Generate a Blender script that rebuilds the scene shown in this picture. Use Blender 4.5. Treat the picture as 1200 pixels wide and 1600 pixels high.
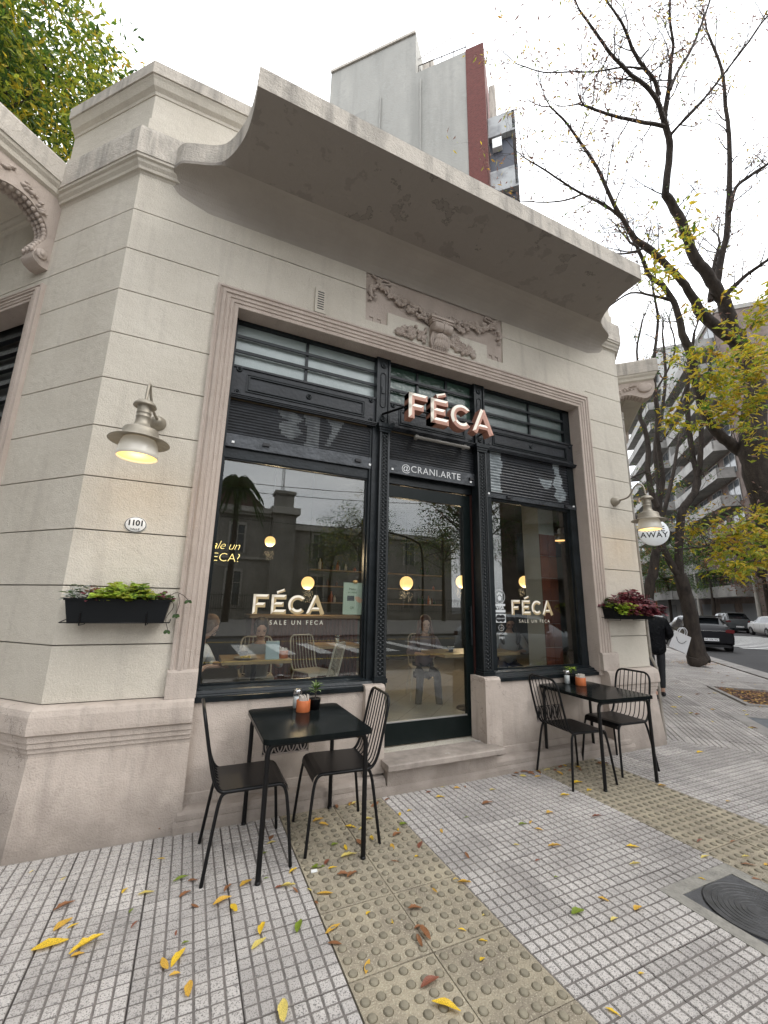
import bpy, math, random
import numpy as np
from mathutils import Vector, Matrix
rnd = random.Random(7)
PI = math.pi
S2 = 2 ** -.5
for o in list(bpy.data.objects): bpy.data.objects.remove(o)
scn = bpy.context.scene
C = scn.collection
# ------------------------------------------------------------------ camera
EYE = 1.546
FPX = 646.747
yaw, pitch, roll = 0.423013, 0.220134, 0.0207182
fwd = np.array([math.sin(yaw) * math.cos(pitch), math.cos(yaw) * math.cos(pitch), math.sin(pitch)])
rgt0 = np.array([math.cos(yaw), -math.sin(yaw), 0.0]); up0 = np.cross(rgt0, fwd)
cr, sr = math.cos(roll), math.sin(roll)
rgt = cr * rgt0 + sr * up0; upv = -sr * rgt0 + cr * up0
cam = bpy.data.cameras.new('camera'); camo = bpy.data.objects.new('camera', cam); C.objects.link(camo)
camo.matrix_world = Matrix([[rgt[0], upv[0], -fwd[0], 0], [rgt[1], upv[1], -fwd[1], 0], [rgt[2], upv[2], -fwd[2], EYE], [0, 0, 0, 1]])
cam.sensor_fit = 'HORIZONTAL'; cam.sensor_width = 36; cam.lens = 36 * FPX / 1200
cam.clip_start = .05; cam.clip_end = 1200
scn.camera = camo
# ------------------------------------------------------------------ sky, sun, exposure
SUN_EL, SUN_AZ = math.radians(40), math.radians(126)   # azimuth from +Y clockwise
world = bpy.data.worlds.new('World'); scn.world = world; world.use_nodes = True
wn, wl = world.node_tree.nodes, world.node_tree.links
wn.clear()
sky = wn.new('ShaderNodeTexSky'); sky.sky_type = 'NISHITA'; sky.sun_disc = False
sky.sun_elevation = SUN_EL; sky.sun_rotation = SUN_AZ; sky.dust_density = 3
tc = wn.new('ShaderNodeTexCoord')
mp = wn.new('ShaderNodeMapping'); mp.inputs['Scale'].default_value = (1.2, 1.2, 3.0)
cn = wn.new('ShaderNodeTexNoise'); cn.inputs['Scale'].default_value = 2.2; cn.inputs['Detail'].default_value = 6; cn.inputs['Roughness'].default_value = .55
cr_ = wn.new('ShaderNodeValToRGB')
cr_.color_ramp.elements[0].position = .32; cr_.color_ramp.elements[0].color = (12.0, 12.6, 13.4, 1)
cr_.color_ramp.elements[1].position = .66; cr_.color_ramp.elements[1].color = (17.0, 17.1, 17.3, 1)
mx = wn.new('ShaderNodeMix'); mx.data_type = 'RGBA'; mx.inputs[0].default_value = .93
bg = wn.new('ShaderNodeBackground'); bg.inputs['Strength'].default_value = .14
out = wn.new('ShaderNodeOutputWorld')
wl.new(tc.outputs['Generated'], mp.inputs[0]); wl.new(mp.outputs[0], cn.inputs['Vector'])
wl.new(cn.outputs['Fac'], cr_.inputs[0]); wl.new(sky.outputs[0], mx.inputs[6]); wl.new(cr_.outputs[0], mx.inputs[7])
wl.new(mx.outputs[2], bg.inputs['Color']); wl.new(bg.outputs[0], out.inputs[0])
sl = bpy.data.lights.new('sun', 'SUN'); sl.energy = 1.9; sl.angle = math.radians(30); sl.color = (1, .965, .91)
so = bpy.data.objects.new('sun', sl); C.objects.link(so)
sd = Vector((math.sin(SUN_AZ) * math.cos(SUN_EL), math.cos(SUN_AZ) * math.cos(SUN_EL), math.sin(SUN_EL)))
so.rotation_euler = sd.to_track_quat('Z', 'Y').to_euler(); so.location = (4, -8, 12)
scn.view_settings.view_transform = 'Standard'; scn.view_settings.look = 'None'
scn.view_settings.exposure = 0.34; scn.view_settings.gamma = 1; scn.view_settings.use_curve_mapping = False
scn.render.engine = 'CYCLES'
scn.cycles.max_bounces = 7; scn.cycles.transparent_max_bounces = 16

# ------------------------------------------------------------------ picture <-> place helpers (calibration of the real camera)
def ray(x, y):
    d = FPX * fwd + (x - 600) * rgt - (y - 800) * upv
    return d
def atY(x, y, Y):
    d = ray(x, y); t = Y / d[1]; return Vector((d[0] * t, Y, EYE + d[2] * t))
def atD(x, y, D):
    d = ray(x, y) / FPX * D; return Vector((d[0], d[1], EYE + d[2]))
def atZ(x, y, z=0.0):
    d = ray(x, y); t = (z - EYE) / d[2]; return Vector((d[0] * t, d[1] * t, z))
# frames of the three walls
CL = Vector((-.82, 3.58, 0)); CR = Vector((5.29, 3.58, 0))
def LW(t, off=0., z=0.): return Vector((CL.x - S2 * t - S2 * off, CL.y + S2 * t - S2 * off, z))
def RW(t, off=0., z=0.): return Vector((CR.x + S2 * t + S2 * off, CR.y + S2 * t - S2 * off, z))
def ST(s, l, z=0.):      # street frame: s along the right street, l across it
    return Vector((5.29 + S2 * (s + l), 3.58 + S2 * (s - l), z))

# ------------------------------------------------------------------ materials
MATS = {}
def mat(name, col, rough=.6, metal=0., col2=None, nscale=3., lo=.35, hi=.65, bump=0., bscale=60., stretch=(1, 1, 1),
        rand=0., emit=None, estr=0., spec=.5, trans=0., coat=0., bump2=0., bscale2=8., speck=None, sscale=300., slo=.5, shi=.6):
    if name in MATS: return MATS[name]
    m = bpy.data.materials.new(name); m.use_nodes = True
    nt = m.node_tree; n = nt.nodes; l = nt.links; b = n['Principled BSDF']
    b.inputs['Roughness'].default_value = rough; b.inputs['Metallic'].default_value = metal
    b.inputs['Specular IOR Level'].default_value = spec
    if coat: b.inputs['Coat Weight'].default_value = coat; b.inputs['Coat Roughness'].default_value = .05
    tc = n.new('ShaderNodeTexCoord')
    if rand:      # each tile gets its own piece of the pattern
        oi_ = n.new('ShaderNodeObjectInfo'); ml = n.new('ShaderNodeVectorMath'); ml.operation = 'SCALE'; cv = n.new('ShaderNodeCombineXYZ')
        for i_ in range(3): l.new(oi_.outputs['Random'], cv.inputs[i_])
        l.new(cv.outputs[0], ml.inputs[0]); ml.inputs['Scale'].default_value = 61.
        va = n.new('ShaderNodeVectorMath'); va.operation = 'ADD'; l.new(tc.outputs['Object'], va.inputs[0]); l.new(ml.outputs[0], va.inputs[1])
        class TCX: outputs = {'Object': va.outputs[0]}
        tc = TCX
    colout = None
    def rgb(c):
        r = n.new('ShaderNodeRGB'); r.outputs[0].default_value = (*c, 1); return r.outputs[0]
    colout = rgb(col)
    if col2 is not None:
        mpn = n.new('ShaderNodeMapping'); mpn.inputs['Scale'].default_value = stretch
        l.new(tc.outputs['Object'], mpn.inputs[0])
        no = n.new('ShaderNodeTexNoise'); no.inputs['Scale'].default_value = nscale; no.inputs['Detail'].default_value = 7; no.inputs['Roughness'].default_value = .62
        l.new(mpn.outputs[0], no.inputs['Vector'])
        rp = n.new('ShaderNodeMapRange'); rp.inputs[1].default_value = lo; rp.inputs[2].default_value = hi
        l.new(no.outputs['Fac'], rp.inputs[0])
        mi = n.new('ShaderNodeMix'); mi.data_type = 'RGBA'
        l.new(rp.outputs[0], mi.inputs[0]); l.new(colout, mi.inputs[6]); mi.inputs[7].default_value = (*col2, 1)
        colout = mi.outputs[2]
    if speck is not None:
        no = n.new('ShaderNodeTexNoise'); no.inputs['Scale'].default_value = sscale; no.inputs['Detail'].default_value = 3
        l.new(tc.outputs['Object'], no.inputs['Vector'])
        rp = n.new('ShaderNodeMapRange'); rp.inputs[1].default_value = slo; rp.inputs[2].default_value = shi
        l.new(no.outputs['Fac'], rp.inputs[0])
        mi = n.new('ShaderNodeMix'); mi.data_type = 'RGBA'
        l.new(rp.outputs[0], mi.inputs[0]); l.new(colout, mi.inputs[6]); mi.inputs[7].default_value = (*speck, 1)
        colout = mi.outputs[2]
    if rand:
        oi = n.new('ShaderNodeObjectInfo'); mr = n.new('ShaderNodeMapRange')
        mr.inputs[3].default_value = 1 - rand; mr.inputs[4].default_value = 1 + rand
        l.new(oi.outputs['Random'], mr.inputs[0])
        mu = n.new('ShaderNodeMix'); mu.data_type = 'RGBA'; mu.blend_type = 'MULTIPLY'; mu.inputs[0].default_value = 1
        cb = n.new('ShaderNodeCombineColor')
        for i in range(3): l.new(mr.outputs[0], cb.inputs[i])
        l.new(colout, mu.inputs[6]); l.new(cb.outputs[0], mu.inputs[7]); colout = mu.outputs[2]
    l.new(colout, b.inputs['Base Color'])
    if emit is not None:
        b.inputs['Emission Color'].default_value = (*emit, 1); b.inputs['Emission Strength'].default_value = estr
    if trans: b.inputs['Transmission Weight'].default_value = trans
    prev = None
    for bs, bc in ((bump, bscale), (bump2, bscale2)):
        if bs:
            no = n.new('ShaderNodeTexNoise'); no.inputs['Scale'].default_value = bc; no.inputs['Detail'].default_value = 4
            l.new(tc.outputs['Object'], no.inputs['Vector'])
            bp = n.new('ShaderNodeBump'); bp.inputs['Strength'].default_value = bs; bp.inputs['Distance'].default_value = .01 if bc > 30 else .03
            l.new(no.outputs['Fac'], bp.inputs['Height'])
            if prev: l.new(prev, bp.inputs['Normal'])
            prev = bp.outputs[0]
    if prev: l.new(prev, b.inputs['Normal'])
    MATS[name] = m
    return m
def leafmat(name, col, tr=.5):
    if name in MATS: return MATS[name]
    m = bpy.data.materials.new(name); m.use_nodes = True
    n = m.node_tree.nodes; l = m.node_tree.links; n.clear()
    d = n.new('ShaderNodeBsdfPrincipled'); t = n.new('ShaderNodeBsdfTranslucent'); mx = n.new('ShaderNodeMixShader'); o = n.new('ShaderNodeOutputMaterial')
    tc = n.new('ShaderNodeTexCoord'); no = n.new('ShaderNodeTexNoise'); no.inputs['Scale'].default_value = 45; no.inputs['Detail'].default_value = 3
    l.new(tc.outputs['Object'], no.inputs['Vector'])
    mi = n.new('ShaderNodeMix'); mi.data_type = 'RGBA'
    mi.inputs[6].default_value = (*[c * .62 for c in col], 1); mi.inputs[7].default_value = (*[min(1, c * 1.25) for c in col], 1)
    rp = n.new('ShaderNodeMapRange'); rp.inputs[1].default_value = .38; rp.inputs[2].default_value = .6
    l.new(no.outputs['Fac'], rp.inputs[0]); l.new(rp.outputs[0], mi.inputs[0])
    l.new(mi.outputs[2], d.inputs['Base Color']); l.new(mi.outputs[2], t.inputs['Color']); d.inputs['Roughness'].default_value = .5
    mx.inputs[0].default_value = tr
    l.new(d.outputs[0], mx.inputs[1]); l.new(t.outputs[0], mx.inputs[2]); l.new(mx.outputs[0], o.inputs[0])
    MATS[name] = m; return m
def glassmat(name, tint=(.93, .95, .94), k=1., rough=0.0):
    if name in MATS: return MATS[name]
    m = bpy.data.materials.new(name); m.use_nodes = True
    n = m.node_tree.nodes; l = m.node_tree.links; n.clear()
    g = n.new('ShaderNodeBsdfGlossy'); g.inputs['Roughness'].default_value = rough
    t = n.new('ShaderNodeBsdfTransparent'); t.inputs['Color'].default_value = (*tint, 1)
    ge = n.new('ShaderNodeNewGeometry')
    dt = n.new('ShaderNodeVectorMath'); dt.operation = 'DOT_PRODUCT'
    l.new(ge.outputs['Incoming'], dt.inputs[0]); l.new(ge.outputs['Normal'], dt.inputs[1])
    ab = n.new('ShaderNodeMath'); ab.operation = 'ABSOLUTE'; l.new(dt.outputs['Value'], ab.inputs[0])
    su = n.new('ShaderNodeMath'); su.operation = 'SUBTRACT'; su.inputs[0].default_value = 1; l.new(ab.outputs[0], su.inputs[1])
    po = n.new('ShaderNodeMath'); po.operation = 'POWER'; po.inputs[1].default_value = 5; l.new(su.outputs[0], po.inputs[0])
    ma = n.new('ShaderNodeMath'); ma.operation = 'MULTIPLY_ADD'; ma.inputs[1].default_value = .95 * k; ma.inputs[2].default_value = .045 * k; l.new(po.outputs[0], ma.inputs[0])
    mx = n.new('ShaderNodeMixShader'); o = n.new('ShaderNodeOutputMaterial')
    l.new(ma.outputs[0], mx.inputs[0]); l.new(t.outputs[0], mx.inputs[1]); l.new(g.outputs[0], mx.inputs[2]); l.new(mx.outputs[0], o.inputs[0])
    MATS[name] = m; return m

STUC = mat('stucco_cream', (.60, .555, .475), .85, col2=(.52, .475, .40), nscale=1.3, bump=.6, bscale=120, bump2=.25, bscale2=14, speck=(.66, .61, .53), sscale=140, slo=.55, shi=.7)
STUCP = mat('stucco_pinkish', (.50, .425, .37), .85, col2=(.42, .35, .30), nscale=4, stretch=(1, 1, .4), bump=.8, bscale=120, bump2=.3, bscale2=12)
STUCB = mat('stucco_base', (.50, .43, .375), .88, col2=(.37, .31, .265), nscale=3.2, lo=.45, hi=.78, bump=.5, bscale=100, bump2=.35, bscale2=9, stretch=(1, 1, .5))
GROOVE = mat('joint_mortar', (.30, .27, .23), .95)  # darker core wall seen in the open joints
CONC = mat('weathered_cement', (.52, .475, .415), .9, col2=(.25, .23, .205), nscale=6, stretch=(1, 1, .22), lo=.47, hi=.78, bump=.9, bscale=70, bump2=.5, bscale2=10)
SOFF = mat('soffit_shaded_peeling_paint', (.29, .26, .228), .9, col2=(.245, .22, .195), nscale=4.5, lo=.57, hi=.60, bump=.4, bscale=60, bump2=.5, bscale2=9)  # base tone carries the soffit's shade; flake outlines are real peeling
def add_edges(m, scale, centre, width, colr):
    """thin irregular crack / flake outlines where a noise crosses one level"""
    n = m.node_tree.nodes; l = m.node_tree.links; b = n['Principled BSDF']; src = b.inputs['Base Color'].links[0].from_socket
    tc = n.new('ShaderNodeTexCoord'); no = n.new('ShaderNodeTexNoise'); no.inputs['Scale'].default_value = scale; no.inputs['Detail'].default_value = 9; no.inputs['Roughness'].default_value = .6
    l.new(tc.outputs['Object'], no.inputs['Vector'])
    a = n.new('ShaderNodeMath'); a.operation = 'SUBTRACT'; a.inputs[1].default_value = centre; l.new(no.outputs['Fac'], a.inputs[0])
    c = n.new('ShaderNodeMath'); c.operation = 'ABSOLUTE'; l.new(a.outputs[0], c.inputs[0])
    r = n.new('ShaderNodeMapRange'); r.inputs[1].default_value = width; r.inputs[2].default_value = width * .3; l.new(c.outputs[0], r.inputs[0])
    n2 = n.new('ShaderNodeTexNoise'); n2.inputs['Scale'].default_value = scale * .35; l.new(tc.outputs['Object'], n2.inputs['Vector'])
    r2_ = n.new('ShaderNodeMapRange'); r2_.inputs[1].default_value = .5; r2_.inputs[2].default_value = .62; l.new(n2.outputs['Fac'], r2_.inputs[0])
    mu = n.new('ShaderNodeMath'); mu.operation = 'MULTIPLY'; l.new(r.outputs[0], mu.inputs[0]); l.new(r2_.outputs[0], mu.inputs[1])
    mi = n.new('ShaderNodeMix'); mi.data_type = 'RGBA'; mi.inputs[7].default_value = (*colr, 1); l.new(mu.outputs[0], mi.inputs[0]); l.new(src, mi.inputs[6]); l.new(mi.outputs[2], b.inputs['Base Color'])
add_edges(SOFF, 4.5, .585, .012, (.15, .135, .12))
add_edges(STUCB, 2.2, .52, .0035, (.20, .165, .14))
def add_streaks(m, colr, amt, sx=7., sz=.5, lo=.56, hi=.74):
    """rain streaks running down the face"""
    n = m.node_tree.nodes; l = m.node_tree.links; b = n['Principled BSDF']; src = b.inputs['Base Color'].links[0].from_socket
    tc = n.new('ShaderNodeTexCoord'); mp_ = n.new('ShaderNodeMapping'); mp_.inputs['Scale'].default_value = (sx, sx, sz); l.new(tc.outputs['Object'], mp_.inputs[0])
    no = n.new('ShaderNodeTexNoise'); no.inputs['Scale'].default_value = 1.; no.inputs['Detail'].default_value = 5; l.new(mp_.outputs[0], no.inputs['Vector'])
    r = n.new('ShaderNodeMapRange'); r.inputs[1].default_value = lo; r.inputs[2].default_value = hi; r.inputs[4].default_value = amt; l.new(no.outputs['Fac'], r.inputs[0])
    mi = n.new('ShaderNodeMix'); mi.data_type = 'RGBA'; mi.inputs[7].default_value = (*colr, 1); l.new(r.outputs[0], mi.inputs[0]); l.new(src, mi.inputs[6]); l.new(mi.outputs[2], b.inputs['Base Color'])
def add_foot_darkening(m, colr, z1, amt):
    """darkens the colour towards the foot, broken up by noise"""
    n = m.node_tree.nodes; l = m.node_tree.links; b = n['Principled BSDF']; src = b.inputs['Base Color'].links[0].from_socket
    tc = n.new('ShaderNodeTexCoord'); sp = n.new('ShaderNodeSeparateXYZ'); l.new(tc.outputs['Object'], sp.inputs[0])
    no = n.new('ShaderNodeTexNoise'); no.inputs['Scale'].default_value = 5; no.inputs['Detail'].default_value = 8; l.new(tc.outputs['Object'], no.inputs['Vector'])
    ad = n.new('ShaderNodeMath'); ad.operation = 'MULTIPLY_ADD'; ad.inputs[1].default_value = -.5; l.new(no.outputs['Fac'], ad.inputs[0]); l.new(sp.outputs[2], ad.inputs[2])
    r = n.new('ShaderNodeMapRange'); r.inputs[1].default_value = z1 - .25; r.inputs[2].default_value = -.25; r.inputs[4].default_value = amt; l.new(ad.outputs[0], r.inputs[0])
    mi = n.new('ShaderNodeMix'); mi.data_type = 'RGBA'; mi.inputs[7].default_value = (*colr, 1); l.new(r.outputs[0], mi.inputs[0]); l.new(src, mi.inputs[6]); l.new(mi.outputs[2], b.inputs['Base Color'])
add_foot_darkening(STUCB, (.20, .17, .145), .38, .75); add_streaks(STUCB, (.27, .23, .20), .5, 11, 1.2, .55, .72)  # darker towards the foot, with rain streaks over it
add_streaks(STUC, (.40, .36, .31), .45)
IRON = mat('black_iron_paint', (.006, .0085, .0095), .3, col2=(.013, .017, .02), nscale=9, bump=.3, bscale=35, spec=.28)
IRONS = mat('dark_iron_shutter', (.018, .021, .026), .38, spec=.35, col2=(.007, .008, .010), nscale=7, bump=.15, bscale=30)
DOORP = mat('door_black_green_paint', (.004, .008, .0075), .3, col2=(.007, .011, .011), nscale=5, spec=.2)
BLK = mat('black_powder_coat', (.006, .006, .0065), .34, bump=.08, bscale=200, spec=.25)
BLKTOP = mat('black_table_sheet', (.007, .009, .009), .16, col2=(.016, .018, .018), nscale=9, lo=.5, hi=.8, spec=.14)
GLASS = glassmat('window_glass', (.92, .95, .94), 2.0)
GLASSD = glassmat('dark_window_glass', (.25, .27, .28))
BLKTOP.node_tree.nodes['Principled BSDF'].inputs['IOR'].default_value = 1.22
TILE = mat('grey_granite_paving', (.55, .515, .485), .85, col2=(.36, .335, .315), nscale=2.2, speck=(.16, .15, .142), sscale=170, slo=.50, shi=.66, rand=.12, bump=.5, bscale=200)
JOINT = mat('paving_joint_grime', (.20, .18, .165), .95, col2=(.12, .108, .10), nscale=6)
TACT = mat('tactile_ochre_concrete', (.375, .325, .235), .9, col2=(.24, .205, .155), nscale=5, speck=(.46, .42, .32), sscale=150, slo=.55, shi=.7, rand=.08, bump=.9, bscale=110)
TACTB = mat('tactile_stud_worn', (.26, .232, .17), .9, col2=(.17, .15, .11), nscale=9, bump=.3, bscale=160)
ASPH = mat('asphalt', (.046, .045, .046), .9, col2=(.032, .031, .032), nscale=1.2, speck=(.085, .085, .085), sscale=90, slo=.55, shi=.66, bump=.4, bscale=120)
KERB = mat('kerb_concrete', (.33, .31, .29), .9, col2=(.23, .215, .2), nscale=3, bump=.3, bscale=70)
PAINTW = mat('worn_white_road_paint', (.72, .72, .70), .8, col2=(.3, .3, .29), nscale=7, lo=.5, hi=.72)
WHITE = mat('white_enamel', (.83, .84, .83), .25)
BLACKINK = mat('black_ink', (.01, .01, .012), .5)
TACTR = mat('stud_ring_dark', (.12, .10, .065), .95)  # darker ring at the foot of each stud
NICK = mat('brushed_warm_nickel', (.36, .325, .265), .5, metal=.45, col2=(.29, .26, .21), nscale=20, bump=.05, bscale=50)
CREAM = mat('letter_cream', (.86, .80, .68), .4)
TAN = mat('letter_gold_tan', (.42, .32, .17), .45)
PINK = mat('letter_salmon', (.55, .31, .24), .45)
PINKD = mat('letter_side_terracotta', (.36, .17, .12), .5)
TERRA = mat('terracotta_pot', (.60, .17, .055), .55, col2=(.45, .12, .04), nscale=12)
add_streaks(CONC, (.20, .185, .165), .6, 9, .8, .55, .7)
BARK = mat('tree_bark', (.060, .047, .038), .95, col2=(.026, .020, .017), nscale=9, stretch=(1, 1, .25), bump=.9, bscale=45, bump2=.6, bscale2=12)
TWIG = mat('twig_bark', (.055, .044, .038), .9)
LY = leafmat('leaf_yellow', (.58, .44, .035)); LO = leafmat('leaf_orange', (.46, .26, .04)); LG = leafmat('leaf_green', (.09, .17, .025))
LYG = leafmat('leaf_lime', (.32, .36, .04)); LB = leafmat('leaf_brown', (.23, .105, .05)); LGD = leafmat('leaf_deep_green', (.045, .095, .02)); LPK = leafmat('leaf_dusty_rose', (.23, .135, .105))
LPUR = leafmat('leaf_burgundy', (.11, .018, .03), .3); LCH = leafmat('leaf_chartreuse', (.33, .46, .05), .4); LSIL = leafmat('leaf_silver_grey', (.35, .36, .33), .3)

# ------------------------------------------------------------------ mesh builder
class MB:
    def __init__(s): s.v = []; s.f = []; s.m = []; s.s = []; s.M = Matrix.Identity(4); s.cur = 0; s.smooth = False
    def add(s, vs, fs, mi=None, smooth=None):
        b = len(s.v)
        for p in vs: s.v.append((s.M @ Vector(p))[:])
        for f in fs: s.f.append([b + i for i in f]); s.m.append(s.cur if mi is None else mi); s.s.append(s.smooth if smooth is None else smooth)
        return s
    def box(s, x0, x1, y0, y1, z0, z1, mi=None):
        v = [(x0, y0, z0), (x1, y0, z0), (x1, y1, z0), (x0, y1, z0), (x0, y0, z1), (x1, y0, z1), (x1, y1, z1), (x0, y1, z1)]
        return s.add(v, [(0, 3, 2, 1), (4, 5, 6, 7), (0, 1, 5, 4), (1, 2, 6, 5), (2, 3, 7, 6), (3, 0, 4, 7)], mi, False)
    def prism(s, pts, d0, d1, ax='y', mi=None):     # pts in the plane across axis ax
        n = len(pts)
        if ax == 'y': f = lambda p, d: (p[0], d, p[1])
        elif ax == 'z': f = lambda p, d: (p[0], p[1], d)
        else: f = lambda p, d: (d, p[0], p[1])
        v = [f(p, d0) for p in pts] + [f(p, d1) for p in pts]
        fs = [list(range(n)), list(range(2 * n - 1, n - 1, -1))] + [[i, i + n, (i + 1) % n + n, (i + 1) % n] for i in range(n)]
        return s.add(v, fs, mi, False)
    def tube(s, pts, r, seg=8, mi=None, caps=True, closed=False):
        pts = [Vector(p) for p in pts]; n = len(pts)
        rs = r if isinstance(r, (list, tuple)) else [r] * n
        vs = []; fs = []
        t0 = (pts[1] - pts[0]).normalized()
        a = t0.orthogonal().normalized()
        for i, p in enumerate(pts):
            if closed: t = (pts[(i + 1) % n] - pts[i - 1]).normalized()
            elif i == 0: t = t0
            elif i == n - 1: t = (pts[-1] - pts[-2]).normalized()
            else:
                t = (pts[i + 1] - pts[i]).normalized() + (pts[i] - pts[i - 1]).normalized()
                t = t.normalized() if t.length > 1e-6 else t0
            a = (a - t * a.dot(t)); a = a.normalized() if a.length > 1e-6 else t.orthogonal().normalized()
            b = t.cross(a)
            for k in range(seg):
                an = 2 * PI * k / seg; vs.append(p + (a * math.cos(an) + b * math.sin(an)) * rs[i])
        m = n if closed else n - 1
        for i in range(m):
            j = (i + 1) % n
            for k in range(seg):
                k2 = (k + 1) % seg; fs.append((i * seg + k, i * seg + k2, j * seg + k2, j * seg + k))
        s.add(vs, fs, mi, True)
        if caps and not closed:
            s.add(vs[:seg], [list(range(seg - 1, -1, -1))], mi, False); s.add(vs[-seg:], [list(range(seg))], mi, False)
        return s
    def lathe(s, prof, c=(0, 0, 0), seg=24, mi=None, axis='z', smooth=True):
        vs = []; fs = []; n = len(prof)
        for (r, z) in prof:
            for k in range(seg):
                an = 2 * PI * k / seg; x, y = r * math.cos(an), r * math.sin(an)
                if axis == 'z': p = (c[0] + x, c[1] + y, c[2] + z)
                elif axis == 'y': p = (c[0] + x, c[1] + z, c[2] + y)
                else: p = (c[0] + z, c[1] + x, c[2] + y)
                vs.append(p)
        for i in range(n - 1):
            for k in range(seg):
                k2 = (k + 1) % seg; fs.append((i * seg + k, i * seg + k2, (i + 1) * seg + k2, (i + 1) * seg + k))
        return s.add(vs, fs, mi, smooth)
    def sphere(s, c, r, seg=12, rings=8, mi=None, sc=(1, 1, 1)):
        prof = [(max(1e-4, r * math.sin(PI * i / rings)), -r * math.cos(PI * i / rings)) for i in range(rings + 1)]
        old = s.M; s.M = s.M @ Matrix.Translation(c) @ Matrix.Diagonal((*sc, 1)); s.lathe(prof, seg=seg, mi=mi); s.M = old; return s
    def sweep(s, path, prof, mi=None, closed_prof=True, closed_path=False, caps=True):
        """path: list of (x,y); outward is to the right of travel; prof: list of (off, z)"""
        P = [Vector((p[0], p[1])) for p in path]; n = len(P); np_ = len(prof); vs = []
        for i in range(n):
            def nrm(a, b): d = (b - a).normalized(); return Vector((d.y, -d.x))
            if i == 0: m = nrm(P[0], P[1])
            elif i == n - 1: m = nrm(P[-2], P[-1])
            else:
                n1, n2 = nrm(P[i - 1], P[i]), nrm(P[i], P[i + 1]); m = (n1 + n2); m = m / max(.2, m.dot(n1))
            for (o, z) in prof: q = P[i] + m * o; vs.append((q.x, q.y, z))
        fs = []
        for i in range(n - 1):
            for k in range(np_ if closed_prof else np_ - 1):
                k2 = (k + 1) % np_; fs.append((i * np_ + k, (i + 1) * np_ + k, (i + 1) * np_ + k2, i * np_ + k2))
        s.add(vs, fs, mi, False)
        if caps and closed_prof:
            s.add(vs[:np_], [list(range(np_))], mi, False); s.add(vs[-np_:], [list(range(np_ - 1, -1, -1))], mi, False)
        return s
    def build(s, name, mats, parent=None, loc=None, label=None, kind=None):
        me = bpy.data.meshes.new(name)
        o_ = Vector(loc) if loc is not None else Vector((0, 0, 0))
        vs = s.v if loc is None else [(v[0] - o_[0], v[1] - o_[1], v[2] - o_[2]) for v in s.v]
        me.from_pydata(vs, [], s.f)
        if not isinstance(mats, (list, tuple)): mats = [mats]
        for m in mats: me.materials.append(m)
        if len(mats) > 1: me.polygons.foreach_set('material_index', s.m)
        me.polygons.foreach_set('use_smooth', s.s)
        me.update()
        ob = bpy.data.objects.new(name, me); C.objects.link(ob)
        if parent is not None: ob.parent = parent
        if loc is not None and parent is None: ob.location = o_
        if label: ob['label'] = label
        if kind: ob['kind'] = kind
        return ob
def thing(name, label, cat, loc=(0, 0, 0), rotz=0., group=None):
    o = bpy.data.objects.new(name, None); C.objects.link(o); o.location = loc; o.rotation_euler = (0, 0, rotz)
    o.empty_display_size = .1
    o['label'] = label; o['category'] = cat
    if group: o['group'] = group
    return o
def tag(o, label, cat, group=None, kind=None):
    o['label'] = label; o['category'] = cat
    if group: o['group'] = group
    if kind: o['kind'] = kind
    return o
def copytree(o, parent=None):
    c = o.copy(); C.objects.link(c)
    if parent is not None: c.parent = parent
    for ch in list(o.children): copytree(ch, c)
    return c
def link(name, mesh, parent=None, loc=(0, 0, 0), rot=(0, 0, 0)):
    o = bpy.data.objects.new(name, mesh); C.objects.link(o); o.parent = parent; o.location = loc; o.rotation_euler = rot; return o
def textmesh(body, size, ext=.0005, shear=0., space=1., align='CENTER', bold=0.):
    cu = bpy.data.curves.new('t', 'FONT'); cu.body = body; cu.size = size; cu.extrude = ext; cu.shear = shear; cu.space_character = space
    cu.align_x = align; cu.align_y = 'CENTER'; cu.offset = bold; cu.resolution_u = 3
    o = bpy.data.objects.new('t', cu); C.objects.link(o)
    dg = bpy.context.evaluated_depsgraph_get()
    me = bpy.data.meshes.new_from_object(o.evaluated_get(dg)); bpy.data.objects.remove(o); bpy.data.curves.remove(cu)
    return me
def textobj(name, body, size, m, loc, rotz=0., parent=None, **k):
    me = textmesh(body, size, **k); me.materials.clear(); me.materials.append(m)
    o = bpy.data.objects.new(name, me); C.objects.link(o); o.parent = parent
    o.location = loc; o.rotation_euler = (PI / 2, 0, rotz); return o
def catmull(pts, n=6):
    P = [Vector(p) for p in pts]; P = [P[0] * 2 - P[1]] + P + [P[-1] * 2 - P[-2]]; out = []
    for i in range(1, len(P) - 2):
        for k in range(n):
            t = k / n; a, b, c, d = P[i - 1], P[i], P[i + 1], P[i + 2]
            out.append(.5 * ((2 * b) + (c - a) * t + (2 * a - 5 * b + 4 * c - d) * t * t + (3 * b - a - 3 * c + d) * t ** 3))
    out.append(P[-2]); return out
def inpoly(x, y, poly):
    c = False; n = len(poly); j = n - 1
    for i in range(n):
        xi, yi = poly[i]; xj, yj = poly[j]
        if (yi > y) != (yj > y) and x < (xj - xi) * (y - yi) / (yj - yi) + xi: c = not c
        j = i
    return c

#@@SETTING
# ================================================================== PAVEMENT, KERB, ROAD
pave = MB()
KP = [ST(300, 3.95), ST(1.5, 3.95), ST(-1.2, 3.75), Vector((5.4, -1.7, 0)), Vector((4.6, -2.0, 0)), Vector((-.2, -2.0, 0)), Vector((-1.1, -1.6, 0)), LW(1.5, 3.95), LW(60, 3.95)]
inner = [LW(60, -2), Vector((2.2, 8, 0)), ST(300, -6)]
poly = [(p.x, p.y) for p in KP + inner]
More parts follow.
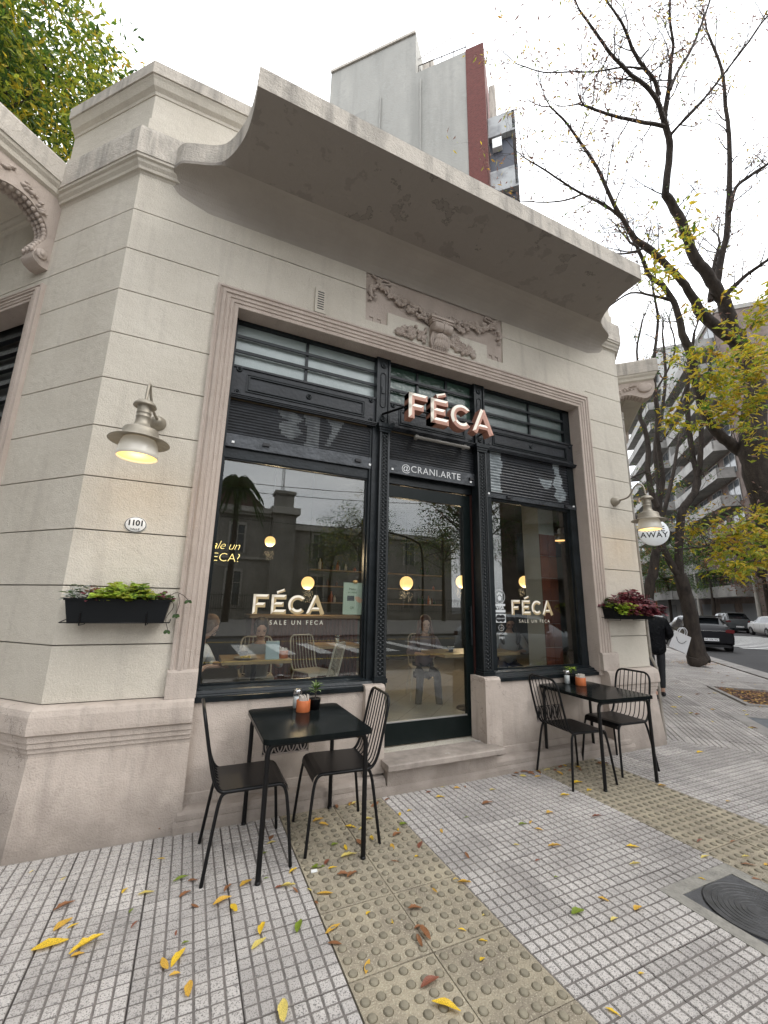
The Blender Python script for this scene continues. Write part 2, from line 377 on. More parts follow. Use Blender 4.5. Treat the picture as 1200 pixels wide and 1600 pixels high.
# kerb is a band 0.16 wide inside the edge
kb = MB()
def insetpath(path, d):
    P = [Vector((p[0], p[1])) for p in path]; out = []
    for i in range(len(P)):
        def nrm(a, b): v = (b - a).normalized(); return Vector((v.y, -v.x))
        if i == 0: m = nrm(P[0], P[1])
        elif i == len(P) - 1: m = nrm(P[-2], P[-1])
        else:
            n1, n2 = nrm(P[i - 1], P[i]), nrm(P[i], P[i + 1]); m = n1 + n2; m = m / m.dot(n1)
        out.append(P[i] + m * d)
    return out
kpath = [(p.x, p.y) for p in KP]
ki = insetpath(kpath, .18)
pave.prism([(p.x, p.y) for p in ki] + [(p.x, p.y) for p in inner], -.3, -.034, 'z')
pv = pave.build('pavement', JOINT); pv['kind'] = 'structure'
for i in range(len(KP) - 1):
    a, b = Vector(kpath[i]), Vector(kpath[i + 1]); c, d = ki[i + 1], ki[i]
    kb.prism([tuple(a), tuple(b), tuple(c), tuple(d)], -.3, -.001, 'z')
kbo = kb.build('kerb', KERB); kbo['kind'] = 'structure'
g = MB().box(-500, 700, -500, 700, -.5, -.13).build('roadway', ASPH); g['kind'] = 'structure'
# pale gutter strip beside the right street's kerb
gt = MB()
q = [ST(3, 3.953), ST(300, 3.953), ST(300, 4.65), ST(3, 4.65)]
gt.prism([(p.x, p.y) for p in q], -.14, -.125, 'z'); o = gt.build('gutter', KERB, pv)
# --- tiles
PX, PY = .4125, .425
def tile_mesh(name, w, h, tact=False):
    b = MB(); g_ = .004
    if not tact:
        b.box(-w / 2 + .002, w / 2 - .002, -h / 2 + .002, h / 2 - .002, -.034, -.006, 1)
        n = 7
        for i in range(n):
            for j in range(n):
                cx = (i + .5) / n * w - w / 2; cy = (j + .5) / n * h - h / 2; a = w / n / 2 - .0044; c = h / n / 2 - .0062
                if i in (0,) : pass
                v = [(cx - a, cy - c, -.0055), (cx + a, cy - c, -.0055), (cx + a, cy + c, -.0055), (cx - a, cy + c, -.0055)]
                e = .0022
                v += [(cx - a + e, cy - c + e, 0), (cx + a - e, cy - c + e, 0), (cx + a - e, cy + c - e, 0), (cx - a + e, cy + c - e, 0)]
                b.add(v, [(4, 5, 6, 7), (0, 1, 5, 4), (1, 2, 6, 5), (2, 3, 7, 6), (3, 0, 4, 7)], 0, False)
    else:
        b.box(-w / 2 + .003, w / 2 - .003, -h / 2 + .003, h / 2 - .003, -.034, -.001, 0)
        n = 6
        for i in range(n):
            for j in range(n):
                cx = (i + .5) / n * w - w / 2; cy = (j + .5) / n * h - h / 2
                b.lathe([(.0225, -.0008), (.0185, -.0006)], (cx, cy, 0), 10, 2); b.lathe([(.0185, -.001), (.0172, .0045), (.0145, .0062), (.0001, .0064)], (cx, cy, 0), 10, 1, smooth=True)
    me = bpy.data.meshes.new(name); me.from_pydata(b.v, [], b.f)
    for m in ((TACT, TACTB, TACTR) if tact else (TILE, JOINT)): me.materials.append(m)
    me.polygons.foreach_set('material_index', b.m); me.polygons.foreach_set('use_smooth', b.s); me.update(); return me
T_G = tile_mesh('paving_tile', PX, PY); T_T = tile_mesh('tactile_tile', PX, PY, True)
import bmesh
SEAM_P = Vector((5.50, 3.62, 0)); SEAM_D = Vector((.60, -.80, 0)).normalized(); SEAM_N = Vector((SEAM_D.y, -SEAM_D.x, 0)) * -1   # toward +X,+Y side
def clipmesh(me, M, planes):
    bm = bmesh.new(); bm.from_mesh(me); bm.transform(M)
    for co, no in planes:   # keeps the side opposite to no
        bmesh.ops.bisect_plane(bm, geom=bm.verts[:] + bm.edges[:] + bm.faces[:], plane_co=co, plane_no=no, clear_outer=True)
    if len(bm.faces) == 0: bm.free(); return None
    bm.transform(M.inverted()); m2 = me.copy(); bm.to_mesh(m2); bm.free(); return m2
def sidecount(pts, co, no): return sum((p - co).dot(no) > 1e-4 for p in pts)
MANX = (2.59, 3.235, 1.21, 1.85)
def rectclip(pts):   # tile fully inside the manhole surround
    return all(MANX[0] - .01 < p.x < MANX[1] + .01 and MANX[2] - .01 < p.y < MANX[3] + .01 for p in pts)
ntile = 0
def put_tile(me, cx, cy, rot, planes, name):
    global ntile
    M = Matrix.Translation((cx, cy, rnd.uniform(-.0012, .0012))) @ Matrix.Rotation(rot, 4, 'Z')
    pts = [M @ Vector((sx * PX / 2, sy * PY / 2, 0)) for sx in (-1, 1) for sy in (-1, 1)]
    use = []
    for co, no in planes:
        k = sidecount(pts, co, no)
        if k == 4: return
        if k > 0: use.append((co, no))
    m2 = me
    if use:
        m2 = clipmesh(me, M, use)
        if m2 is None: return
    o = bpy.data.objects.new(name, m2); C.objects.link(o); o.parent = pv; o.matrix_local = M @ Matrix.Rotation(rnd.uniform(-.004, .004), 4, 'X') @ Matrix.Rotation(rnd.uniform(-.003, .003), 4, 'Y')
    ntile += 1
SN = Vector((.8, .6, 0))       # normal of the seam toward the right street
xs = [1.595 - PX * k for k in range(8, 0, -1)] + [1.595 + PX * k for k in range(12)]
for x0 in xs:
    for k in range(8):
        y1 = 3.675 - PY * k; cx, cy = x0 + PX / 2, y1 - PY / 2
        tact = (.76 < cx < 1.6) or (3.24 < cx < 4.08)
        if cx > 4.9 and cy < 1.4: continue
        # leave the manhole surround open
        parts = [[]]
        if MANX[0] - PX / 2 < cx < MANX[1] + PX / 2 - .05 and MANX[2] - PY / 2 < cy < MANX[3] + PY / 2 and not tact:
            parts = [[(Vector((MANX[0], 0, 0)), Vector((1, 0, 0)))],
                     [(Vector((MANX[0], 0, 0)), Vector((-1, 0, 0))), (Vector((0, MANX[3], 0)), Vector((0, -1, 0)))],
                     [(Vector((MANX[0], 0, 0)), Vector((-1, 0, 0))), (Vector((0, MANX[2], 0)), Vector((0, 1, 0)))]]
        for pl in parts:
            put_tile(T_T if tact else T_G, cx, cy, 0, pl + [(SEAM_P, SN)], 'tactile_tile' if tact else 'paving_tile')
nl = Vector((S2, -S2, 0)); ns = Vector((S2, S2, 0))
PATCH = [(ST(.25, 1.42), ST(2.15, 1.30), ST(2.15, 3.3), ST(.6, 3.3))]
for i in range(-3, 17):
    for j in range(-1, 9):
        s_, l_ = (i + .5) * PY, (j + .5) * PX - .05
        c = ST(s_, l_)
        if s_ > 5.9: continue
        base = [(SEAM_P, -SN), (ST(0, 3.76), nl)]
        # access patch: s in .2..2.2, l>1.38 ; tree pit: s 2.9..4.7, l 1.95..3.3
        def holes(s0, s1, l0, l1):
            return [[(ST(0, l0), nl)], [(ST(0, l0), -nl), (ST(s0, 0), ns)], [(ST(0, l0), -nl), (ST(s1, 0), -ns)]]
        if .25 - PY / 2 < s_ < 2.15 + PY / 2 and l_ > 1.36 - PX / 2: hs = holes(.25, 2.15, 1.38, 9)
        elif 2.95 - PY / 2 < s_ < 4.8 + PY / 2 and l_ > 1.9 - PX / 2: hs = holes(2.95, 4.8, 1.92, 3.4)
        else: hs = [[]]
        for h in hs: put_tile(T_G, c.x, c.y, PI / 4, base + h, 'paving_tile')
# farther tiles of the right-hand footway: one joined sheet of low ribs
far = MB()
for i in range(14, 200):
    s0 = i * PY
    for j in range(-1, 9):
        l0 = j * PX - .05; l1 = min(l0 + PX, 3.77)
        if s0 < 16:
            for k in range(6):
                a = l0 + (l1 - l0) * k / 6 + .006; b = l0 + (l1 - l0) * (k + 1) / 6 - .006
                q = [ST(s0 + .006, a), ST(s0 + PY - .006, a), ST(s0 + PY - .006, b), ST(s0 + .006, b)]
                far.add([(p.x, p.y, 0) for p in q], [(3, 2, 1, 0)])
        else:
            q = [ST(s0, l0), ST(s0 + PY, l0), ST(s0 + PY, l1), ST(s0, l1)]
            far.add([(p.x, p.y, 0) for p in q], [(3, 2, 1, 0)])
far.build('paving_tile', TILE, pv, kind='stuff')
# rest of the pavement in front and to the left, out of frame
fr = MB()
fr.box(-2.0, 5.6, -1.85, .265, -.034, -.002)
q = [LW(1.9, 3.7), LW(1.9, 0), LW(50, 0), LW(50, 3.7)]
fr.prism([(p.x, p.y) for p in q][::-1], -.034, -.002, 'z')
fr.prism([(-2.4, .26), (-1.72, .26), (-1.72, 3.5), (-2.1, 3.6), (-3.4, 2.6)], -.034, -.002, 'z')
fr.build('paving_tile', TILE, pv, kind='stuff')
# access patch with a concrete rim and a blue-grey fill, leaf-filled tree pit
pt = MB()
def stprism(b, s0, s1, l0, l1, z0, z1, mi=None):
    q = [ST(s0, l0), ST(s0, l1), ST(s1, l1), ST(s1, l0)]; b.prism([(p.x, p.y) for p in q], z0, z1, 'z', mi)
stprism(pt, .25, .37, 1.38, 3.72, -.03, .002); stprism(pt, 2.03, 2.15, 1.38, 3.72, -.03, .002); stprism(pt, .37, 2.03, 1.38, 1.58, -.03, .002)
pt.build('concrete_border', KERB, pv)
p2 = MB(); stprism(p2, .37, 2.03, 1.58, 3.72, -.03, -.006); p2.build('cement_patch', mat('bluegrey_cement', (.16, .17, .18), .9, col2=(.1, .11, .12), nscale=8, bump=.3, bscale=80), pv)
p3 = MB(); stprism(p3, 2.95, 4.8, 1.92, 2.0, -.03, .03); stprism(p3, 2.95, 4.8, 3.32, 3.4, -.03, .03); stprism(p3, 2.95, 3.03, 2.0, 3.32, -.03, .03); stprism(p3, 4.72, 4.8, 2.0, 3.32, -.03, .03)
p3.build('tree_pit_rim', KERB, pv)
p4 = MB(); stprism(p4, 3.03, 4.72, 2.0, 3.32, -.03, -.005); p4.build('soil', mat('dark_soil', (.05, .035, .025), 1., col2=(.09, .06, .04), nscale=14), pv)
# street paint
for k in range(11):
    z = MB(); s0 = 19 + k * 1.15
    stprism(z, s0, s0 + .5, 7.6, 12.8, -.13, -.126); o = z.build('crosswalk_stripe', PAINTW, g)
for k in range(9):
    z = MB().box(-1 + k * 1.3, -.5 + k * 1.3, -10.5, -6.8, -.13, -.126); z.build('crosswalk_stripe', PAINTW, g)
for yy in (-11.8, -5.6):
    z = MB().box(-12, 22, yy, yy + .16, -.13, -.126); z.build('road_line', mat('yellow_road_paint', (.55, .38, .05), .8), g)
# opposite footway
of = MB().box(-40, 60, -40, -13.5, -.13, -.01); o = of.build('opposite_pavement', mat('far_footway', (.17, .16, .15), .9)); o['kind'] = 'structure'
of = MB(); stprism(of, -2, 300, 16.1, 60, -.13, .0); o = of.build('opposite_pavement', KERB); o['kind'] = 'structure'
# ================================================================== MANHOLE
mh = thing('manhole_cover', 'round ribbed iron manhole cover in a square plate at the right edge', 'manhole cover', (2.91, 1.53, 0))
b = MB(); x0, x1, y0, y1 = 2.59, 3.235, 1.21, 1.85; a0, a1, c0, c1 = 2.672, 3.15, 1.29, 1.772
b.box(x0, a0, y0, y1, -.03, .003); b.box(a1, x1, y0, y1, -.03, .003); b.box(a0, a1, y0, c0, -.03, .003); b.box(a0, a1, c1, y1, -.03, .003)
b.build('concrete_surround', mat('manhole_cement', (.30, .285, .25), .9, col2=(.19, .18, .16), nscale=11, bump=.6, bscale=60), mh, mh.location)
STEEL = mat('dull_cast_iron', (.105, .107, .112), .5, metal=.35, col2=(.07, .07, .075), nscale=9, bump=.25, bscale=150)
MB().box(a0, a1, c0, c1, -.03, -.001).build('plate', STEEL, mh, mh.location)
b = MB(); prof = [(.236, -.001), (.236, .006), (.228, .006), (.224, .003)]
for r in (.20, .175, .15, .125, .10, .075, .05): prof += [(r + .004, .003), (r + .002, .0005), (r - .002, .0005), (r - .004, .003)]
prof += [(.0001, .003)]
b.lathe(prof, (2.91, 1.53, .001), 56, smooth=False); b.build('lid', mat('manhole_lid_iron', (.085, .085, .088), .5, metal=.4, col2=(.05, .05, .05), nscale=14, bump=.2, bscale=120), mh, mh.location)
b = MB(); b.lathe([(.2375, .002), (.241, .002), (.241, .0), (.2375, .0)], (2.91, 1.53, .0015), 56); b.build('lid_gap', BLACKINK, mh, mh.location)

#@@CAFE
# ================================================================== CAFE BUILDING
cafe = thing('cafe_building', 'cream stucco corner cafe with curved canopy, black iron shopfront and garland relief', 'building', (2.235, 3.58, 0))
def cp(b, name, m, label=None, parent=None, kind=None):
    o = b.build(name, m, parent or cafe, None, label, kind)
    if parent is None: o.location = -Vector(cafe.location)
    return o
WT = 4.0          # length of the left/right street walls that are modelled
TB = 12.0
# core
b = MB()
inn = .03
b.prism([(-.086, .70), (-.086, 4.362), (4.582, 4.362), (4.582, .70), (5.0, .70), (5.29 - .02, .70), (5.27, 5.6), (-.80, 5.6), (-.80, .70)], 3.61, 3.86, 'y')
b.prism([(.10, .05), (1.65, .05), (1.65, .80), (.10, .80)], 3.66, 3.8, 'y'); b.prism([(2.86, .05), (4.42, .05), (4.42, .80), (2.86, .80)], 3.66, 3.8, 'y')
for W in (LW, RW):
    q = [W(.02, -.03), W(1.02, -.03), W(1.02, -.28), W(.15, -.28)]; b.prism([(p.x, p.y) for p in q], .05, 5.6, 'z')
    q = [W(1.02, -.03), W(3.2, -.03), W(3.2, -.28), W(1.02, -.28)]; b.prism([(p.x, p.y) for p in q], 4.33, 5.6, 'z'); b.prism([(p.x, p.y) for p in q], .05, .9, 'z')
    q = [W(3.2, -.03), W(TB, -.03), W(TB, -.28), W(3.2, -.28)]; b.prism([(p.x, p.y) for p in q], .05, 5.6, 'z')
cp(b, 'wall', GROOVE)
# rusticated courses, each a block of its own with an open joint
ZJ = [.86] + [4.847 - .4017 * k for k in range(9, -1, -1)]   # joints
J = .0045
CH = .006
def course(Wf, corner, t1, z0, z1, sgn, x1):
    """L-shaped block: front run from corner to x1 and return run on the street wall to t1"""
    b = MB()
    c = corner; a = Wf(t1)
    pts = [(x1, 3.58), (c.x, c.y), (a.x, a.y)]
    bk = [(Wf(t1, -.032).x, Wf(t1, -.032).y), (c.x - sgn * .0133, c.y + .032), (x1, 3.612)]
    P = pts + bk
    if sgn > 0: P = P[::-1]
    b.prism(P, z0 + J, z1 - J, 'z'); return b
for k in range(len(ZJ) - 2):
    z0, z1 = ZJ[k], ZJ[k + 1]
    xl = -.17 if False else -.088
    cp(course(LW, CL, 1.0, z0, z1, -1, -.088), 'stucco_course', STUC)
    cp(course(RW, CR, 1.0, z0, z1, 1, 4.578), 'stucco_course', STUC)
# lintel zone with the relief recess (front), mitred into the frame corners
z0, z1 = ZJ[-2] + J, ZJ[-1] - J
b = MB(); b.prism([(-.82, z0), (-.088, z0), (-.088, 4.356), (4.578, 4.356), (4.578, z0), (5.29, z0), (5.29, z1), (3.185, z1), (3.175, 4.48), (2.935, 4.48), (2.935, 4.65), (1.607, 4.65), (1.607, 4.488), (1.352, 4.48), (1.345, z1), (-.82, z1)], 3.58, 3.612, 'y')
cp(b, 'stucco_course', STUC)
z2 = ZJ[-1] + J
b = MB(); b.prism([(-.82, z2), (1.345, z2), (1.34, 5.1), (3.187, 5.09), (3.185, z2), (5.29, z2), (5.29, 5.26), (-.82, 5.26)], 3.58, 3.612, 'y')
cp(b, 'stucco_course', STUC)
# little key-pattern teeth at both ends of the recess
b = MB()
for xx in (1.40, 1.49, 2.98, 3.07):
    b.box(xx, xx + .055, 3.585, 3.612, 4.535, 4.552); b.box(xx + .037, xx + .055, 3.585, 3.612, 4.487, 4.535)
cp(b, 'key_pattern', STUCP)
cp(MB().box(1.34, 3.19, 3.596, 3.609, 4.47, 5.12), 'relief_ground', STUCP)
for W, c in ((LW, CL), (RW, CR)):
    for (za, zb, ta, tb) in [(z0, z1, 0, TB), (z2, 5.26, 0, TB), (4.356, z0 - 2 * J, 1.0, 3.35)] + [(ZJ[k] + J, ZJ[k + 1] - J, 3.35, TB) for k in range(len(ZJ) - 2)]:
        b = MB(); q = [W(ta), W(tb), W(tb, -.032), W(ta + (.0133 if ta == 0 else 0), -.032)]
        P = [(p.x, p.y) for p in q]
        b.prism(P if W is RW else P[::-1], za, zb, 'z'); cp(b, 'stucco_course', STUC)
# battered plinths at both corners
def plinth(W, c, xin, sg):
    bot, top = (.075, 0.), (.0, .56)
    b = MB()
    # path: street wall end -> corner -> inner edge on the front
    if sg < 0: path = [(W(TB).x, W(TB).y), (W(3.3).x, W(3.3).y), (W(1.0).x, W(1.0).y), (c.x, c.y), (xin, 3.58)]
    else: path = [(xin, 3.58), (c.x, c.y), (W(1.0).x, W(1.0).y), (W(3.3).x, W(3.3).y), (W(TB).x, W(TB).y)]
    b.sweep(path, [(-.25, -.05), (.085, -.05), (.08, 0), (.03, .545), (-.25, .545)])
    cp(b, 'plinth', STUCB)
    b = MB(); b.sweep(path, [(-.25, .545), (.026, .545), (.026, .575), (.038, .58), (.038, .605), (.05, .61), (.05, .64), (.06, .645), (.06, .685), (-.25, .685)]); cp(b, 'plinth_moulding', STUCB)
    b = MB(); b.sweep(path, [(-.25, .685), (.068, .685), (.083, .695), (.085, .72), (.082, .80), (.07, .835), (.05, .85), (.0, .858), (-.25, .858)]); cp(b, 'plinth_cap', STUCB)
plinth(LW, CL, .10, -1); plinth(RW, CR, 4.45, 1)
# wall under the windows, ledge and foundation strip, door-side blocks, doorstep
for x0, x1 in ((.10, 1.66), (2.86, 4.45)):
    vx = (.63, 1.0) if x0 < 1 else (3.44, 3.80)
    b = MB(); y0 = 3.62
    zv0, zv1 = .37, .53
    b.box(x0, vx[0], y0, 3.72, .10, .80); b.box(vx[1], x1, y0, 3.72, .10, .80); b.box(vx[0], vx[1], y0, 3.72, .10, zv0); b.box(vx[0], vx[1], y0, 3.72, zv1, .80)
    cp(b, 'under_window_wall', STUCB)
    b = MB(); b.box(vx[0], vx[1], 3.650, 3.658, zv0, zv1); cp(b, 'vent_opening', BLACKINK)
    b = MB(); w = (vx[1] - vx[0]) / 4
    for k in range(4):
        cx = vx[0] + w * (k + .5)
        for dx in (-.012, .012):
            b.tube([(cx + dx + w * .36 * math.cos(a), 3.632, (zv0 + zv1) / 2 + .070 * math.sin(a)) for a in [2 * PI * i / 16 for i in range(16)]], .005, 6, closed=True)
    b.box(vx[0], vx[1], 3.628, 3.645, zv0, zv0 + .01)
    cp(b, 'vent_grille', mat('grille_pinkish_iron', (.36, .31, .28), .6))
    b = MB(); P = [(3.72, .04), (3.505, .04), (3.497, .075), (3.50, .105), (3.515, .125), (3.545, .133), (3.60, .136), (3.61, .19), (3.63, .20), (3.72, .20)]
    e0 = x0 - .03 if x0 < 1 else x0 - .16; e1 = x1 - .02 if x0 < 1 else x1 + .25
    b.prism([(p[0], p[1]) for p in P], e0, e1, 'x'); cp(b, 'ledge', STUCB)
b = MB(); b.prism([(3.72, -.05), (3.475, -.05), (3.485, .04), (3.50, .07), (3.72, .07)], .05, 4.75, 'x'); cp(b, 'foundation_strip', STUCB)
for x0, x1, lbl in ((1.462, 1.648, 0), (2.74, 2.93, 1)):
    b = MB(); e = .015
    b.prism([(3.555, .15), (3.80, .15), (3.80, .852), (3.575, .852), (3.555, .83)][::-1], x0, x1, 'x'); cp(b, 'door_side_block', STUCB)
STEP = mat('worn_step_stone', (.36, .31, .27), .8, col2=(.22, .19, .165), nscale=6, speck=(.70, .69, .67), sscale=5, slo=.66, shi=.69, bump=.3, bscale=70)
b = MB(); b.prism([(3.405, .205), (3.40, .212), (3.40, .247), (3.41, .255), (3.69, .257), (3.69, .205)][::-1], 1.62, 2.83, 'x'); cp(b, 'doorstep', STEP)
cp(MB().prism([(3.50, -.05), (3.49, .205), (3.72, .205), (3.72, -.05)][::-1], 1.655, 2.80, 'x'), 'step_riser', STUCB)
b = MB(); FLT = mat('cream_terrazzo_tile', (.56, .52, .44), .5, speck=(.35, .31, .25), sscale=160, slo=.52, shi=.6, rand=.05)
ths = []
cp(MB().box(1.6, 2.9, 3.69, 4.0, .10, .246), 'threshold_bed', JOINT)
# diamond-laid threshold tiles
for i in range(-3, 6):
    for j in range(-3, 6):
        cx, cy = 2.2 + (i - j) * .17, 3.85 + (i + j - 2) * .17
        if 1.5 < cx < 3.0 and 3.5 < cy < 4.2:
            h = .168
            pts = [Vector((cx - h, cy)), Vector((cx, cy - h)), Vector((cx + h, cy)), Vector((cx, cy + h))]
            bm = bmesh.new(); vs = [bm.verts.new((p.x, p.y, .246)) for p in pts]; vt = [bm.verts.new((p.x, p.y, .2505)) for p in pts]
            bm.faces.new(vt)
            for a in range(4): bm.faces.new((vs[a], vs[(a + 1) % 4], vt[(a + 1) % 4], vt[a]))
            for co, no in (((1.655, 0, 0), (-1, 0, 0)), ((2.80, 0, 0), (1, 0, 0)), ((0, 3.692, 0), (0, -1, 0)), ((0, 3.99, 0), (0, 1, 0))):
                bmesh.ops.bisect_plane(bm, geom=bm.verts[:] + bm.edges[:] + bm.faces[:], plane_co=co, plane_no=no, clear_outer=True)
            if len(bm.faces):
                me = bpy.data.meshes.new('threshold_tile'); bm.to_mesh(me); me.materials.append(FLT)
                o = link('threshold_tile', me, cafe, -Vector(cafe.location))
            bm.free()
# moulded stucco frame round the opening (profile steps inward)
def frame(b, x0, x1, z0, ztop, w, prof, place):
    """prof: list of (distance in from outer edge, projection)"""
    pts = []
    for (d, pr) in prof:
        pts.append([(x0 + d, z0, pr), (x0 + d, ztop - d, pr), (x1 - d, ztop - d, pr), (x1 - d, z0, pr)])
    vs = []; fs = []
    for row in pts:
        for p in row: vs.append(place(*p))
    n = len(pts)
    for i in range(n - 1):
        for k in range(3): fs.append((i * 4 + k, (i + 1) * 4 + k, (i + 1) * 4 + k + 1, i * 4 + k + 1))
    b.add(vs, fs, None, False)
FP = [(0, 0), (0, .035), (.022, .04), (.028, .028), (.034, .028), (.05, .045), (.075, .05), (.08, .038), (.086, .036), (.092, .042), (.115, .042), (.119, .032), (.125, .032), (.129, .038), (.15, .036), (.154, .026), (.159, .026), (.163, .03), (.19, .028), (.193, .02), (.193, -.16)]
b = MB(); frame(b, -.088, 4.59, 1.05, 4.355, .19, FP, lambda x, z, p: (x, 3.58 - p, z)); cp(b, 'window_frame_moulding', STUCP)
for x0, x1 in ((-.10, .106), (4.405, 4.672)):
    b = MB(); b.prism([(3.53, .852), (3.53, 1.03), (3.54, 1.05), (3.75, 1.05), (3.75, .852)], x0, x1, 'x'); cp(b, 'frame_pedestal', STUCB)
cp(MB().box(4.40, 4.59, 3.582, 3.75, .80, 1.05), 'reveal', STUCP)
cp(MB().box(-.086, .102, 3.60, 3.75, .80, 1.05), 'reveal', STUCP)
# cornice round the building
def cornice(path, nm='cornice'):
    b = MB(); b.sweep(path, [(-.2, 5.225), (0, 5.225), (.012, 5.245), (.03, 5.25), (.035, 5.275), (.055, 5.30), (.06, 5.325), (.078, 5.335), (.08, 5.36), (-.2, 5.36)]); cp(b, nm, STUC)
    b = MB(); b.sweep(path, [(-.2, 5.3605), (.088, 5.3605), (.088, 5.60), (.084, 5.65), (.07, 5.665), (-.2, 5.70)]); cp(b, 'cornice_band', CONC)
cornice([(LW(TB).x, LW(TB).y), (CL.x, CL.y), (-.50, 3.58)])
cornice([(4.97, 3.58), (CR.x, CR.y), (RW(TB).x, RW(TB).y)])
# sweeping canopy
half = [(-.56, 3.50), (-.50, 3.42), (-.40, 3.375), (-.25, 3.32), (-.15, 3.25), (-.06, 3.10), (0, 2.93), (.028, 2.76), (.037, 2.565)]
hc = catmull([(*p, 0) for p in half], 4)
front = [(p.x, p.y) for p in hc] + [(.037 + 4.396 * k / 12, 2.565) for k in range(1, 12)] + [(4.47 - p.x, p.y) for p in hc[::-1]]
b = MB(); n = len(front)
ZB, ZT = 5.355, 5.565
def wallx(i):
    x = front[i][0]; return min(max(x, -.56), 5.03)
# fascia band (outer face + lip) , top slab
rows = []
for i, (x, y) in enumerate(front):
    a = front[max(i - 1, 0)]; c = front[min(i + 1, n - 1)]; d = Vector((c[0] - a[0], c[1] - a[1])).normalized(); nn = Vector((d.y, -d.x))
    if nn.y > 0 and abs(nn.y) > .9: nn = -nn
    rows.append([(x, y, ZB), (x, y, ZT - .01), (x - nn.x * .012, y - nn.y * .012, ZT), (x - nn.x * .12, y - nn.y * .12, ZT + .003), (wallx(i), 3.62, ZT + .03)])
for i in range(n - 1):
    for k in range(4): b.add([rows[i][k], rows[i + 1][k], rows[i + 1][k + 1], rows[i][k + 1]], [(0, 1, 2, 3)], None, False)
b.add([rows[0][k] for k in range(5)] + [(wallx(0), 3.62, ZB)], [(0, 1, 2, 3, 4, 5)]); b.add([rows[-1][k] for k in range(5)] + [(wallx(n - 1), 3.62, ZB)], [(5, 4, 3, 2, 1, 0)])
cp(b, 'canopy', CONC)
# underside: cove against the wall then a flat run to a drip edge
b = MB(); srow = []
for i, (x, y) in enumerate(front):
    wx = wallx(i); dep = 3.58 - y; row = []
    for k in range(15):
        u = k / 14
        if k <= 8:   # cove
            th = PI / 2 * k / 8; cz = min(.30, dep * .9 + .03); off = cz * (1 - math.cos(th)); z = (5.325 - (.26 * min(1, dep / .3 + .12))) + .26 * min(1, dep / .3 + .12) * math.sin(th)
            fr_ = off / max(dep, 1e-3); fr_ = min(fr_, 1)
        else:
            cz = min(.30, dep * .9 + .03); fr0 = min(cz / max(dep, 1e-3), 1); fr_ = fr0 + (1 - fr0) * (k - 8) / 6; z = 5.325 + .028 * (k - 8) / 6
        row.append((wx + (x - wx) * fr_, 3.58 - dep * fr_, z))
    row.append((x, y, ZB)); srow.append(row)
cvb = MB()
for i in range(n - 1):
    for k in range(15): (cvb if k < 8 else b).add([srow[i][k], srow[i][k + 1], srow[i + 1][k + 1], srow[i + 1][k]], [(0, 1, 2, 3)], None, True)
cp(b, 'canopy_soffit', SOFF); cp(cvb, 'canopy_cove', mat('cove_part_shaded_stucco', (.39, .35, .305), .88, col2=(.34, .305, .265), nscale=2, bump=.5, bscale=90))  # cove tone between wall and soffit, grading the shade into the colour
# attic storey
path = [(LW(1.12).x, LW(1.12).y), (CL.x, CL.y), (CR.x, CR.y), (RW(1.12).x, RW(1.12).y)]
b = MB(); b.sweep(path, [(-.35, 5.66), (.01, 5.66), (.01, 5.85), (-.012, 5.87), (-.012, 6.16), (-.35, 6.16)]); cp(b, 'attic_wall', STUC)
b = MB(); b.sweep(path, [(-.35, 6.16), (-.005, 6.16), (.0, 6.19), (.03, 6.22), (.05, 6.27), (.062, 6.29), (.062, 6.305), (-.35, 6.305)]); cp(b, 'attic_moulding', STUC)
b = MB(); b.sweep(path, [(-.35, 6.305), (.075, 6.305), (.075, 6.44), (.06, 6.46), (.03, 6.47), (-.35, 6.49)]); cp(b, 'attic_cap', CONC)
for W, sg in ((LW, -1), (RW, 1)):      # returns closing the attic ends
    q = [W(1.12, .01), W(1.12, -1.6), W(.9, -1.6), W(.9, .0)]; P = [(p.x, p.y) for p in q]
    cp(MB().prism([(W(t, o).x, W(t, o).y) for t, o in ((1.118, -.36), (1.118, -1.6), (.88, -1.6), (.88, -.36))], 5.66, 6.45, 'z'), 'attic_return', STUC)
cp(MB().prism([(-9.0, 11.76), (-.75, 3.75), (5.2, 3.75), (13.4, 11.9), (13.4, 14), (-9, 14)], 5.56, 5.62, 'z'), 'roof', KERB)
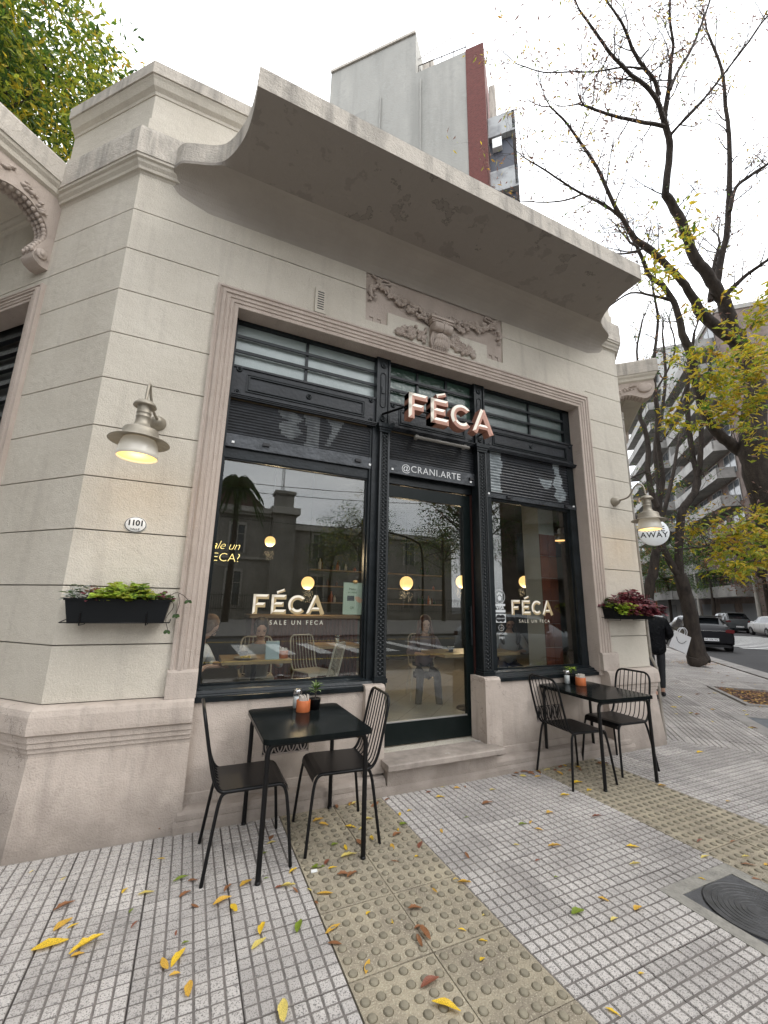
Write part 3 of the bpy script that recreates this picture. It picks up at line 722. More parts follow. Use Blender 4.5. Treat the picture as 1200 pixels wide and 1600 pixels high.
# hoods over the street windows with scroll consoles
def hood(W, t0, sgn):
    off = .80
    cons = [(0, 4.53), (.07, 4.53), (.125, 4.58), (.13, 4.66), (.10, 4.74), (.065, 4.82), (.07, 4.90), (.11, 4.98), (.19, 5.045), (.28, 5.085), (.40, 5.075), (.50, 5.03), (.60, 4.99), (.68, 5.03), (.73, 5.10), (.75, 5.2), (.74, 5.30), (.0, 5.30)]
    cons = [(p.x, p.y) for p in catmull([(a, z, 0) for a, z in cons[:-1]], 4)] + [(.0, 5.30)]
    def ex(b, prof, ta, tb, mi=None):
        n = len(prof); vs = [W(ta, o, z) for o, z in prof] + [W(tb, o, z) for o, z in prof]
        fs = [list(range(n)), list(range(2 * n - 1, n - 1, -1))] + [[i, i + n, (i + 1) % n + n, (i + 1) % n] for i in range(n)]
        b.add([v[:] for v in vs], fs, mi, False)
    for ta in (t0, t0 + 2.25):
        b = MB(); ex(b, cons, ta, ta + .17); cp(b, 'console', STUCP)
        b = MB()
        # oval boss and lower volute on both faces, leaf sprigs
        for tt, dr in ((ta, -1), (ta + .17, 1)):
            b.M = Matrix.Identity(4)
            for (oc, zc, ro, rz, th) in ((.60, 5.175, .105, .085, .035), (.075, 4.64, .045, .05, .02), (.075, 4.64, .022, .025, .03)):
                c = W(tt + dr * .0, oc, zc); vs = []; ring = 20
                for r_, h in ((1, 0), (1, .7), (.85, 1), (.001, 1)):
                    for k in range(ring):
                        a = 2 * PI * k / ring; vs.append(W(tt + dr * th * h, oc + ro * r_ * math.cos(a), zc + rz * r_ * math.sin(a))[:])
                b.add(vs, [(i * ring + k, i * ring + (k + 1) % ring, (i + 1) * ring + (k + 1) % ring, (i + 1) * ring + k) for i in range(3) for k in range(ring)], None, True)
            for k in range(26):
                u = rnd.random(); oc = .48 - .36 * u; zc = 5.21 - .14 * u * u - .10 * max(0, u - .6) + rnd.uniform(-.035, .035)
                p = W(tt + dr * .004, oc, zc); r = rnd.uniform(.012, .026)
                b.M = Matrix.Translation(p) @ Matrix.Rotation(rnd.uniform(0, 3), 4, 'X') @ Matrix.Diagonal((1.6, .7, .8, 1)); b.sphere((0, 0, 0), r, 7, 5); b.M = Matrix.Identity(4)
        # acanthus along the underside
        for k in range(20):
            i = 12 + k * 1.8; a = cons[int(i)]; c = cons[int(i) + 1]; f = i - int(i); oc = a[0] + (c[0] - a[0]) * f + .01; zc = a[1] + (c[1] - a[1]) * f - .005
            for tq in (.03, .085, .14):
                p = W(ta + tq, oc, zc); b.M = Matrix.Translation(p) @ Matrix.Diagonal((1, 1, 1.2, 1)); b.sphere((0, 0, 0), .022, 7, 5); b.M = Matrix.Identity(4)
        b.tube([W(ta + .0, .075, 4.60), W(ta + .17, .075, 4.60)], .062, 14)
        cp(b, 'console_ornament', STUCP)
    # hood slab with cornice mouldings carried round three sides
    a, c, d, e = W(t0, 0), W(t0, off - .08), W(t0 + 2.42, off - .08), W(t0 + 2.42, 0)
    pth = [(p.x, p.y) for p in (a, c, d, e)]
    if sgn < 0: pth = pth[::-1]
    cp(MB().sweep(pth, [(-.3, 5.30), (.0, 5.30), (.03, 5.32), (.04, 5.36), (.065, 5.39), (.075, 5.42), (-.3, 5.42)]), 'hood_moulding', STUC)
    cp(MB().sweep(pth, [(-.3, 5.42), (.085, 5.42), (.085, 5.63), (.075, 5.655), (-.3, 5.68)]), 'hood_band', CONC)
    q = [W(t0 + .2, -.02), W(t0 + .2, .5), W(t0 + 2.2, .5), W(t0 + 2.2, -.02)]; cp(MB().prism([(p.x, p.y) for p in q], 5.32, 5.6, 'z'), 'hood_slab', STUC)
hood(LW, 1.04, -1); hood(RW, 1.14, 1)
# street window left: frame, roller shutter slats, dark opening
for W, sg in ((LW, -1), (RW, 1)):
    b = MB(); frame(b, 1.0, 3.35, .86, 4.355, .15, [(a * .78, p_) for a, p_ in FP[:-1]] + [(.15, -.16)], lambda x, z, p: W(x, p, z)[:]); cp(b, 'window_frame_moulding', STUCP)
    b = MB()
    for k in range(9):
        z = 4.05 - k * .17
        q = [W(1.15, -.12), W(3.2, -.12), W(3.2, -.17), W(1.15, -.17)]; b.prism([(p.x, p.y) for p in q], z - .025, z + .02, 'z')
    cp(b, 'shutter_louvre', IRONS)
    q = [W(1.13, -.2), W(3.22, -.2), W(3.22, -.25), W(1.13, -.25)]; cp(MB().prism([(p.x, p.y) for p in q], .88, 4.3, 'z'), 'dark_shutter', mat('street_shutter_dark', (.03, .032, .03), .5, col2=(.012, .012, .012), nscale=3))
    q = [W(1.15, .02), W(3.2, .02), W(3.2, -.2), W(1.15, -.2)]; cp(MB().prism([(p.x, p.y) for p in q], .80, .9, 'z'), 'sill', STUCB)
# drainpipe at the right corner
PIPE = mat('pipe_grey_beige', (.36, .33, .29), .6, col2=(.22, .20, .17), nscale=8, bump=.2, bscale=90)
b = MB(); b.tube([(5.50, 3.63, 0), (5.455, 3.61, .5), (5.44, 3.60, .84), (5.35, 3.600, .98), (5.335, 3.605, 3.0), (5.335, 3.605, 4.3)], .018, 10); cp(b, 'drainpipe', PIPE)
for z in (1.5, 3.0, 4.2): cp(MB().lathe([(.019, -.015), (.025, -.015), (.025, .015), (.019, .015)], (5.340 - .002 * z, 3.605, z), 12), 'pipe_clip', PIPE)
# air vent above the frame
b = MB(); vx0, vx1, vz0, vz1 = .80, .915, 4.372, 4.655
b.box(vx0, vx1, 3.555, 3.58, vz0, vz1); o = cp(b, 'air_vent', STUC)
b = MB()
for k in range(8): z = vz0 + .04 + k * .027; b.box(vx0 + .025, vx1 - .025, 3.5535, 3.556, z, z + .011)
cp(b, 'vent_slot', BLACKINK)
# ---------------- garland relief
def blob(b, p, r, sc=(1, 1, 1), rot=0.):
    b.M = Matrix.Translation(p) @ Matrix.Rotation(rot, 4, 'Y') @ Matrix.Diagonal((*sc, 1)); b.sphere((0, 0, 0), r, 8, 6); b.M = Matrix.Identity(4)
def petal(b, p, ln, w, ang, lift=.03):
    """little cupped leaf standing out of the wall at angle ang in the XZ plane"""
    b.M = Matrix.Translation(p) @ Matrix.Rotation(-ang, 4, 'Y')
    vs = []; 
    for i in range(5):
        u = i / 4; ww = w * math.sin(PI * (u * .85 + .1)); y = -lift * math.sin(PI * u * .8)
        vs += [(u * ln, y + .004, -ww), (u * ln, y - .012, 0), (u * ln, y + .004, ww)]
    fs = [(i * 3 + k, i * 3 + k + 3, i * 3 + k + 4, i * 3 + k + 1) for i in range(4) for k in range(2)]
    b.add(vs, fs, None, True); b.M = Matrix.Identity(4)
b = MB(); r2 = random.Random(3)
def rosette(b, x, z, r, n=6, y=3.585):
    blob(b, (x, y - .02, z), r * .35)
    for k in range(n): petal(b, (x, y - .008, z), r, r * .42, 2 * PI * k / n + r2.random(), .025)
XL, XR = 1.49, 3.05
def cat_z(x): u = (x - XL) / (XR - XL); return 4.955 - .205 * math.sin(PI * u) ** .8
for k in range(64):
    u = k / 63; x = XL + (XR - XL) * u; th = .03 + .055 * math.sin(PI * u)
    for q in range(2):
        zz = cat_z(x) + r2.uniform(-th, th); xx = x + r2.uniform(-.02, .02)
        if r2.random() < .45: rosette(b, xx, zz, r2.uniform(.03, .045), 5)
        else: blob(b, (xx, 3.57 - r2.random() * .02, zz), r2.uniform(.016, .03), (1, .9, r2.uniform(.8, 1.2)))
cp(b, 'garland', STUCP)
for sx, x0 in ((1, XL), (-1, XR)):
    b = MB()
    bow = [(-.08, .07), (-.03, .045), (0, .0), (.05, .05), (.12, .055), (.14, .02), (.06, 0), (0, -.01)]
    b.tube([(x0 + sx * p[0], 3.575, 4.98 + p[1]) for p in bow], .015, 6)
    rosette(b, x0, 4.985, .045, 6)
    tail = [(0, 0), (-.03, -.05), (-.08, -.07), (-.10, -.14), (-.07, -.20)]
    b.tube([(x0 + sx * p[0], 3.575, 4.97 + p[1]) for p in tail], [.02, .022, .028, .03, .012], 7)
    for k in range(6): petal(b, (x0 + sx * (-.06 + r2.uniform(-.03, .03)), 3.585, 4.9 - k * .03), .05, .02, r2.uniform(3, 6))
    cp(b, 'ribbon', STUCP)
# keystone console with capital, volute and acanthus
b = MB(); kx = 2.235
b.prism([(3.58, 4.335), (3.535, 4.33), (3.52, 4.40), (3.50, 4.50), (3.49, 4.58), (3.475, 4.66), (3.58, 4.70)][::-1], kx - .105, kx + .105, 'x')
b.box(kx - .15, kx + .15, 3.455, 3.582, 4.69, 4.715); b.box(kx - .135, kx + .135, 3.47, 3.582, 4.668, 4.69); b.box(kx - .12, kx + .12, 3.48, 3.582, 4.65, 4.668)
cp(b, 'keystone', STUCP)
b = MB()
for dx in (-.085, -.03, .03, .085): b.tube([(kx + dx - .026, 3.475, 4.585), (kx + dx + .026, 3.475, 4.585)], [.052, .052], 12)
b.tube([(kx - .12, 3.48, 4.585), (kx + .12, 3.48, 4.585)], .042, 12)
for k in range(7):
    petal(b, (kx + (k - 3) * .028, 3.53, 4.345), .17 - abs(k - 3) * .012, .017, PI / 2 + (k - 3) * .06, .045)
for k in range(5): petal(b, (kx + (k - 2) * .04, 3.505, 4.43), .10, .02, PI / 2 + (k - 2) * .25, .04)
for sx in (-1, 1): b.tube(catmull([(kx + sx * .105, 3.53, 4.38), (kx + sx * .12, 3.52, 4.44), (kx + sx * .10, 3.50, 4.53)], 4), .012, 6)
for k in range(7): blob(b, (kx + r2.uniform(-.05, .05), 3.45, 4.63 + r2.uniform(-.02, .02)), .02)
cp(b, 'keystone_acanthus', STUCP)
for sx in (-1, 1):
    b = MB()
    for k in range(46):
        u = r2.random() ** .8; x = kx + sx * (.15 + .36 * u); z = 4.545 - .10 * u + r2.uniform(-1, 1) * (.10 * (1 - u) ** .6 + .015)
        if r2.random() < .5: rosette(b, x, z, r2.uniform(.03, .048), 5)
        else: blob(b, (x, 3.565, z), r2.uniform(.015, .03))
    cp(b, 'flower_spray', STUCP)

#@@SHOPFRONT
# ---------------- iron shopfront
YS = 3.78
# sills with mouldings
for x0, x1 in ((.105, 1.575), (2.93, 4.42)):
    b = MB(); b.prism([(3.80, .80), (3.60, .80), (3.598, .835), (3.625, .84), (3.63, .85), (3.65, .852), (3.66, .872), (3.69, .876), (3.72, .892), (3.80, .895)], x0, x1, 'x'); cp(b, 'iron_sill', IRON)
# fixed window frames: stiles and heads
def ibox(nm, *a, m=IRON, label=None): return cp(MB().box(*a), nm, m, label)
ibox('window_stile', .105, .125, 3.70, 3.84, .88, 4.16); ibox('window_stile', 1.50, 1.575, 3.72, 3.84, .88, 3.4); ibox('window_stile', 1.52, 1.60, 3.70, 3.76, .88, 3.4)
ibox('window_stile', 2.925, 3.035, 3.72, 3.84, .88, 3.4); ibox('window_stile', 4.285, 4.405, 3.72, 3.84, .88, 4.16)
ibox('window_head', .125, 1.50, 3.745, 3.82, 2.795, 2.90); ibox('window_head', 3.035, 4.285, 3.745, 3.82, 2.765, 2.80)
ibox('door_head', 1.60, 2.93, 3.80, 3.86, 2.80, 3.02)
# thin bevel beads round the panes
def bead(x0, x1, z0, z1, y):
    b = MB(); w = .012
    b.box(x0, x1, y, y + .02, z0, z0 + w); b.box(x0, x1, y, y + .02, z1 - w, z1); b.box(x0, x0 + w, y, y + .02, z0 + w, z1 - w); b.box(x1 - w, x1, y, y + .02, z0 + w, z1 - w)
    cp(b, 'glazing_bead', IRON)
bead(.125, 1.50, .895, 2.795, 3.757); bead(3.035, 4.285, .895, 2.765, 3.757)
wl_ = cp(MB().box(.125, 1.50, YS, YS + .006, .88, 2.80), 'shop_window_pane', GLASS)
wr_ = cp(MB().box(3.035, 4.285, YS, YS + .006, .88, 2.77), 'shop_window_pane', GLASS)
# door
dr = MB(); dr.box(1.70, 1.775, 3.82, 3.87, .262, 2.79); dr.box(2.71, 2.80, 3.82, 3.87, .262, 2.79); dr.box(1.775, 2.71, 3.82, 3.87, .262, .455); dr.box(1.775, 2.71, 3.82, 3.87, 2.66, 2.79)
dro = cp(dr, 'door', DOORP, 'black glazed entrance door')
pn = MB().box(1.775, 2.71, 3.842, 3.848, .455, 2.66).build('door_pane', GLASS, dro)
b = MB(); b.box(1.775, 2.71, 3.828, 3.842, .455, .467); b.build('door_bead', mat('aluminium_bead', (.45, .44, .42), .4, metal=.6), dro)
b = MB(); b.tube([(2.755, 3.78, 1.15), (2.755, 3.78, 1.55)], .012, 8); b.tube([(2.755, 3.82, 1.2), (2.755, 3.78, 1.2)], .008, 6); b.tube([(2.755, 3.82, 1.5), (2.755, 3.78, 1.5)], .008, 6); b.build('handle', IRON, dro)
cp(MB().box(2.80, 2.86, 3.80, 3.88, .25, 2.82), 'door_jamb', mat('dark_red_jamb', (.045, .016, .013), .5)); ibox('door_jamb', 2.86, 2.93, 3.76, 3.88, .25, 2.82)
ibox('door_jamb', 1.60, 1.70, 3.78, 3.88, .25, 2.82)
# ornate cast-iron columns: shaft with a beaded, scrolled face
def ironcol(x0, x1):
    col = cp(MB().box(x0, x1, 3.665, 3.78, .855, 3.345), 'iron_column', IRON)
    b = MB(); cx = (x0 + x1) / 2; w = x1 - x0
    b.box(x0, x0 + .018, 3.650, 3.665, .86, 3.33); b.box(x1 - .018, x1, 3.650, 3.665, .86, 3.33)
    z = .89
    k = 0
    while z < 3.27:
        b.sphere((cx, 3.662, z), .0135, 8, 5, sc=(1, .8, 1)); 
        for sx in (-1, 1):
            b.tube([(cx + sx * .030, 3.66, z - .012), (cx + sx * .036, 3.655, z + .006), (cx + sx * .026, 3.655, z + .022), (cx + sx * .012, 3.66, z + .018)], .0052, 5, caps=False)
        z += .0385; k += 1
    b.build('scrollwork', mat('cast_iron_relief', (.03, .033, .035), .3, metal=.3), col)
    b = MB()
    for (h0, h1, ex) in ((3.285, 3.31, .008), (3.31, 3.335, .016), (3.335, 3.375, .028)): b.box(x0 - ex, x1 + ex, 3.65 - ex, 3.78, h0, h1)
    b.build('capital', IRON, col); b = MB()
    for (h0, h1, ex) in ((.852, .89, .012), (.89, .91, .004)): b.box(x0 - ex, x1 + ex, 3.65 - ex, 3.78, h0, h1)
    b.build('base', IRON, col)
ironcol(1.583, 1.693); ironcol(2.803, 2.925)
# roller shutters rolled part-way: corrugated curtain + bottom bar
SHP = mat('shutter_mural_grey_white', (.27, .30, .31), .5, col2=(.12, .14, .15), nscale=9)
SHD = mat('shutter_mural_faded', (.11, .12, .125), .5, col2=(.04, .045, .05), nscale=9)
def shutter(x0, x1, z0, z1, zb, polys, pitch, label=None, pm_=None):
    b = MB(); nx = 70; nz = int(round((z1 - z0) / pitch)); sub = 4; vs = []; 
    for j in range(nz * sub + 1):
        ph = (j % sub) / sub; y = 3.735 - .012 * math.sin(PI * ph) ** .7
        z = z0 + (z1 - z0) * j / (nz * sub)
        for i in range(nx + 1): vs.append((x0 + (x1 - x0) * i / nx, y, z))
    fs = []; ms = []
    for j in range(nz * sub):
        for i in range(nx):
            f = (j * (nx + 1) + i, j * (nx + 1) + i + 1, (j + 1) * (nx + 1) + i + 1, (j + 1) * (nx + 1) + i)
            cx = (vs[f[0]][0] + vs[f[1]][0]) / 2; cz = (vs[f[0]][2] + vs[f[2]][2]) / 2
            b.add([], [], None)
            b.f.append(list(f)); b.m.append(1 if any(inpoly(cx, cz, p) for p in polys) else 0); b.s.append(True)
    b.v = vs
    s_ = cp(b, 'roller_shutter', [IRONS, pm_ or SHP], label)
    bb = MB().box(x0, x1, 3.715, 3.745, zb, z0); bb.build('bottom_bar', mat('shutter_bar_grey', (.06, .065, .072), .35, metal=.3, col2=(.03, .033, .037), nscale=6, bump=.2, bscale=25), s_)
    lk = MB()
    for xx in ((x0 + .22 * (x1 - x0), x0 + .85 * (x1 - x0)) if x1 != 2.80 else (x0 + .93 * (x1 - x0),)): lk.box(xx, xx + .06, 3.695, 3.714, (zb + z0) / 2 - .012, (zb + z0) / 2 + .016)
    lk.build('lock', BLACKINK, s_)
    lk = MB(); 
    for xx in (x0 + .05, x1 - .07): lk.box(xx, xx + .022, 3.705, 3.7145, zb + .03, zb + .05)
    lk.build('bar_fixing', WHITE, s_)
    return s_
shutter(.125, 1.56, 3.01, 3.345, 2.89, [[(.56, 3.33), (.72, 3.33), (.80, 3.28), (.74, 3.22), (.80, 3.14), (.70, 3.05), (.60, 3.1), (.57, 3.2), (.66, 3.24), (.57, 3.28)], [(.80, 3.345), (.96, 3.345), (.965, 3.01), (.83, 3.01), (.84, 3.2)], [(1.02, 3.345), (1.22, 3.345), (1.07, 3.05), (1.03, 3.05), (1.10, 3.25)]], .029, None, SHD)
shm = shutter(1.695, 2.80, 3.03, 3.345, 2.885, [], .029)
shutter(2.93, 4.40, 2.835, 3.37, 2.785, [[(2.93, 3.37), (3.20, 3.37), (3.22, 3.2), (3.17, 3.0), (3.2, 2.86), (3.02, 2.86), (3.0, 3.1), (2.95, 3.2)], [(3.80, 3.13), (4.02, 3.13), (3.99, 3.05), (3.93, 3.0), (3.86, 3.02), (3.81, 3.08)], [(4.03, 3.37), (4.14, 3.37), (4.14, 3.25), (4.2, 3.15), (4.17, 3.08), (4.25, 2.98), (4.22, 2.89), (4.12, 2.86), (4.03, 2.93), (4.08, 3.02), (4.02, 3.08), (4.08, 3.2)]], .036)
textobj('lettering', '@CRANI.ARTE', .105, mat('white_paint_marks', (.75, .76, .76), .6), (2.235 - cafe.location.x, 3.713 - 3.58, 2.957), 0, cafe, space=1.1)
b = MB(); b.tube([(1.98, 3.64, 3.30), (2.68, 3.64, 3.30)], .018, 10); b.box(2.0, 2.03, 3.64, 3.70, 3.29, 3.33); b.box(2.62, 2.65, 3.64, 3.70, 3.29, 3.33); cp(b, 'tube_lamp', mat('dull_tube', (.25, .24, .22), .4))
# panels above the shutters with stepped mouldings and rosettes
def ring(b, cx, cz, r, y): b.lathe([(r, 0), (r, -.008), (r * .8, -.014), (r * .6, -.006), (r * .45, -.006), (r * .3, -.016), (.0001, -.018)], (cx, y, cz), 14, axis='y')
for x0, x1 in ((.125, 1.545), (1.70, 2.80), (2.95, 4.40)):
    b = MB(); b.box(x0, x1, 3.705, 3.745, 3.37, 3.672); 
    for k, (z, h, pr) in enumerate(((3.345, .012, .03), (3.357, .012, .04), (3.369, .012, .05), (3.655, .02, .012))): b.box(x0, x1, 3.705 - pr, 3.706, z, z + h)
    pnl = cp(b, 'iron_panel', IRONS)
    b = MB(); a0, a1, c0, c1 = x0 + .12, x1 - .12, 3.43, 3.61
    for e, y in ((0, 3.695), (.02, 3.690)):
        w = .010
        for (p, q, r, s) in ((a0 + e, a1 - e, c0 + e, c0 + e + w), (a0 + e, a1 - e, c1 - e - w, c1 - e), (a0 + e, a0 + e + w, c0 + e + w, c1 - e - w), (a1 - e - w, a1 - e, c0 + e + w, c1 - e - w)): b.box(p, q, y, 3.7055, r, s)
    b.build('panel_bead', IRON, pnl)
    b = MB()
    for cx, cz in ((x0 + .05, 3.64), (x0 + .05, 3.41), (x1 - .05, 3.64), (x1 - .05, 3.41), ((x0 + x1) / 2, 3.52)): ring(b, cx, cz, .027, 3.704)
    b.build('rosette', IRON, pnl)
# transom lights
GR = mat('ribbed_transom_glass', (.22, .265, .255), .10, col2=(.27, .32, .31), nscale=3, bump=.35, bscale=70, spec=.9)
GRD = mat('darker_transom_glass', (.065, .085, .08), .10, col2=(.09, .115, .11), nscale=3, bump=.35, bscale=70, spec=.9)  # same ribbed glass in a darker tone, right-hand transom
GRG = mat('dark_green_transom_glass', (.045, .085, .065), .15, col2=(.03, .06, .045), nscale=5, bump=.3, bscale=20, spec=.7)
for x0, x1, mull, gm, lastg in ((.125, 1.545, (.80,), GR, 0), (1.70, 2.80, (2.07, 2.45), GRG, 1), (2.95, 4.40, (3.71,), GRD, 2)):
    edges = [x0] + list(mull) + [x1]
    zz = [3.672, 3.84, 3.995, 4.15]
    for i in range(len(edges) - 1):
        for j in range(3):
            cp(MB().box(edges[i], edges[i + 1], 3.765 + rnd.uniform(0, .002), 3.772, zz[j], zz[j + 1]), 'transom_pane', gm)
    for m_ in mull: ibox('glazing_bar', m_ - .013, m_ + .013, 3.742, 3.764, 3.672, 4.15)
    for z in zz[1:3]: ibox('glazing_bar', x0, x1, 3.725, 3.741, z - .014, z + .014)
    ibox('transom_rail', x0, x1, 3.72, 3.78, 4.135, 4.165)
for x0, x1 in ((1.545, 1.70), (2.80, 2.95)):
    pst = cp(MB().box(x0, x1, 3.69, 3.78, 3.375, 4.165), 'transom_post', IRON)
    b = MB(); b.box(x0, x0 + .02, 3.675, 3.69, 3.39, 4.15); b.box(x1 - .02, x1, 3.675, 3.69, 3.39, 4.15); cx = (x0 + x1) / 2
    b.tube([(cx + .03 * math.cos(a), 3.688, 3.78 + .03 * math.sin(a) + (.17 if math.sin(a) > 0 else -.17)) for a in [2 * PI * (k + .5) / 16 for k in range(16)]], .006, 6, closed=True)
    ring(b, cx, 4.07, .032, 3.69); ring(b, cx, 3.45, .032, 3.69); b.box(cx - .018, cx + .018, 3.68, 3.69, 3.74, 3.82)
    b.build('post_ornament', IRON, pst)

# chiselled two-tone letters made of hipped strokes
def stroke(b, p, q, w, h, depth, cL, cR, y0):
    """ridge bar from p to q (x,z); facets facing left/up get cL, right/down cR"""
    p, q = Vector(p), Vector(q); d = (q - p).normalized(); n = Vector((-d.y, d.x)) * w / 2
    a, c, e, f = p + n, q + n, q - n, p - n; r0, r1 = p + d * w / 2, q - d * w / 2
    def P(v, y): return (v.x, y, v.y)
    vs = [P(a, y0), P(c, y0), P(e, y0), P(f, y0), P(r0, y0 - h), P(r1, y0 - h), P(a, y0 + depth), P(c, y0 + depth), P(e, y0 + depth), P(f, y0 + depth)]
    def pick(nx, nz): return cL if (-nx * .8 + nz) > 0 else cR
    for fs, nn in (((0, 4, 5, 1), n), ((3, 2, 5, 4), -n), ((0, 3, 4), -d), ((1, 5, 2), d)):
        nn = Vector(nn).normalized(); b.add(vs, [fs], pick(nn.x, nn.y), False)
    if depth: b.add(vs, [(0, 1, 7, 6), (2, 3, 9, 8), (1, 2, 8, 7), (3, 0, 6, 9), (6, 7, 8, 9)], 2, False)
def letters(x0, z0, H, y, h, depth, w=.24, names=True):
    """returns list of (MB, char)"""
    L = []; W_ = w * H
    def mk(): return MB()
    hw = W_ / 2
    b = mk(); x = x0
    stroke(b, (x + hw, z0), (x + hw, z0 + H), W_, h, depth, 0, 1, y); stroke(b, (x, z0 + H - hw), (x + .78 * H, z0 + H - hw), W_, h, depth, 0, 1, y); stroke(b, (x, z0 + H * .46), (x + .62 * H, z0 + H * .46), W_, h, depth, 0, 1, y); L.append((b, 'letter_f'))
    x += .92 * H; b = mk()
    stroke(b, (x + hw, z0), (x + hw, z0 + H), W_, h, depth, 0, 1, y)
    for zz, ln in ((z0 + H - hw, .76), (z0 + H * .5, .64), (z0 + hw, .78)): stroke(b, (x, zz), (x + ln * H, zz), W_, h, depth, 0, 1, y)
    stroke(b, (x + .26 * H, z0 + H * 1.10), (x + .66 * H, z0 + H * 1.25), W_ * .62, h * .7, depth, 0, 1, y); L.append((b, 'letter_e'))
    x += .88 * H; b = mk(); R = H / 2 - hw; cx, cz = x + H / 2, z0 + H / 2
    an = [math.radians(a) for a in range(42, 319, 23)]
    N_ = 30; A0, A1 = math.radians(42), math.radians(318); ro, ri = R + hw, R - hw; vs = []
    for i in range(N_ + 1):
        a = A0 + (A1 - A0) * i / N_; am = A0 + .16 + (A1 - A0 - .32) * i / N_
        vs += [(cx + ro * math.cos(a), y, cz + ro * math.sin(a)), (cx + R * math.cos(am), y - h, cz + R * math.sin(am)), (cx + ri * math.cos(a), y, cz + ri * math.sin(a)), (cx + ro * math.cos(a), y + depth, cz + ro * math.sin(a)), (cx + ri * math.cos(a), y + depth, cz + ri * math.sin(a))]
    for i in range(N_):
        a = A0 + (A1 - A0) * (i + .5) / N_; nx, nz = math.cos(a), math.sin(a); j = i * 5; k_ = j + 5
        b.add(vs, [(j, k_, k_ + 1, j + 1)], 0 if (-nx * .8 + nz) > 0 else 1, False); b.add(vs, [(j + 1, k_ + 1, k_ + 2, j + 2)], 0 if (nx * .8 - nz) > 0 else 1, False)
        if depth: b.add(vs, [(j, j + 3, k_ + 3, k_), (j + 2, k_ + 2, k_ + 4, j + 4)], 2, False)
    for j in (0, N_ * 5):
        b.add(vs, [(j, j + 1, j + 2)], 1, False)
        if depth: b.add(vs, [(j, j + 2, j + 4, j + 3)], 2, False)
    L.append((b, 'letter_c'))
    x += .98 * H; b = mk(); aw = 1.02 * H
    stroke(b, (x + hw * .9, z0 - .0 * H), (x + aw / 2 + .02 * H, z0 + H), W_ * .95, h, depth, 0, 1, y); stroke(b, (x + aw - hw * .9, z0), (x + aw / 2 - .02 * H, z0 + H), W_ * .95, h, depth, 1, 1, y)
    stroke(b, (x + .22 * H, z0 + H * .28), (x + aw - .22 * H, z0 + H * .28), W_ * .8, h * .8, depth, 0, 1, y); L.append((b, 'letter_a'))
    return L
# projecting FECA sign
sg = thing('fascia_sign', 'three-dimensional salmon and cream FÉCA letter sign projecting over the door', 'sign', (2.24, 3.33, 3.48))
for b, nm in letters(1.735, 3.335, .272, 3.315, .009, .095): b.build(nm, [CREAM, PINK, PINKD], sg, sg.location)
b = MB(); b.tube([(1.72, 3.36, 3.45), (2.78, 3.36, 3.45)], .012, 8); b.tube([(1.70, 3.36, 3.45), (1.62, 3.68, 3.50)], .012, 8); b.tube([(2.78, 3.36, 3.45), (2.86, 3.68, 3.50)], .012, 8); b.build('mounting_bracket', BLK, sg, sg.location)
# flat window lettering
for x0, H, pan, sub, sx, sz in ((.485, .168, wl_, .052, .875, 1.373), (3.31, .165, wr_, .050, 3.64, 1.393)):
    for b, nm in letters(x0, 1.445 if x0 < 1 else 1.463, H, 3.7785, .0012, 0): b.build(nm, [CREAM, TAN], pan)
    textobj('lettering', 'SALE UN FECA', sub, mat('window_vinyl_cream', (.62, .58, .48), .6), (sx, 3.7785, sz), 0, pan, space=1.5)
# stickers on the right pane
VIN = mat('window_vinyl_white', (.60, .62, .62), .6)
def flat(b, x0, x1, z0, z1, y=3.7785): b.box(x0, x1, y, y + .0008, z0, z1)
b = MB(); b.lathe([(.078, 0), (.078, -.0008), (.073, -.0008), (.073, 0)], (3.143, 3.779, 1.66), 32, axis='y')
for dx, dz, r in ((-.030, .022, .012), (-.011, .036, .012), (.011, .036, .012), (.030, .022, .012)):
    b.M = Matrix.Translation((3.143 + dx, 3.7785, 1.66 + dz)) @ Matrix.Diagonal((.75, 1, 1.2, 1)); b.lathe([(r, 0), (.0001, 0)], (0, 0, 0), 14, axis='y'); b.M = Matrix.Identity(4)
b.lathe([(.026, 0), (.0001, 0)], (3.143, 3.7785, 1.655 - .012), 18, axis='y'); b.build('paw_sticker', VIN, wr_)
b = MB(); flat(b, 3.075, 3.22, 1.558, 1.580); flat(b, 3.075, 3.22, 1.488, 1.515); b.build('card_sticker', VIN, wr_)
textobj('lettering', 'VISA', .055, VIN, (3.148, 3.7785, 1.536), 0, wr_, bold=.001)
b = MB(); ring_o = [(3.148 - .072, 1.378), (3.148 + .072, 1.378), (3.148 + .072, 1.470), (3.148 - .072, 1.470)]
b.prism(ring_o, 3.7782, 3.779, 'y'); b.build('card_sticker', VIN, wr_)
b = MB()
for dx in (-.026, .026): b.lathe([(.040, 0), (.0001, 0)], (3.148 + dx, 3.7776, 1.424), 22, axis='y')
b.build('card_sticker_mark', BLACKINK, wr_)
textobj('lettering', 'mastercard', .026, VIN, (3.148, 3.777, 1.424), 0, wr_)
b = MB(); b.M = Matrix.Translation((3.152, 3.7785, 1.322)) @ Matrix.Diagonal((1.25, 1, 1, 1)); b.lathe([(.032, 0), (.032, -.0006), (.029, -.0006), (.029, 0)], (0, 0, 0), 26, axis='y'); b.tube([(-.018, -.0004, .002), (-.006, -.0004, -.008), (.006, -.0004, .004), (.018, -.0004, -.004)], .0016, 4); b.M = Matrix.Identity(4); b.build('handshake_sticker', VIN, wr_)
textobj('lettering', 'mercado', .042, VIN, (3.155, 3.7785, 1.262), 0, wr_); textobj('lettering', 'pago', .042, VIN, (3.155, 3.7785, 1.222), 0, wr_)
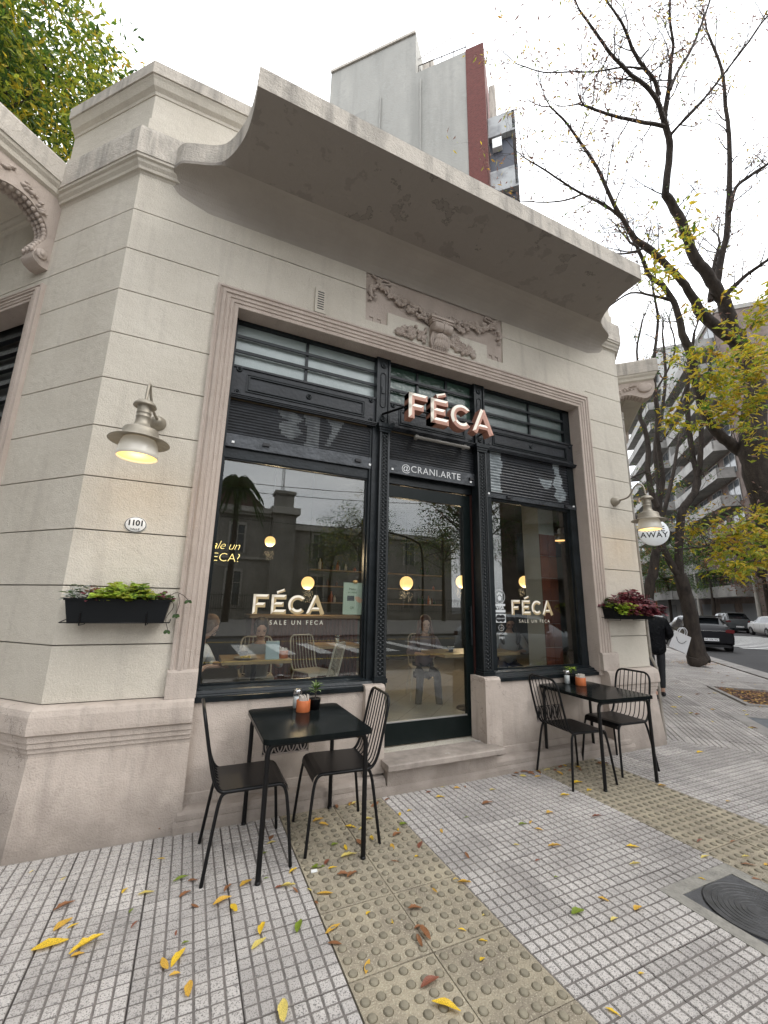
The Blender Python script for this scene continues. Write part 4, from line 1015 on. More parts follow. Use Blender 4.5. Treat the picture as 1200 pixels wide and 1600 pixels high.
#@@DETAILS
# ================================================================== INTERIOR
FL = .19
b = MB(); b.prism([(-.6, 3.87), (5.1, 3.87), (11.7, 10.45), (-7.2, 10.45)], .05, FL - .004, 'z'); cp(b, 'interior_floor_bed', JOINT)
k = 0
fm = MB(); h = .232
for i in range(-16, 30):
    for j in range(-16, 30):
        cx, cy = 2.2 + (i - j) * .235, 4.4 + (i + j - 2) * .235
        if 3.88 + h < cy < 10 and 3.3 - cy + h < cx < cy + 1.2 - h:
            fm.add([(cx - h, cy, FL), (cx, cy - h, FL), (cx + h, cy, FL), (cx, cy + h, FL)], [(0, 1, 2, 3)])
cp(fm, 'interior_floor_tile', mat('interior_cream_tile', (.42, .39, .33), .3, speck=(.25, .22, .18), sscale=90, slo=.5, shi=.6), kind='stuff')
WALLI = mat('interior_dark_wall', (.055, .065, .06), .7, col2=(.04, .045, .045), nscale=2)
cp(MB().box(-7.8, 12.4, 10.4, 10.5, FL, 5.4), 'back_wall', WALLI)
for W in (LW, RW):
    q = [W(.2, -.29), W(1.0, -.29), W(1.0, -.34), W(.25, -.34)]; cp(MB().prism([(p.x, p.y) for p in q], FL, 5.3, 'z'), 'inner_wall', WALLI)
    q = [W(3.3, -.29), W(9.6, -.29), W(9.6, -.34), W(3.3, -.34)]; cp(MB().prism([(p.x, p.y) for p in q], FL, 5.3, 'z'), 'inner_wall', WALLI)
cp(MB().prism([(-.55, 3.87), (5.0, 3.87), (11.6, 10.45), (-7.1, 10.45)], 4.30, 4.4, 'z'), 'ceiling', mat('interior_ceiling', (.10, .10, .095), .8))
# wooden-slat bar front and terracotta tiled pier
SLAT = mat('dark_red_wood_slat', (.10, .028, .018), .5)
b = MB().box(1.9, 2.6, 7.0, 7.5, FL, 1.33); bar = thing('bar_counter', 'dark red slatted bar counter at the back of the cafe', 'counter', (1.7, 7.0, FL))
b = MB(); b.box(.9, 2.7, 7.02, 7.6, FL, 1.30); b.build('carcass', SLAT, bar, bar.location)
for k in range(26): MB().box(.9 + k * .069, .94 + k * .069, 6.99, 7.02, FL, 1.30).build('slat', SLAT, bar, bar.location)
MB().box(.86, 2.74, 6.96, 7.64, 1.30, 1.345).build('counter_top', mat('oak_top', (.42, .29, .16), .4, col2=(.33, .22, .12), nscale=3, stretch=(1, 8, 8)), bar, bar.location)
TCT = mat('terracotta_wall_tile', (.15, .042, .022), .4, col2=(.11, .03, .017), nscale=5, rand=.15)
pr_ = thing('tiled_pier', 'terracotta tiled pier inside the right window', 'pier', (4.25, 4.22, FL))
MB().box(4.13, 4.40, 4.12, 4.42, FL, 4.2).build('pier_core', mat('pier_plaster', (.33, .32, .29), .8), pr_, pr_.location)
for i in range(8):
    for j in range(2):
        z0_ = FL + i * .29; x0_ = 4.125 + j * .14
        if z0_ < 2.5: MB().box(x0_ + .003, x0_ + .137, 4.108, 4.122, z0_ + .003, z0_ + .287).build('wall_tile', TCT, pr_, pr_.location)
# back shelf with bottles, espresso machine block
sh = thing('back_shelf', 'shelf of bottles and cups on the dark back wall of the cafe', 'shelf', (4.2, 10.2, 1.6))
b = MB()
for z in (1.55, 1.95, 2.35): b.box(2.6, 6.4, 10.12, 10.38, z, z + .03)
b.build('shelf_board', mat('oak_top', (.4, .3, .2)), sh, sh.location)
for q in range(36):
    z = rnd.choice((1.58, 1.98, 2.38)); x = rnd.uniform(2.7, 6.3); hh = rnd.uniform(.1, .28); r = rnd.uniform(.03, .045)
    MB().lathe([(.001, 0), (r, 0), (r, hh * .6), (r * .4, hh * .8), (r * .4, hh), (.001, hh)], (x, 10.25, z), 10).build('bottle', rnd.choice((WHITE, mat('amber_glass', (.12, .05, .02), .2), mat('green_bottle', (.03, .08, .04), .2), TERRA)), sh, sh.location)
# pendant globes
GLOBE = mat('lit_globe_glass', (.8, .7, .5), .4, emit=(1., .60, .20), estr=1.25)
def pendant(px_, py_, Y, r, lbl):
    p = atY(px_, py_, Y); o = thing('pendant_lamp', lbl, 'lamp', p, 0, 'globe pendant lamps inside the cafe')
    b = MB(); b.sphere(p, r, 20, 12); b.build('globe', GLOBE, o, p)
    li = bpy.data.lights.new('globe_light', 'POINT'); li.energy = 15; li.color = (1, .72, .42); li.shadow_soft_size = r; lo_ = bpy.data.objects.new('globe_light', li); C.objects.link(lo_); lo_.parent = o; lo_.location = (0, 0, -r - .1)
    b = MB(); b.tube([(p.x, p.y, p.z + r), (p.x, p.y, 4.3)], .006, 6); b.build('cord', BLK, o, p)
    b = MB(); b.lathe([(.001, .03), (.03, .03), (.03, 0), (.001, 0)], (p.x, p.y, p.z + r - .005), 12); b.build('cap', BLK, o, p)
pendant(422, 846, 5.2, .065, 'small lit globe pendant high in the left window')
pendant(481, 911, 7.0, .11, 'lit globe pendant just above the FÉCA window lettering on the left')
pendant(635, 911, 7.2, .13, 'lit globe pendant seen on the left side of the glass door')
pendant(722, 909, 7.2, .13, 'lit globe pendant seen at the right edge of the glass door')
pendant(820, 909, 7.2, .13, 'lit globe pendant above the FÉCA lettering in the right window')
p = atY(836, 857, 7.0); o = thing('spot_lamp', 'small bright white ceiling spot in the right window', 'lamp', p)
b = MB(); b.sphere(p, .055, 14, 8, sc=(1.4, 1, .6)); b.build('bulb', mat('bright_spot', (1, 1, .9), .4, emit=(1, .97, .8), estr=9), o, p)
b = MB(); b.lathe([(.05, .02), (.09, .10), (.09, .16), (.001, .16)], p, 14); b.tube([(p.x, p.y, p.z + .16), (p.x, p.y, 4.3)], .01, 6); b.build('spot_housing', BLK, o, p)
p = atY(875, 845, 4.9); o = thing('dome_lamp', 'warm lit dome pendant at the top right of the right window', 'lamp', p)
b = MB(); b.lathe([(.12, 0), (.115, .05), (.08, .09), (.03, .11), (.03, .18), (.001, .18)], p, 20); b.build('shade', NICK, o, p)
b = MB(); b.lathe([(.112, .006), (.001, .006)], p, 20); b.build('lit_diffuser', mat('warm_diffuser', (.9, .6, .3), .5, emit=(1, .55, .2), estr=1.6), o, p); b = MB(); b.tube([(p.x, p.y, p.z + .18), (p.x, p.y, 4.3)], .006, 6); b.build('cord', BLK, o, p)
# neon
NEON = mat('neon_yellow_tube', (1, .9, .4), .4, emit=(1, .72, .25), estr=1.6)
nn_ = thing('neon_sign', 'yellow script neon sign reading Sale un FECA? inside the left window', 'sign', (.2, 4.2, 2.0))
textobj('neon_text', 'Sale un', .115, NEON, (.02, .0, .065), 0, nn_, ext=.003, shear=.35, space=.92, bold=-.0025); textobj('neon_text', 'FECA?', .115, NEON, (.03, .0, -.05), 0, nn_, ext=.003, shear=.05, bold=-.0025)
MB().box(-.13, .37, 4.212, 4.222, 1.87, 2.12).build('backing', glassmat('acrylic_clear', (.97, .97, .97), .4), nn_, nn_.location)
# poster behind the left pane
po = thing('poster', 'pale green payment poster with a hand holding a card, taped inside the left window', 'poster', (1.405, 3.80, 1.6))
MB().box(1.305, 1.495, 3.797, 3.80, 1.448, 1.745).build('sheet', mat('poster_pale_green', (.40, .45, .36), .6), po, po.location)
MB().box(1.345, 1.415, 3.7955, 3.7968, 1.575, 1.622).build('printed_card', mat('printed_dark_grey', (.06, .065, .07), .6), po, po.location)
b = MB(); b.M = Matrix.Translation((1.45, 3.796, 1.59)) @ Matrix.Rotation(.45, 4, 'Y'); b.prism([(-.035, .012), (.0, .028), (.045, .02), (.048, -.016), (.01, -.022), (-.03, -.004)], 0, .001, 'y'); b.M = Matrix.Identity(4); b.build('printed_hand', mat('printed_skin', (.62, .36, .25), .7), po, po.location)
INK = mat('printed_green_ink', (.09, .13, .08), .7)
textobj('lettering', 'Menú', .032, INK, (-.01, -.005, .085), 0, po); textobj('lettering', 'en mesa', .028, INK, (-.01, -.005, .055), 0, po); textobj('lettering', 'QR', .03, INK, (-.01, -.005, -.09), 0, po)
b = MB(); b.sphere((1.42, 3.79, 1.755), .022, 10, 6, sc=(1.3, .5, .8)); b.build('clip', mat('brass', (.5, .3, .12), .4, metal=.6), po, po.location)

#@@LAMPS
# ================================================================== WALL LAMPS, PLATE, DISC
def walllamp(lx, wx, label):
    o = thing('wall_lamp', label, 'lamp', (wx, 3.58, 2.93), 0, 'nickel wall lamps either side of the shopfront')
    Y = 3.58 - .42; L = o.location
    b = MB(); b.lathe([(.001, -.085), (.02, -.085), (.035, -.07), (.055, -.03), (.062, -.01), (.062, 0), (.001, 0)], (wx, 3.58, 2.93), 24, axis='y'); b.build('wall_rose', NICK, o, L)
    b = MB(); pts = catmull([(wx, 3.50, 2.935), (wx + (lx - wx) * .3, 3.42, 2.94), (wx + (lx - wx) * .6, 3.36, 2.97), (lx, 3.30, 3.06), (lx, 3.245, 3.085), (lx, 3.185, 3.05), (lx, Y, 2.93)], 5)
    b.tube(pts, .0105, 8); b.build('gooseneck_arm', NICK, o, L)
    z = 2.62
    b = MB(); lh_ = [(.001, .405), (.018, .40), (.05, .385), (.07, .355), (.074, .335), (.068, .332), (.05, .345), (.045, .33), (.045, .275), (.047, .272), (.047, .262), (.045, .26), (.045, .235), (.047, .232), (.047, .222), (.045, .22), (.046, .17), (.055, .14), (.08, .118), (.105, .105), (.112, .09), (.112, .05), (.118, .045), (.118, .02), (.14, .008), (.188, -.008), (.19, -.014), (.182, -.012), (.13, .004), (.10, .006)]
    lh_ = [(r_, h_ * (.76 if h_ > .02 else 1)) for r_, h_ in lh_]
    b.lathe(lh_, (lx, Y, z), 40); b.build('lamp_head', NICK, o, L)
    b = MB(); b.lathe([(.100, .005), (.112, -.02), (.122, -.06), (.127, -.10), (.127, -.125), (.124, -.125), (.122, -.10), (.117, -.06), (.10, -.015)], (lx, Y, z), 40); b.build('glass_shade', mat('milk_glass_lit', (.62, .60, .55), .25, emit=(1, .86, .62), estr=.10), o, L)
    b = MB(); b.lathe([(.120, -.112), (.001, -.112)], (lx, Y, z), 32); b.build('lit_diffuser', mat('lamp_diffuser_lit', (1, .8, .4), .5, emit=(1, .58, .10), estr=.72), o, L)
    li = bpy.data.lights.new('lamp_bulb', 'POINT'); li.energy = 1.3; li.color = (1, .68, .35); li.shadow_soft_size = .08
    lo_ = bpy.data.objects.new('lamp_bulb', li); C.objects.link(lo_); lo_.parent = o; lo_.location = (lx - wx, -.42, z - .16 - 2.93)
walllamp(-.445, -.399, 'lit nickel barn-style wall lamp above the oval 1101 number plate')
walllamp(4.955, 4.934, 'lit nickel wall lamp on the right pier in front of the TAKE AWAY disc')
pl = thing('number_plate', 'oval white enamel plate with black house number 1101', 'house number', (-.443, 3.58, 2.095))
b = MB(); b.M = Matrix.Translation((-.443, 3.58, 2.097)) @ Matrix.Diagonal((1.22, 1, 1, 1)); b.lathe([(.0605, 0), (.0605, -.006), (.055, -.012), (.03, -.015), (.0001, -.016)], (0, 0, 0), 36, axis='y'); b.M = Matrix.Identity(4); b.build('enamel', WHITE, pl, pl.location)
b = MB(); b.M = Matrix.Translation((-.443, 3.58, 2.097)) @ Matrix.Diagonal((1.22, 1, 1, 1)); b.lathe([(.0585, -.0095), (.057, -.0115), (.0555, -.0125), (.0545, -.0122)], (0, -.0006, 0), 36, axis='y'); b.M = Matrix.Identity(4); b.build('rim_line', BLACKINK, pl, pl.location)
textobj('lettering', '1101', .058, BLACKINK, (0, -.0175, .012), 0, pl, bold=.0018, space=.95); textobj('lettering', 'VALLE', .023, BLACKINK, (.0, -.0165, -.034), 0, pl)
b = MB()
for dx in (-.061, .061): b.lathe([(.005, -.006), (.0001, -.014)], (-.443 + dx, 3.579, 2.097), 10, axis='y')
b.build('screw', BLACKINK, pl, pl.location)
ds = thing('projecting_sign', 'round white TAKE AWAY disc sign projecting from the side wall behind the lamp', 'sign', RW(.97, 0, 2.70))
cs = (atD(1021, 832, 1)); 
# disc stands square to the side wall, its face toward the crossing
c = Vector((6.28, 3.96, 2.70)); Rm = Matrix.Translation(c) @ Matrix.Rotation(-PI / 4, 4, 'Z')
b = MB(); b.M = Rm; b.lathe([(.001, .02), (.202, .02), (.205, .015), (.205, -.015), (.202, -.02), (.001, -.02)], (0, 0, 0), 48, axis='y'); b.build('disc', mat('sign_white_acrylic', (.80, .83, .84), .3), ds, ds.location)
for t_, dz in (('TAKE', .045), ('AWAY', -.045)):
    me = textmesh(t_, .115, bold=.0015, space=1.1); me.materials.clear(); me.materials.append(BLACKINK); o = bpy.data.objects.new('lettering', me); C.objects.link(o); o.parent = ds
    o.matrix_local = Matrix.Translation(-ds.location) @ Rm @ Matrix.Translation((0, -.0225, dz)) @ Matrix.Rotation(PI / 2, 4, 'X')
b = MB(); w0 = RW(.97, 0, 2.78); d0 = c + Vector((0, 0, .19)); b.tube([RW(.97, 0, 2.93), c + Vector((.05, -.05, .23))], .012, 8); b.tube([c + Vector((0, 0, .23)), c + Vector((0, 0, .19))], .01, 6); b.build('bracket', BLK, ds, ds.location)

# ================================================================== FLOWER BOXES
def leafquad(b, p, d, nrm, ln, w, mi=0, curl=.2):
    d = Vector(d).normalized(); s = d.cross(Vector(nrm)); s = s.normalized() if s.length > 1e-4 else d.orthogonal().normalized(); n = s.cross(d)
    p = Vector(p); vs = [p, p + d * ln * .35 + s * w * .5 + n * ln * curl * .3, p + d * ln * .4 + n * ln * (curl * .15), p + d * ln * .35 - s * w * .5 + n * ln * curl * .3, p + d * ln * .75 + s * w * .38 + n * ln * curl * .1, p + d * ln * .78, p + d * ln * .75 - s * w * .38 + n * ln * curl * .1, p + d * ln - n * ln * curl * .6]
    b.add([v[:] for v in vs], [(0, 2, 1), (0, 3, 2), (1, 2, 5, 4), (2, 3, 6, 5), (4, 5, 7), (5, 6, 7)], mi, False)
def planter(x0, x1, z0, z1, label, spec, seed):
    o = thing('flower_box', label, 'flower box', ((x0 + x1) / 2, 3.5, z0), 0, 'window boxes on the piers'); L = o.location; r = random.Random(seed)
    b = MB(); t = .03
    Y0, Y1 = 3.385, 3.545
    vs = [(x0 + t, Y0 + .015, z0), (x1 - t, Y0 + .015, z0), (x1 - t, Y1, z0), (x0 + t, Y1, z0), (x0, Y0, z1), (x1, Y0, z1), (x1, Y1 + .01, z1), (x0, Y1 + .01, z1)]
    b.add(vs, [(0, 3, 2, 1), (0, 1, 5, 4), (1, 2, 6, 5), (2, 3, 7, 6), (3, 0, 4, 7)]); b.box(x0 - .006, x1 + .006, Y0 - .006, Y0 + .006, z1 - .012, z1 + .003); b.box(x0 - .006, x1 + .006, Y1 + .004, Y1 + .014, z1 - .012, z1 + .003)
    b.build('trough', mat('black_plastic', (.005, .006, .007), .5, spec=.2), o, L)
    MB().box(x0 + .01, x1 - .01, Y0 + .01, Y1, z1 - .03, z1 - .02).build('soil', mat('potting_soil', (.03, .02, .015), 1), o, L)
    b = MB()
    for fx in (.16, .78):
        xx = x0 + (x1 - x0) * fx; b.tube([(xx, 3.58, z0 + .05), (xx, 3.56, z0 - .012), (xx, 3.395, z0 - .012), (xx, 3.385, z0 + .07)], .004, 6)
    b.tube([(x0 - .01, 3.58, z0 + .02), (x0 - .01, 3.40, z0 + .005), (x1 + .01, 3.40, z0 + .005), (x1 + .01, 3.58, z0 + .02)], .004, 6)
    b.build('wire_holder', BLK, o, L)
    for (nm, ms, fx0, fx1, n, ln, w, hgt, over) in spec:
        b = MB()
        for k in range(int(n * 1.5)):
            fx = r.uniform(fx0, fx1); x = x0 + (x1 - x0) * fx; y = r.uniform(Y0 - over, Y1 + .01); hh = z1 - .01 + hgt * (r.random() ** 1.2) * (1.15 - 1.6 * abs((fx - (fx0 + fx1) / 2) / (fx1 - fx0)))
            if y < Y0: hh = z1 - r.random() * .11 * (over > .03) + .02
            a = r.uniform(0, 2 * PI); d = Vector((math.cos(a), math.sin(a) - .35, r.uniform(-.25, .6)))
            leafquad(b, (x, y, hh), d, (0, -.5, 1), ln * 1.2 * r.uniform(.6, 1.2), w * 1.25 * r.uniform(.7, 1.1), r.randrange(len(ms)))
        for k in range(n // 14):
            x = x0 + (x1 - x0) * r.uniform(fx0, fx1); b.tube([(x, 3.47, z1 - .02), (x + r.uniform(-.03, .03), 3.45, z1 + hgt * .8)], .0022, 4, len(ms) - 1)
        b.build(nm, ms, o, L, kind='stuff')
    return o
P1 = planter(-.755, -.135, 1.385, 1.545, 'black flower box with lime and silver foliage below the 1101 plate',
        [('silver_foliage', [LSIL, LGD, LSIL], 0, .2, 90, .05, .016, .10, .02), ('rust_foliage', [LB, LPUR], .18, .28, 34, .045, .02, .08, .01), ('lime_foliage', [LCH, LCH, LYG], .27, .58, 170, .045, .04, .11, .03), ('green_foliage', [LCH, LG, LYG], .52, .8, 170, .042, .04, .13, .03), ('dark_foliage', [LG, LGD, LPUR], .78, 1.0, 70, .035, .03, .06, .02)], 5)
b = MB(); r = random.Random(8)
for path in ([(-.16, 3.45, 1.56), (-.11, 3.42, 1.60), (-.06, 3.42, 1.585), (-.02, 3.42, 1.55)], [(-.14, 3.44, 1.56), (-.11, 3.41, 1.50), (-.15, 3.42, 1.42), (-.13, 3.42, 1.34)], [(-.09, 3.42, 1.59), (-.075, 3.41, 1.53), (-.09, 3.42, 1.45)]):
    b.tube(catmull(path, 4), .0025, 5, 0)
    for k in range(3): leafquad(b, path[-1], (r.uniform(-1, 1), -.3, -.8), (0, -1, 0), .035, .022, 1)
b.build('trailing_vine', [TWIG, LGD], P1, P1.location)
P2 = planter(4.47, 5.20, 1.435, 1.575, 'black flower box overflowing with burgundy and lime foliage below the right lamp',
        [('dark_foliage', [LPUR, LGD], 0, .22, 60, .05, .035, .12, .02), ('lime_foliage', [LCH, LCH, LYG], .02, .45, 190, .05, .045, .05, .09), ('burgundy_foliage', [LPUR, LPUR, leafmat('leaf_wine', (.20, .04, .05), .3)], .2, 1.05, 620, .055, .042, .20, .12), ('green_tip', [LG, LCH], .9, 1.02, 26, .045, .03, .01, .12)], 9)

# ================================================================== TABLES AND CHAIRS
def rrect(x0, x1, y0, y1, r, n=5):
    out = []
    for cx, cy, a0 in ((x1 - r, y1 - r, 0), (x0 + r, y1 - r, 90), (x0 + r, y0 + r, 180), (x1 - r, y0 + r, 270)):
        for k in range(n + 1): a = math.radians(a0 + 90 * k / n); out.append((cx + r * math.cos(a), cy + r * math.sin(a)))
    return out
def make_table(W_, D_, H_, label, grp):
    o = thing('cafe_table', label, 'table', (0, 0, 0), 0, grp)
    b = MB(); b.prism(rrect(-W_ / 2, W_ / 2, -D_ / 2, D_ / 2, .045), H_ - .028, H_ - .003, 'z'); b.prism(rrect(-W_ / 2 + .004, W_ / 2 - .004, -D_ / 2 + .004, D_ / 2 - .004, .042), H_ - .003, H_, 'z'); b.build('tabletop', BLKTOP, o)
    for sx in (-1, 1):
        for sy in (-1, 1):
            x, y = sx * (W_ / 2 - .035), sy * (D_ / 2 - .05)
            b = MB(); b.tube(catmull([(x * .80, y, H_ - .04), (x * .93, y, H_ - .045), (x, y, H_ - .09), (x, y, H_ - .2), (x * 1.01, y * 1.0, .0)], 4), .0155, 10)
            b.lathe([(.017, 0), (.017, .015), (.001, .015)], (x * 1.01, y, 0), 10); b.build('leg', BLK, o)
    for sy in (-1, 1): MB().box(-W_ / 2 + .07, W_ / 2 - .07, sy * (D_ / 2 - .05) - .01, sy * (D_ / 2 - .05) + .01, H_ - .05, H_ - .028).build('apron', BLK, o)
    return o
def make_chair(label, grp, cm=BLK, sm=None):
    """faces +X; seat centre at origin"""
    sm = sm or BLK
    o = thing('cafe_chair', label, 'chair', (0, 0, 0), 0, grp); h = .455; w = .20
    b = MB(); prof = [(-.20, h), (.15, h), (.185, h - .006), (.205, h - .022), (.212, h - .05)]
    for i in range(len(prof) - 1):
        (xa, za), (xb, zb) = prof[i], prof[i + 1]
        b.add([(xa, -w, za), (xb, -w, zb), (xb, w, zb), (xa, w, za), (xa, -w, za - .004), (xb, -w, zb - .004), (xb, w, zb - .004), (xa, w, za - .004)], [(0, 1, 2, 3), (7, 6, 5, 4), (0, 4, 5, 1), (2, 6, 7, 3)])
    b.add([(-.2, -w, h), (-.2, w, h), (-.2, w, h - .004), (-.2, -w, h - .004)], [(0, 1, 2, 3)]); b.build('seat', sm, o)
    for sy in (-1, 1):
        b = MB(); b.tube(catmull([(.12, sy * w, h - .012), (.165, sy * w, h - .014), (.195, sy * w, h - .05), (.215, sy * (w + .01), h - .16), (.245, sy * (w + .035), 0)], 4), .0105, 8); b.build('leg', cm, o)
        b = MB(); b.tube(catmull([(-.12, sy * w, h - .012), (-.165, sy * w, h - .016), (-.19, sy * w, h - .05), (-.21, sy * (w + .01), h - .16), (-.25, sy * (w + .035), 0)], 4), .0105, 8); b.build('leg', cm, o)
    b = MB()
    for sy in (-1, 1): b.tube([(-.15, sy * w, h - .012), (.14, sy * w, h - .012)], .0105, 8)
    b.build('seat_rail', cm, o)
    top = .90; lean = .10
    def bx(z): return -.205 - lean * max(0, (z - h)) / (top - h) - .02 * math.sin(min(1, max(0, (z - h) / .12)) * PI / 2)
    def side(sy): return [(-.13, sy * w, h - .012), (-.19, sy * w, h - .004), (bx(h + .06), sy * (w + .002), h + .06), (bx(h + .2), sy * (w + .002), h + .2), (bx(top - .08), sy * (w - .002), top - .08), (bx(top - .02), sy * (w - .025), top - .02), (bx(top), sy * (w - .07), top)]
    L_ = catmull(side(-1), 4); R_ = catmull(side(1), 4)[::-1]
    b = MB(); b.tube(L_ + R_, .0105, 8); b.build('back_frame', cm, o)
    for k in range(7):
        y = -w + 2 * w * (k + 1) / 8
        b = MB(); b.tube(catmull([(-.17, y, h - .006), (-.20, y, h + .004), (bx(h + .06), y, h + .06), (bx(h + .25), y, h + .25), (bx(top), y, top)], 3), .0045, 6, caps=False); b.build('back_bar', cm, o)
    return o
TG = 'black metal tables in front of the cafe'; CG = 'black wire-backed chairs at the pavement tables'
tA = make_table(.70, .80, .75, 'black square metal table nearest the camera, left of the door', TG); tA.location = (.83, 3.11, 0)
tB = copytree(tA); tB['label'] = 'black square metal table below the right window'; tB.location = (3.80, 3.20, 0); tB.rotation_euler.z = -.06
cA1 = make_chair('black wire-backed chair on the left side of the nearest table', CG); cA1.location = (.47, 3.085, 0); cA1.rotation_euler.z = .0
for (x, y, r, lb) in ((1.075, 3.12, PI - .06, 'black wire-backed chair between the nearest table and the door'), (3.46, 3.18, -.10, 'black wire-backed chair on the door side of the far table'), (4.14, 3.24, PI - .05, 'black wire-backed chair at the far right beside the pier')):
    c_ = copytree(cA1); c_.location = (x, y, 0); c_.rotation_euler.z = r; c_['label'] = lb
def dispenser(x, y, z, lb):
    o = thing('sugar_shaker', lb, 'sugar shaker', (x, y, z), 0, 'table sugar shakers'); b = MB(); b.lathe([(.001, 0), (.033, 0), (.034, .01), (.031, .06), (.033, .105), (.034, .108)], (0, 0, 0), 20); b.build('jar', glassmat('jar_glass', (.86, .88, .88)), o)
    b = MB(); b.lathe([(.001, .004), (.029, .004), (.027, .06), (.029, .085), (.001, .09)], (0, 0, 0), 16); b.build('sugar', WHITE, o)
    b = MB(); b.lathe([(.035, .105), (.036, .125), (.034, .135), (.001, .138)], (0, 0, 0), 20); b.build('lid', mat('steel_lid', (.5, .5, .5), .25, metal=1), o); return o
def napkins(x, y, z, lb, rot=0.):
    o = thing('napkin_holder', lb, 'napkin holder', (x, y, z), rot, 'orange napkin pots on the tables'); b = MB(); b.lathe([(.001, 0), (.050, 0), (.052, .004), (.052, .078), (.050, .082), (.046, .078), (.046, .01), (.001, .01)], (0, 0, 0), 28); b.build('pot', TERRA, o)
    b = MB(); rr = random.Random(int(x * 100))
    for k in range(9):
        b.M = Matrix.Translation((-.03 + k * .0075, rr.uniform(-.006, .006), 0)) @ Matrix.Rotation(rr.uniform(-.12, .12), 4, 'Y') @ Matrix.Rotation(rr.uniform(-.1, .1), 4, 'X'); hh = .105 + rr.uniform(-.01, .012); b.box(-.0016, .0016, -.027, .027, .02, hh)
    b.M = Matrix.Identity(4); b.build('napkin', mat('napkin_paper', (.72, .68, .62), .9), o); return o
def potplant(x, y, z, lb, kind, rotz=0.):
    o = thing('potted_plant', lb, 'plant', (x, y, z), rotz, 'little potted plants on the tables'); b = MB(); b.lathe([(.001, 0), (.034, 0), (.044, .075), (.046, .08), (.042, .08), (.04, .07), (.001, .07)], (0, 0, 0), 20); b.build('pot', BLK, o)
    b = MB(); rr = random.Random(4)
    if kind == 'spiky':
        for k in range(34):
            a = rr.uniform(0, 2 * PI); el = rr.uniform(.1, 1.3); z0 = .11 + rr.random() * .05; d = Vector((math.cos(a) * math.cos(el), math.sin(a) * math.cos(el), math.sin(el)))
            leafquad(b, (0, 0, z0), d, (0, 0, 1), rr.uniform(.06, .085), .012, rr.randrange(2), .35)
    else:
        for k in range(30):
            a = rr.uniform(0, 2 * PI); p = Vector((math.cos(a) * rr.random() * .04, math.sin(a) * rr.random() * .04, .10 + rr.random() * .07))
            leafquad(b, p, (math.cos(a), math.sin(a), rr.uniform(-.2, .6)), (0, 0, 1), .05, .034, rr.randrange(3), .25)
    b.build('foliage', [LG, LCH, LCH] if kind != 'spiky' else [LG, leafmat('leaf_variegated', (.35, .45, .2), .3)], o)
    b = MB(); b.tube([(0, 0, .07), (.004, 0, .16)], .005, 6); b.build('stem', TWIG, o); return o
dispenser(.835, 3.43, .75, 'glass sugar shaker behind the napkin pot on the nearest table'); napkins(.855, 3.31, .75, 'orange napkin pot on the nearest table'); potplant(.955, 3.345, .75, 'spiky little plant in a black pot on the nearest table', 'spiky')
dispenser(3.815, 3.53, .75, 'glass sugar shaker on the far table'); napkins(3.875, 3.405, .75, 'orange napkin pot on the far table'); potplant(3.90, 3.545, .75, 'bushy lime plant in a black pot on the far table', 'bushy')

#@@PEOPLE
# ================================================================== PEOPLE
SKIN = mat('skin', (.56, .34, .25), .5); HAIRD = mat('dark_hair', (.02, .012, .009), .5, bump=.5, bscale=80); HAIRR = mat('auburn_hair', (.07, .02, .011), .45, bump=.5, bscale=80)
def skinmesh(name, J_, E_, m, parent, sub=2, root=0):
    me = bpy.data.meshes.new(name); me.from_pydata([j[0] for j in J_], E_, []); o = bpy.data.objects.new(name, me); C.objects.link(o)
    md = o.modifiers.new('s', 'SKIN'); md.use_smooth_shade = True
    for i, j in enumerate(J_):
        r = j[1]; me.skin_vertices[0].data[i].radius = (r, r) if not isinstance(r, tuple) else r
        me.skin_vertices[0].data[i].use_root = (i == root)
    s = o.modifiers.new('d', 'SUBSURF'); s.levels = sub; s.render_levels = sub
    dg = bpy.context.evaluated_depsgraph_get(); m2 = bpy.data.meshes.new_from_object(o.evaluated_get(dg)); bpy.data.objects.remove(o)
    m2.materials.clear(); m2.materials.append(m)
    for p_ in m2.polygons: p_.use_smooth = True
    q = bpy.data.objects.new(name, m2); C.objects.link(q); q.parent = parent; return q
def chain(pts, rs): return list(zip(pts, rs)), [(i, i + 1) for i in range(len(pts) - 1)]
def head(b, c, tilt=0., yawr=0.):
    """head mesh with nose, brow, chin, ears; c = head centre; faces -Y before yaw"""
    b.M = Matrix.Translation(c) @ Matrix.Rotation(yawr, 4, 'Z') @ Matrix.Rotation(tilt, 4, 'X')
    b.sphere((0, .01, .02), .095, 18, 14, sc=(.80, 1.0, 1.12)); b.sphere((0, -.018, -.055), .062, 14, 10, sc=(.85, 1.0, 1.05))
    b.add([(0, -.098, .02), (-.012, -.088, -.02), (.012, -.088, -.02), (0, -.112, -.018), (0, -.088, -.03)], [(0, 1, 3), (0, 3, 2), (1, 4, 3), (3, 4, 2)], None, True)
    for sx in (-1, 1): b.sphere((sx * .077, .012, 0), .02, 8, 6, sc=(.4, .8, 1.3))
    b.M = Matrix.Identity(4)
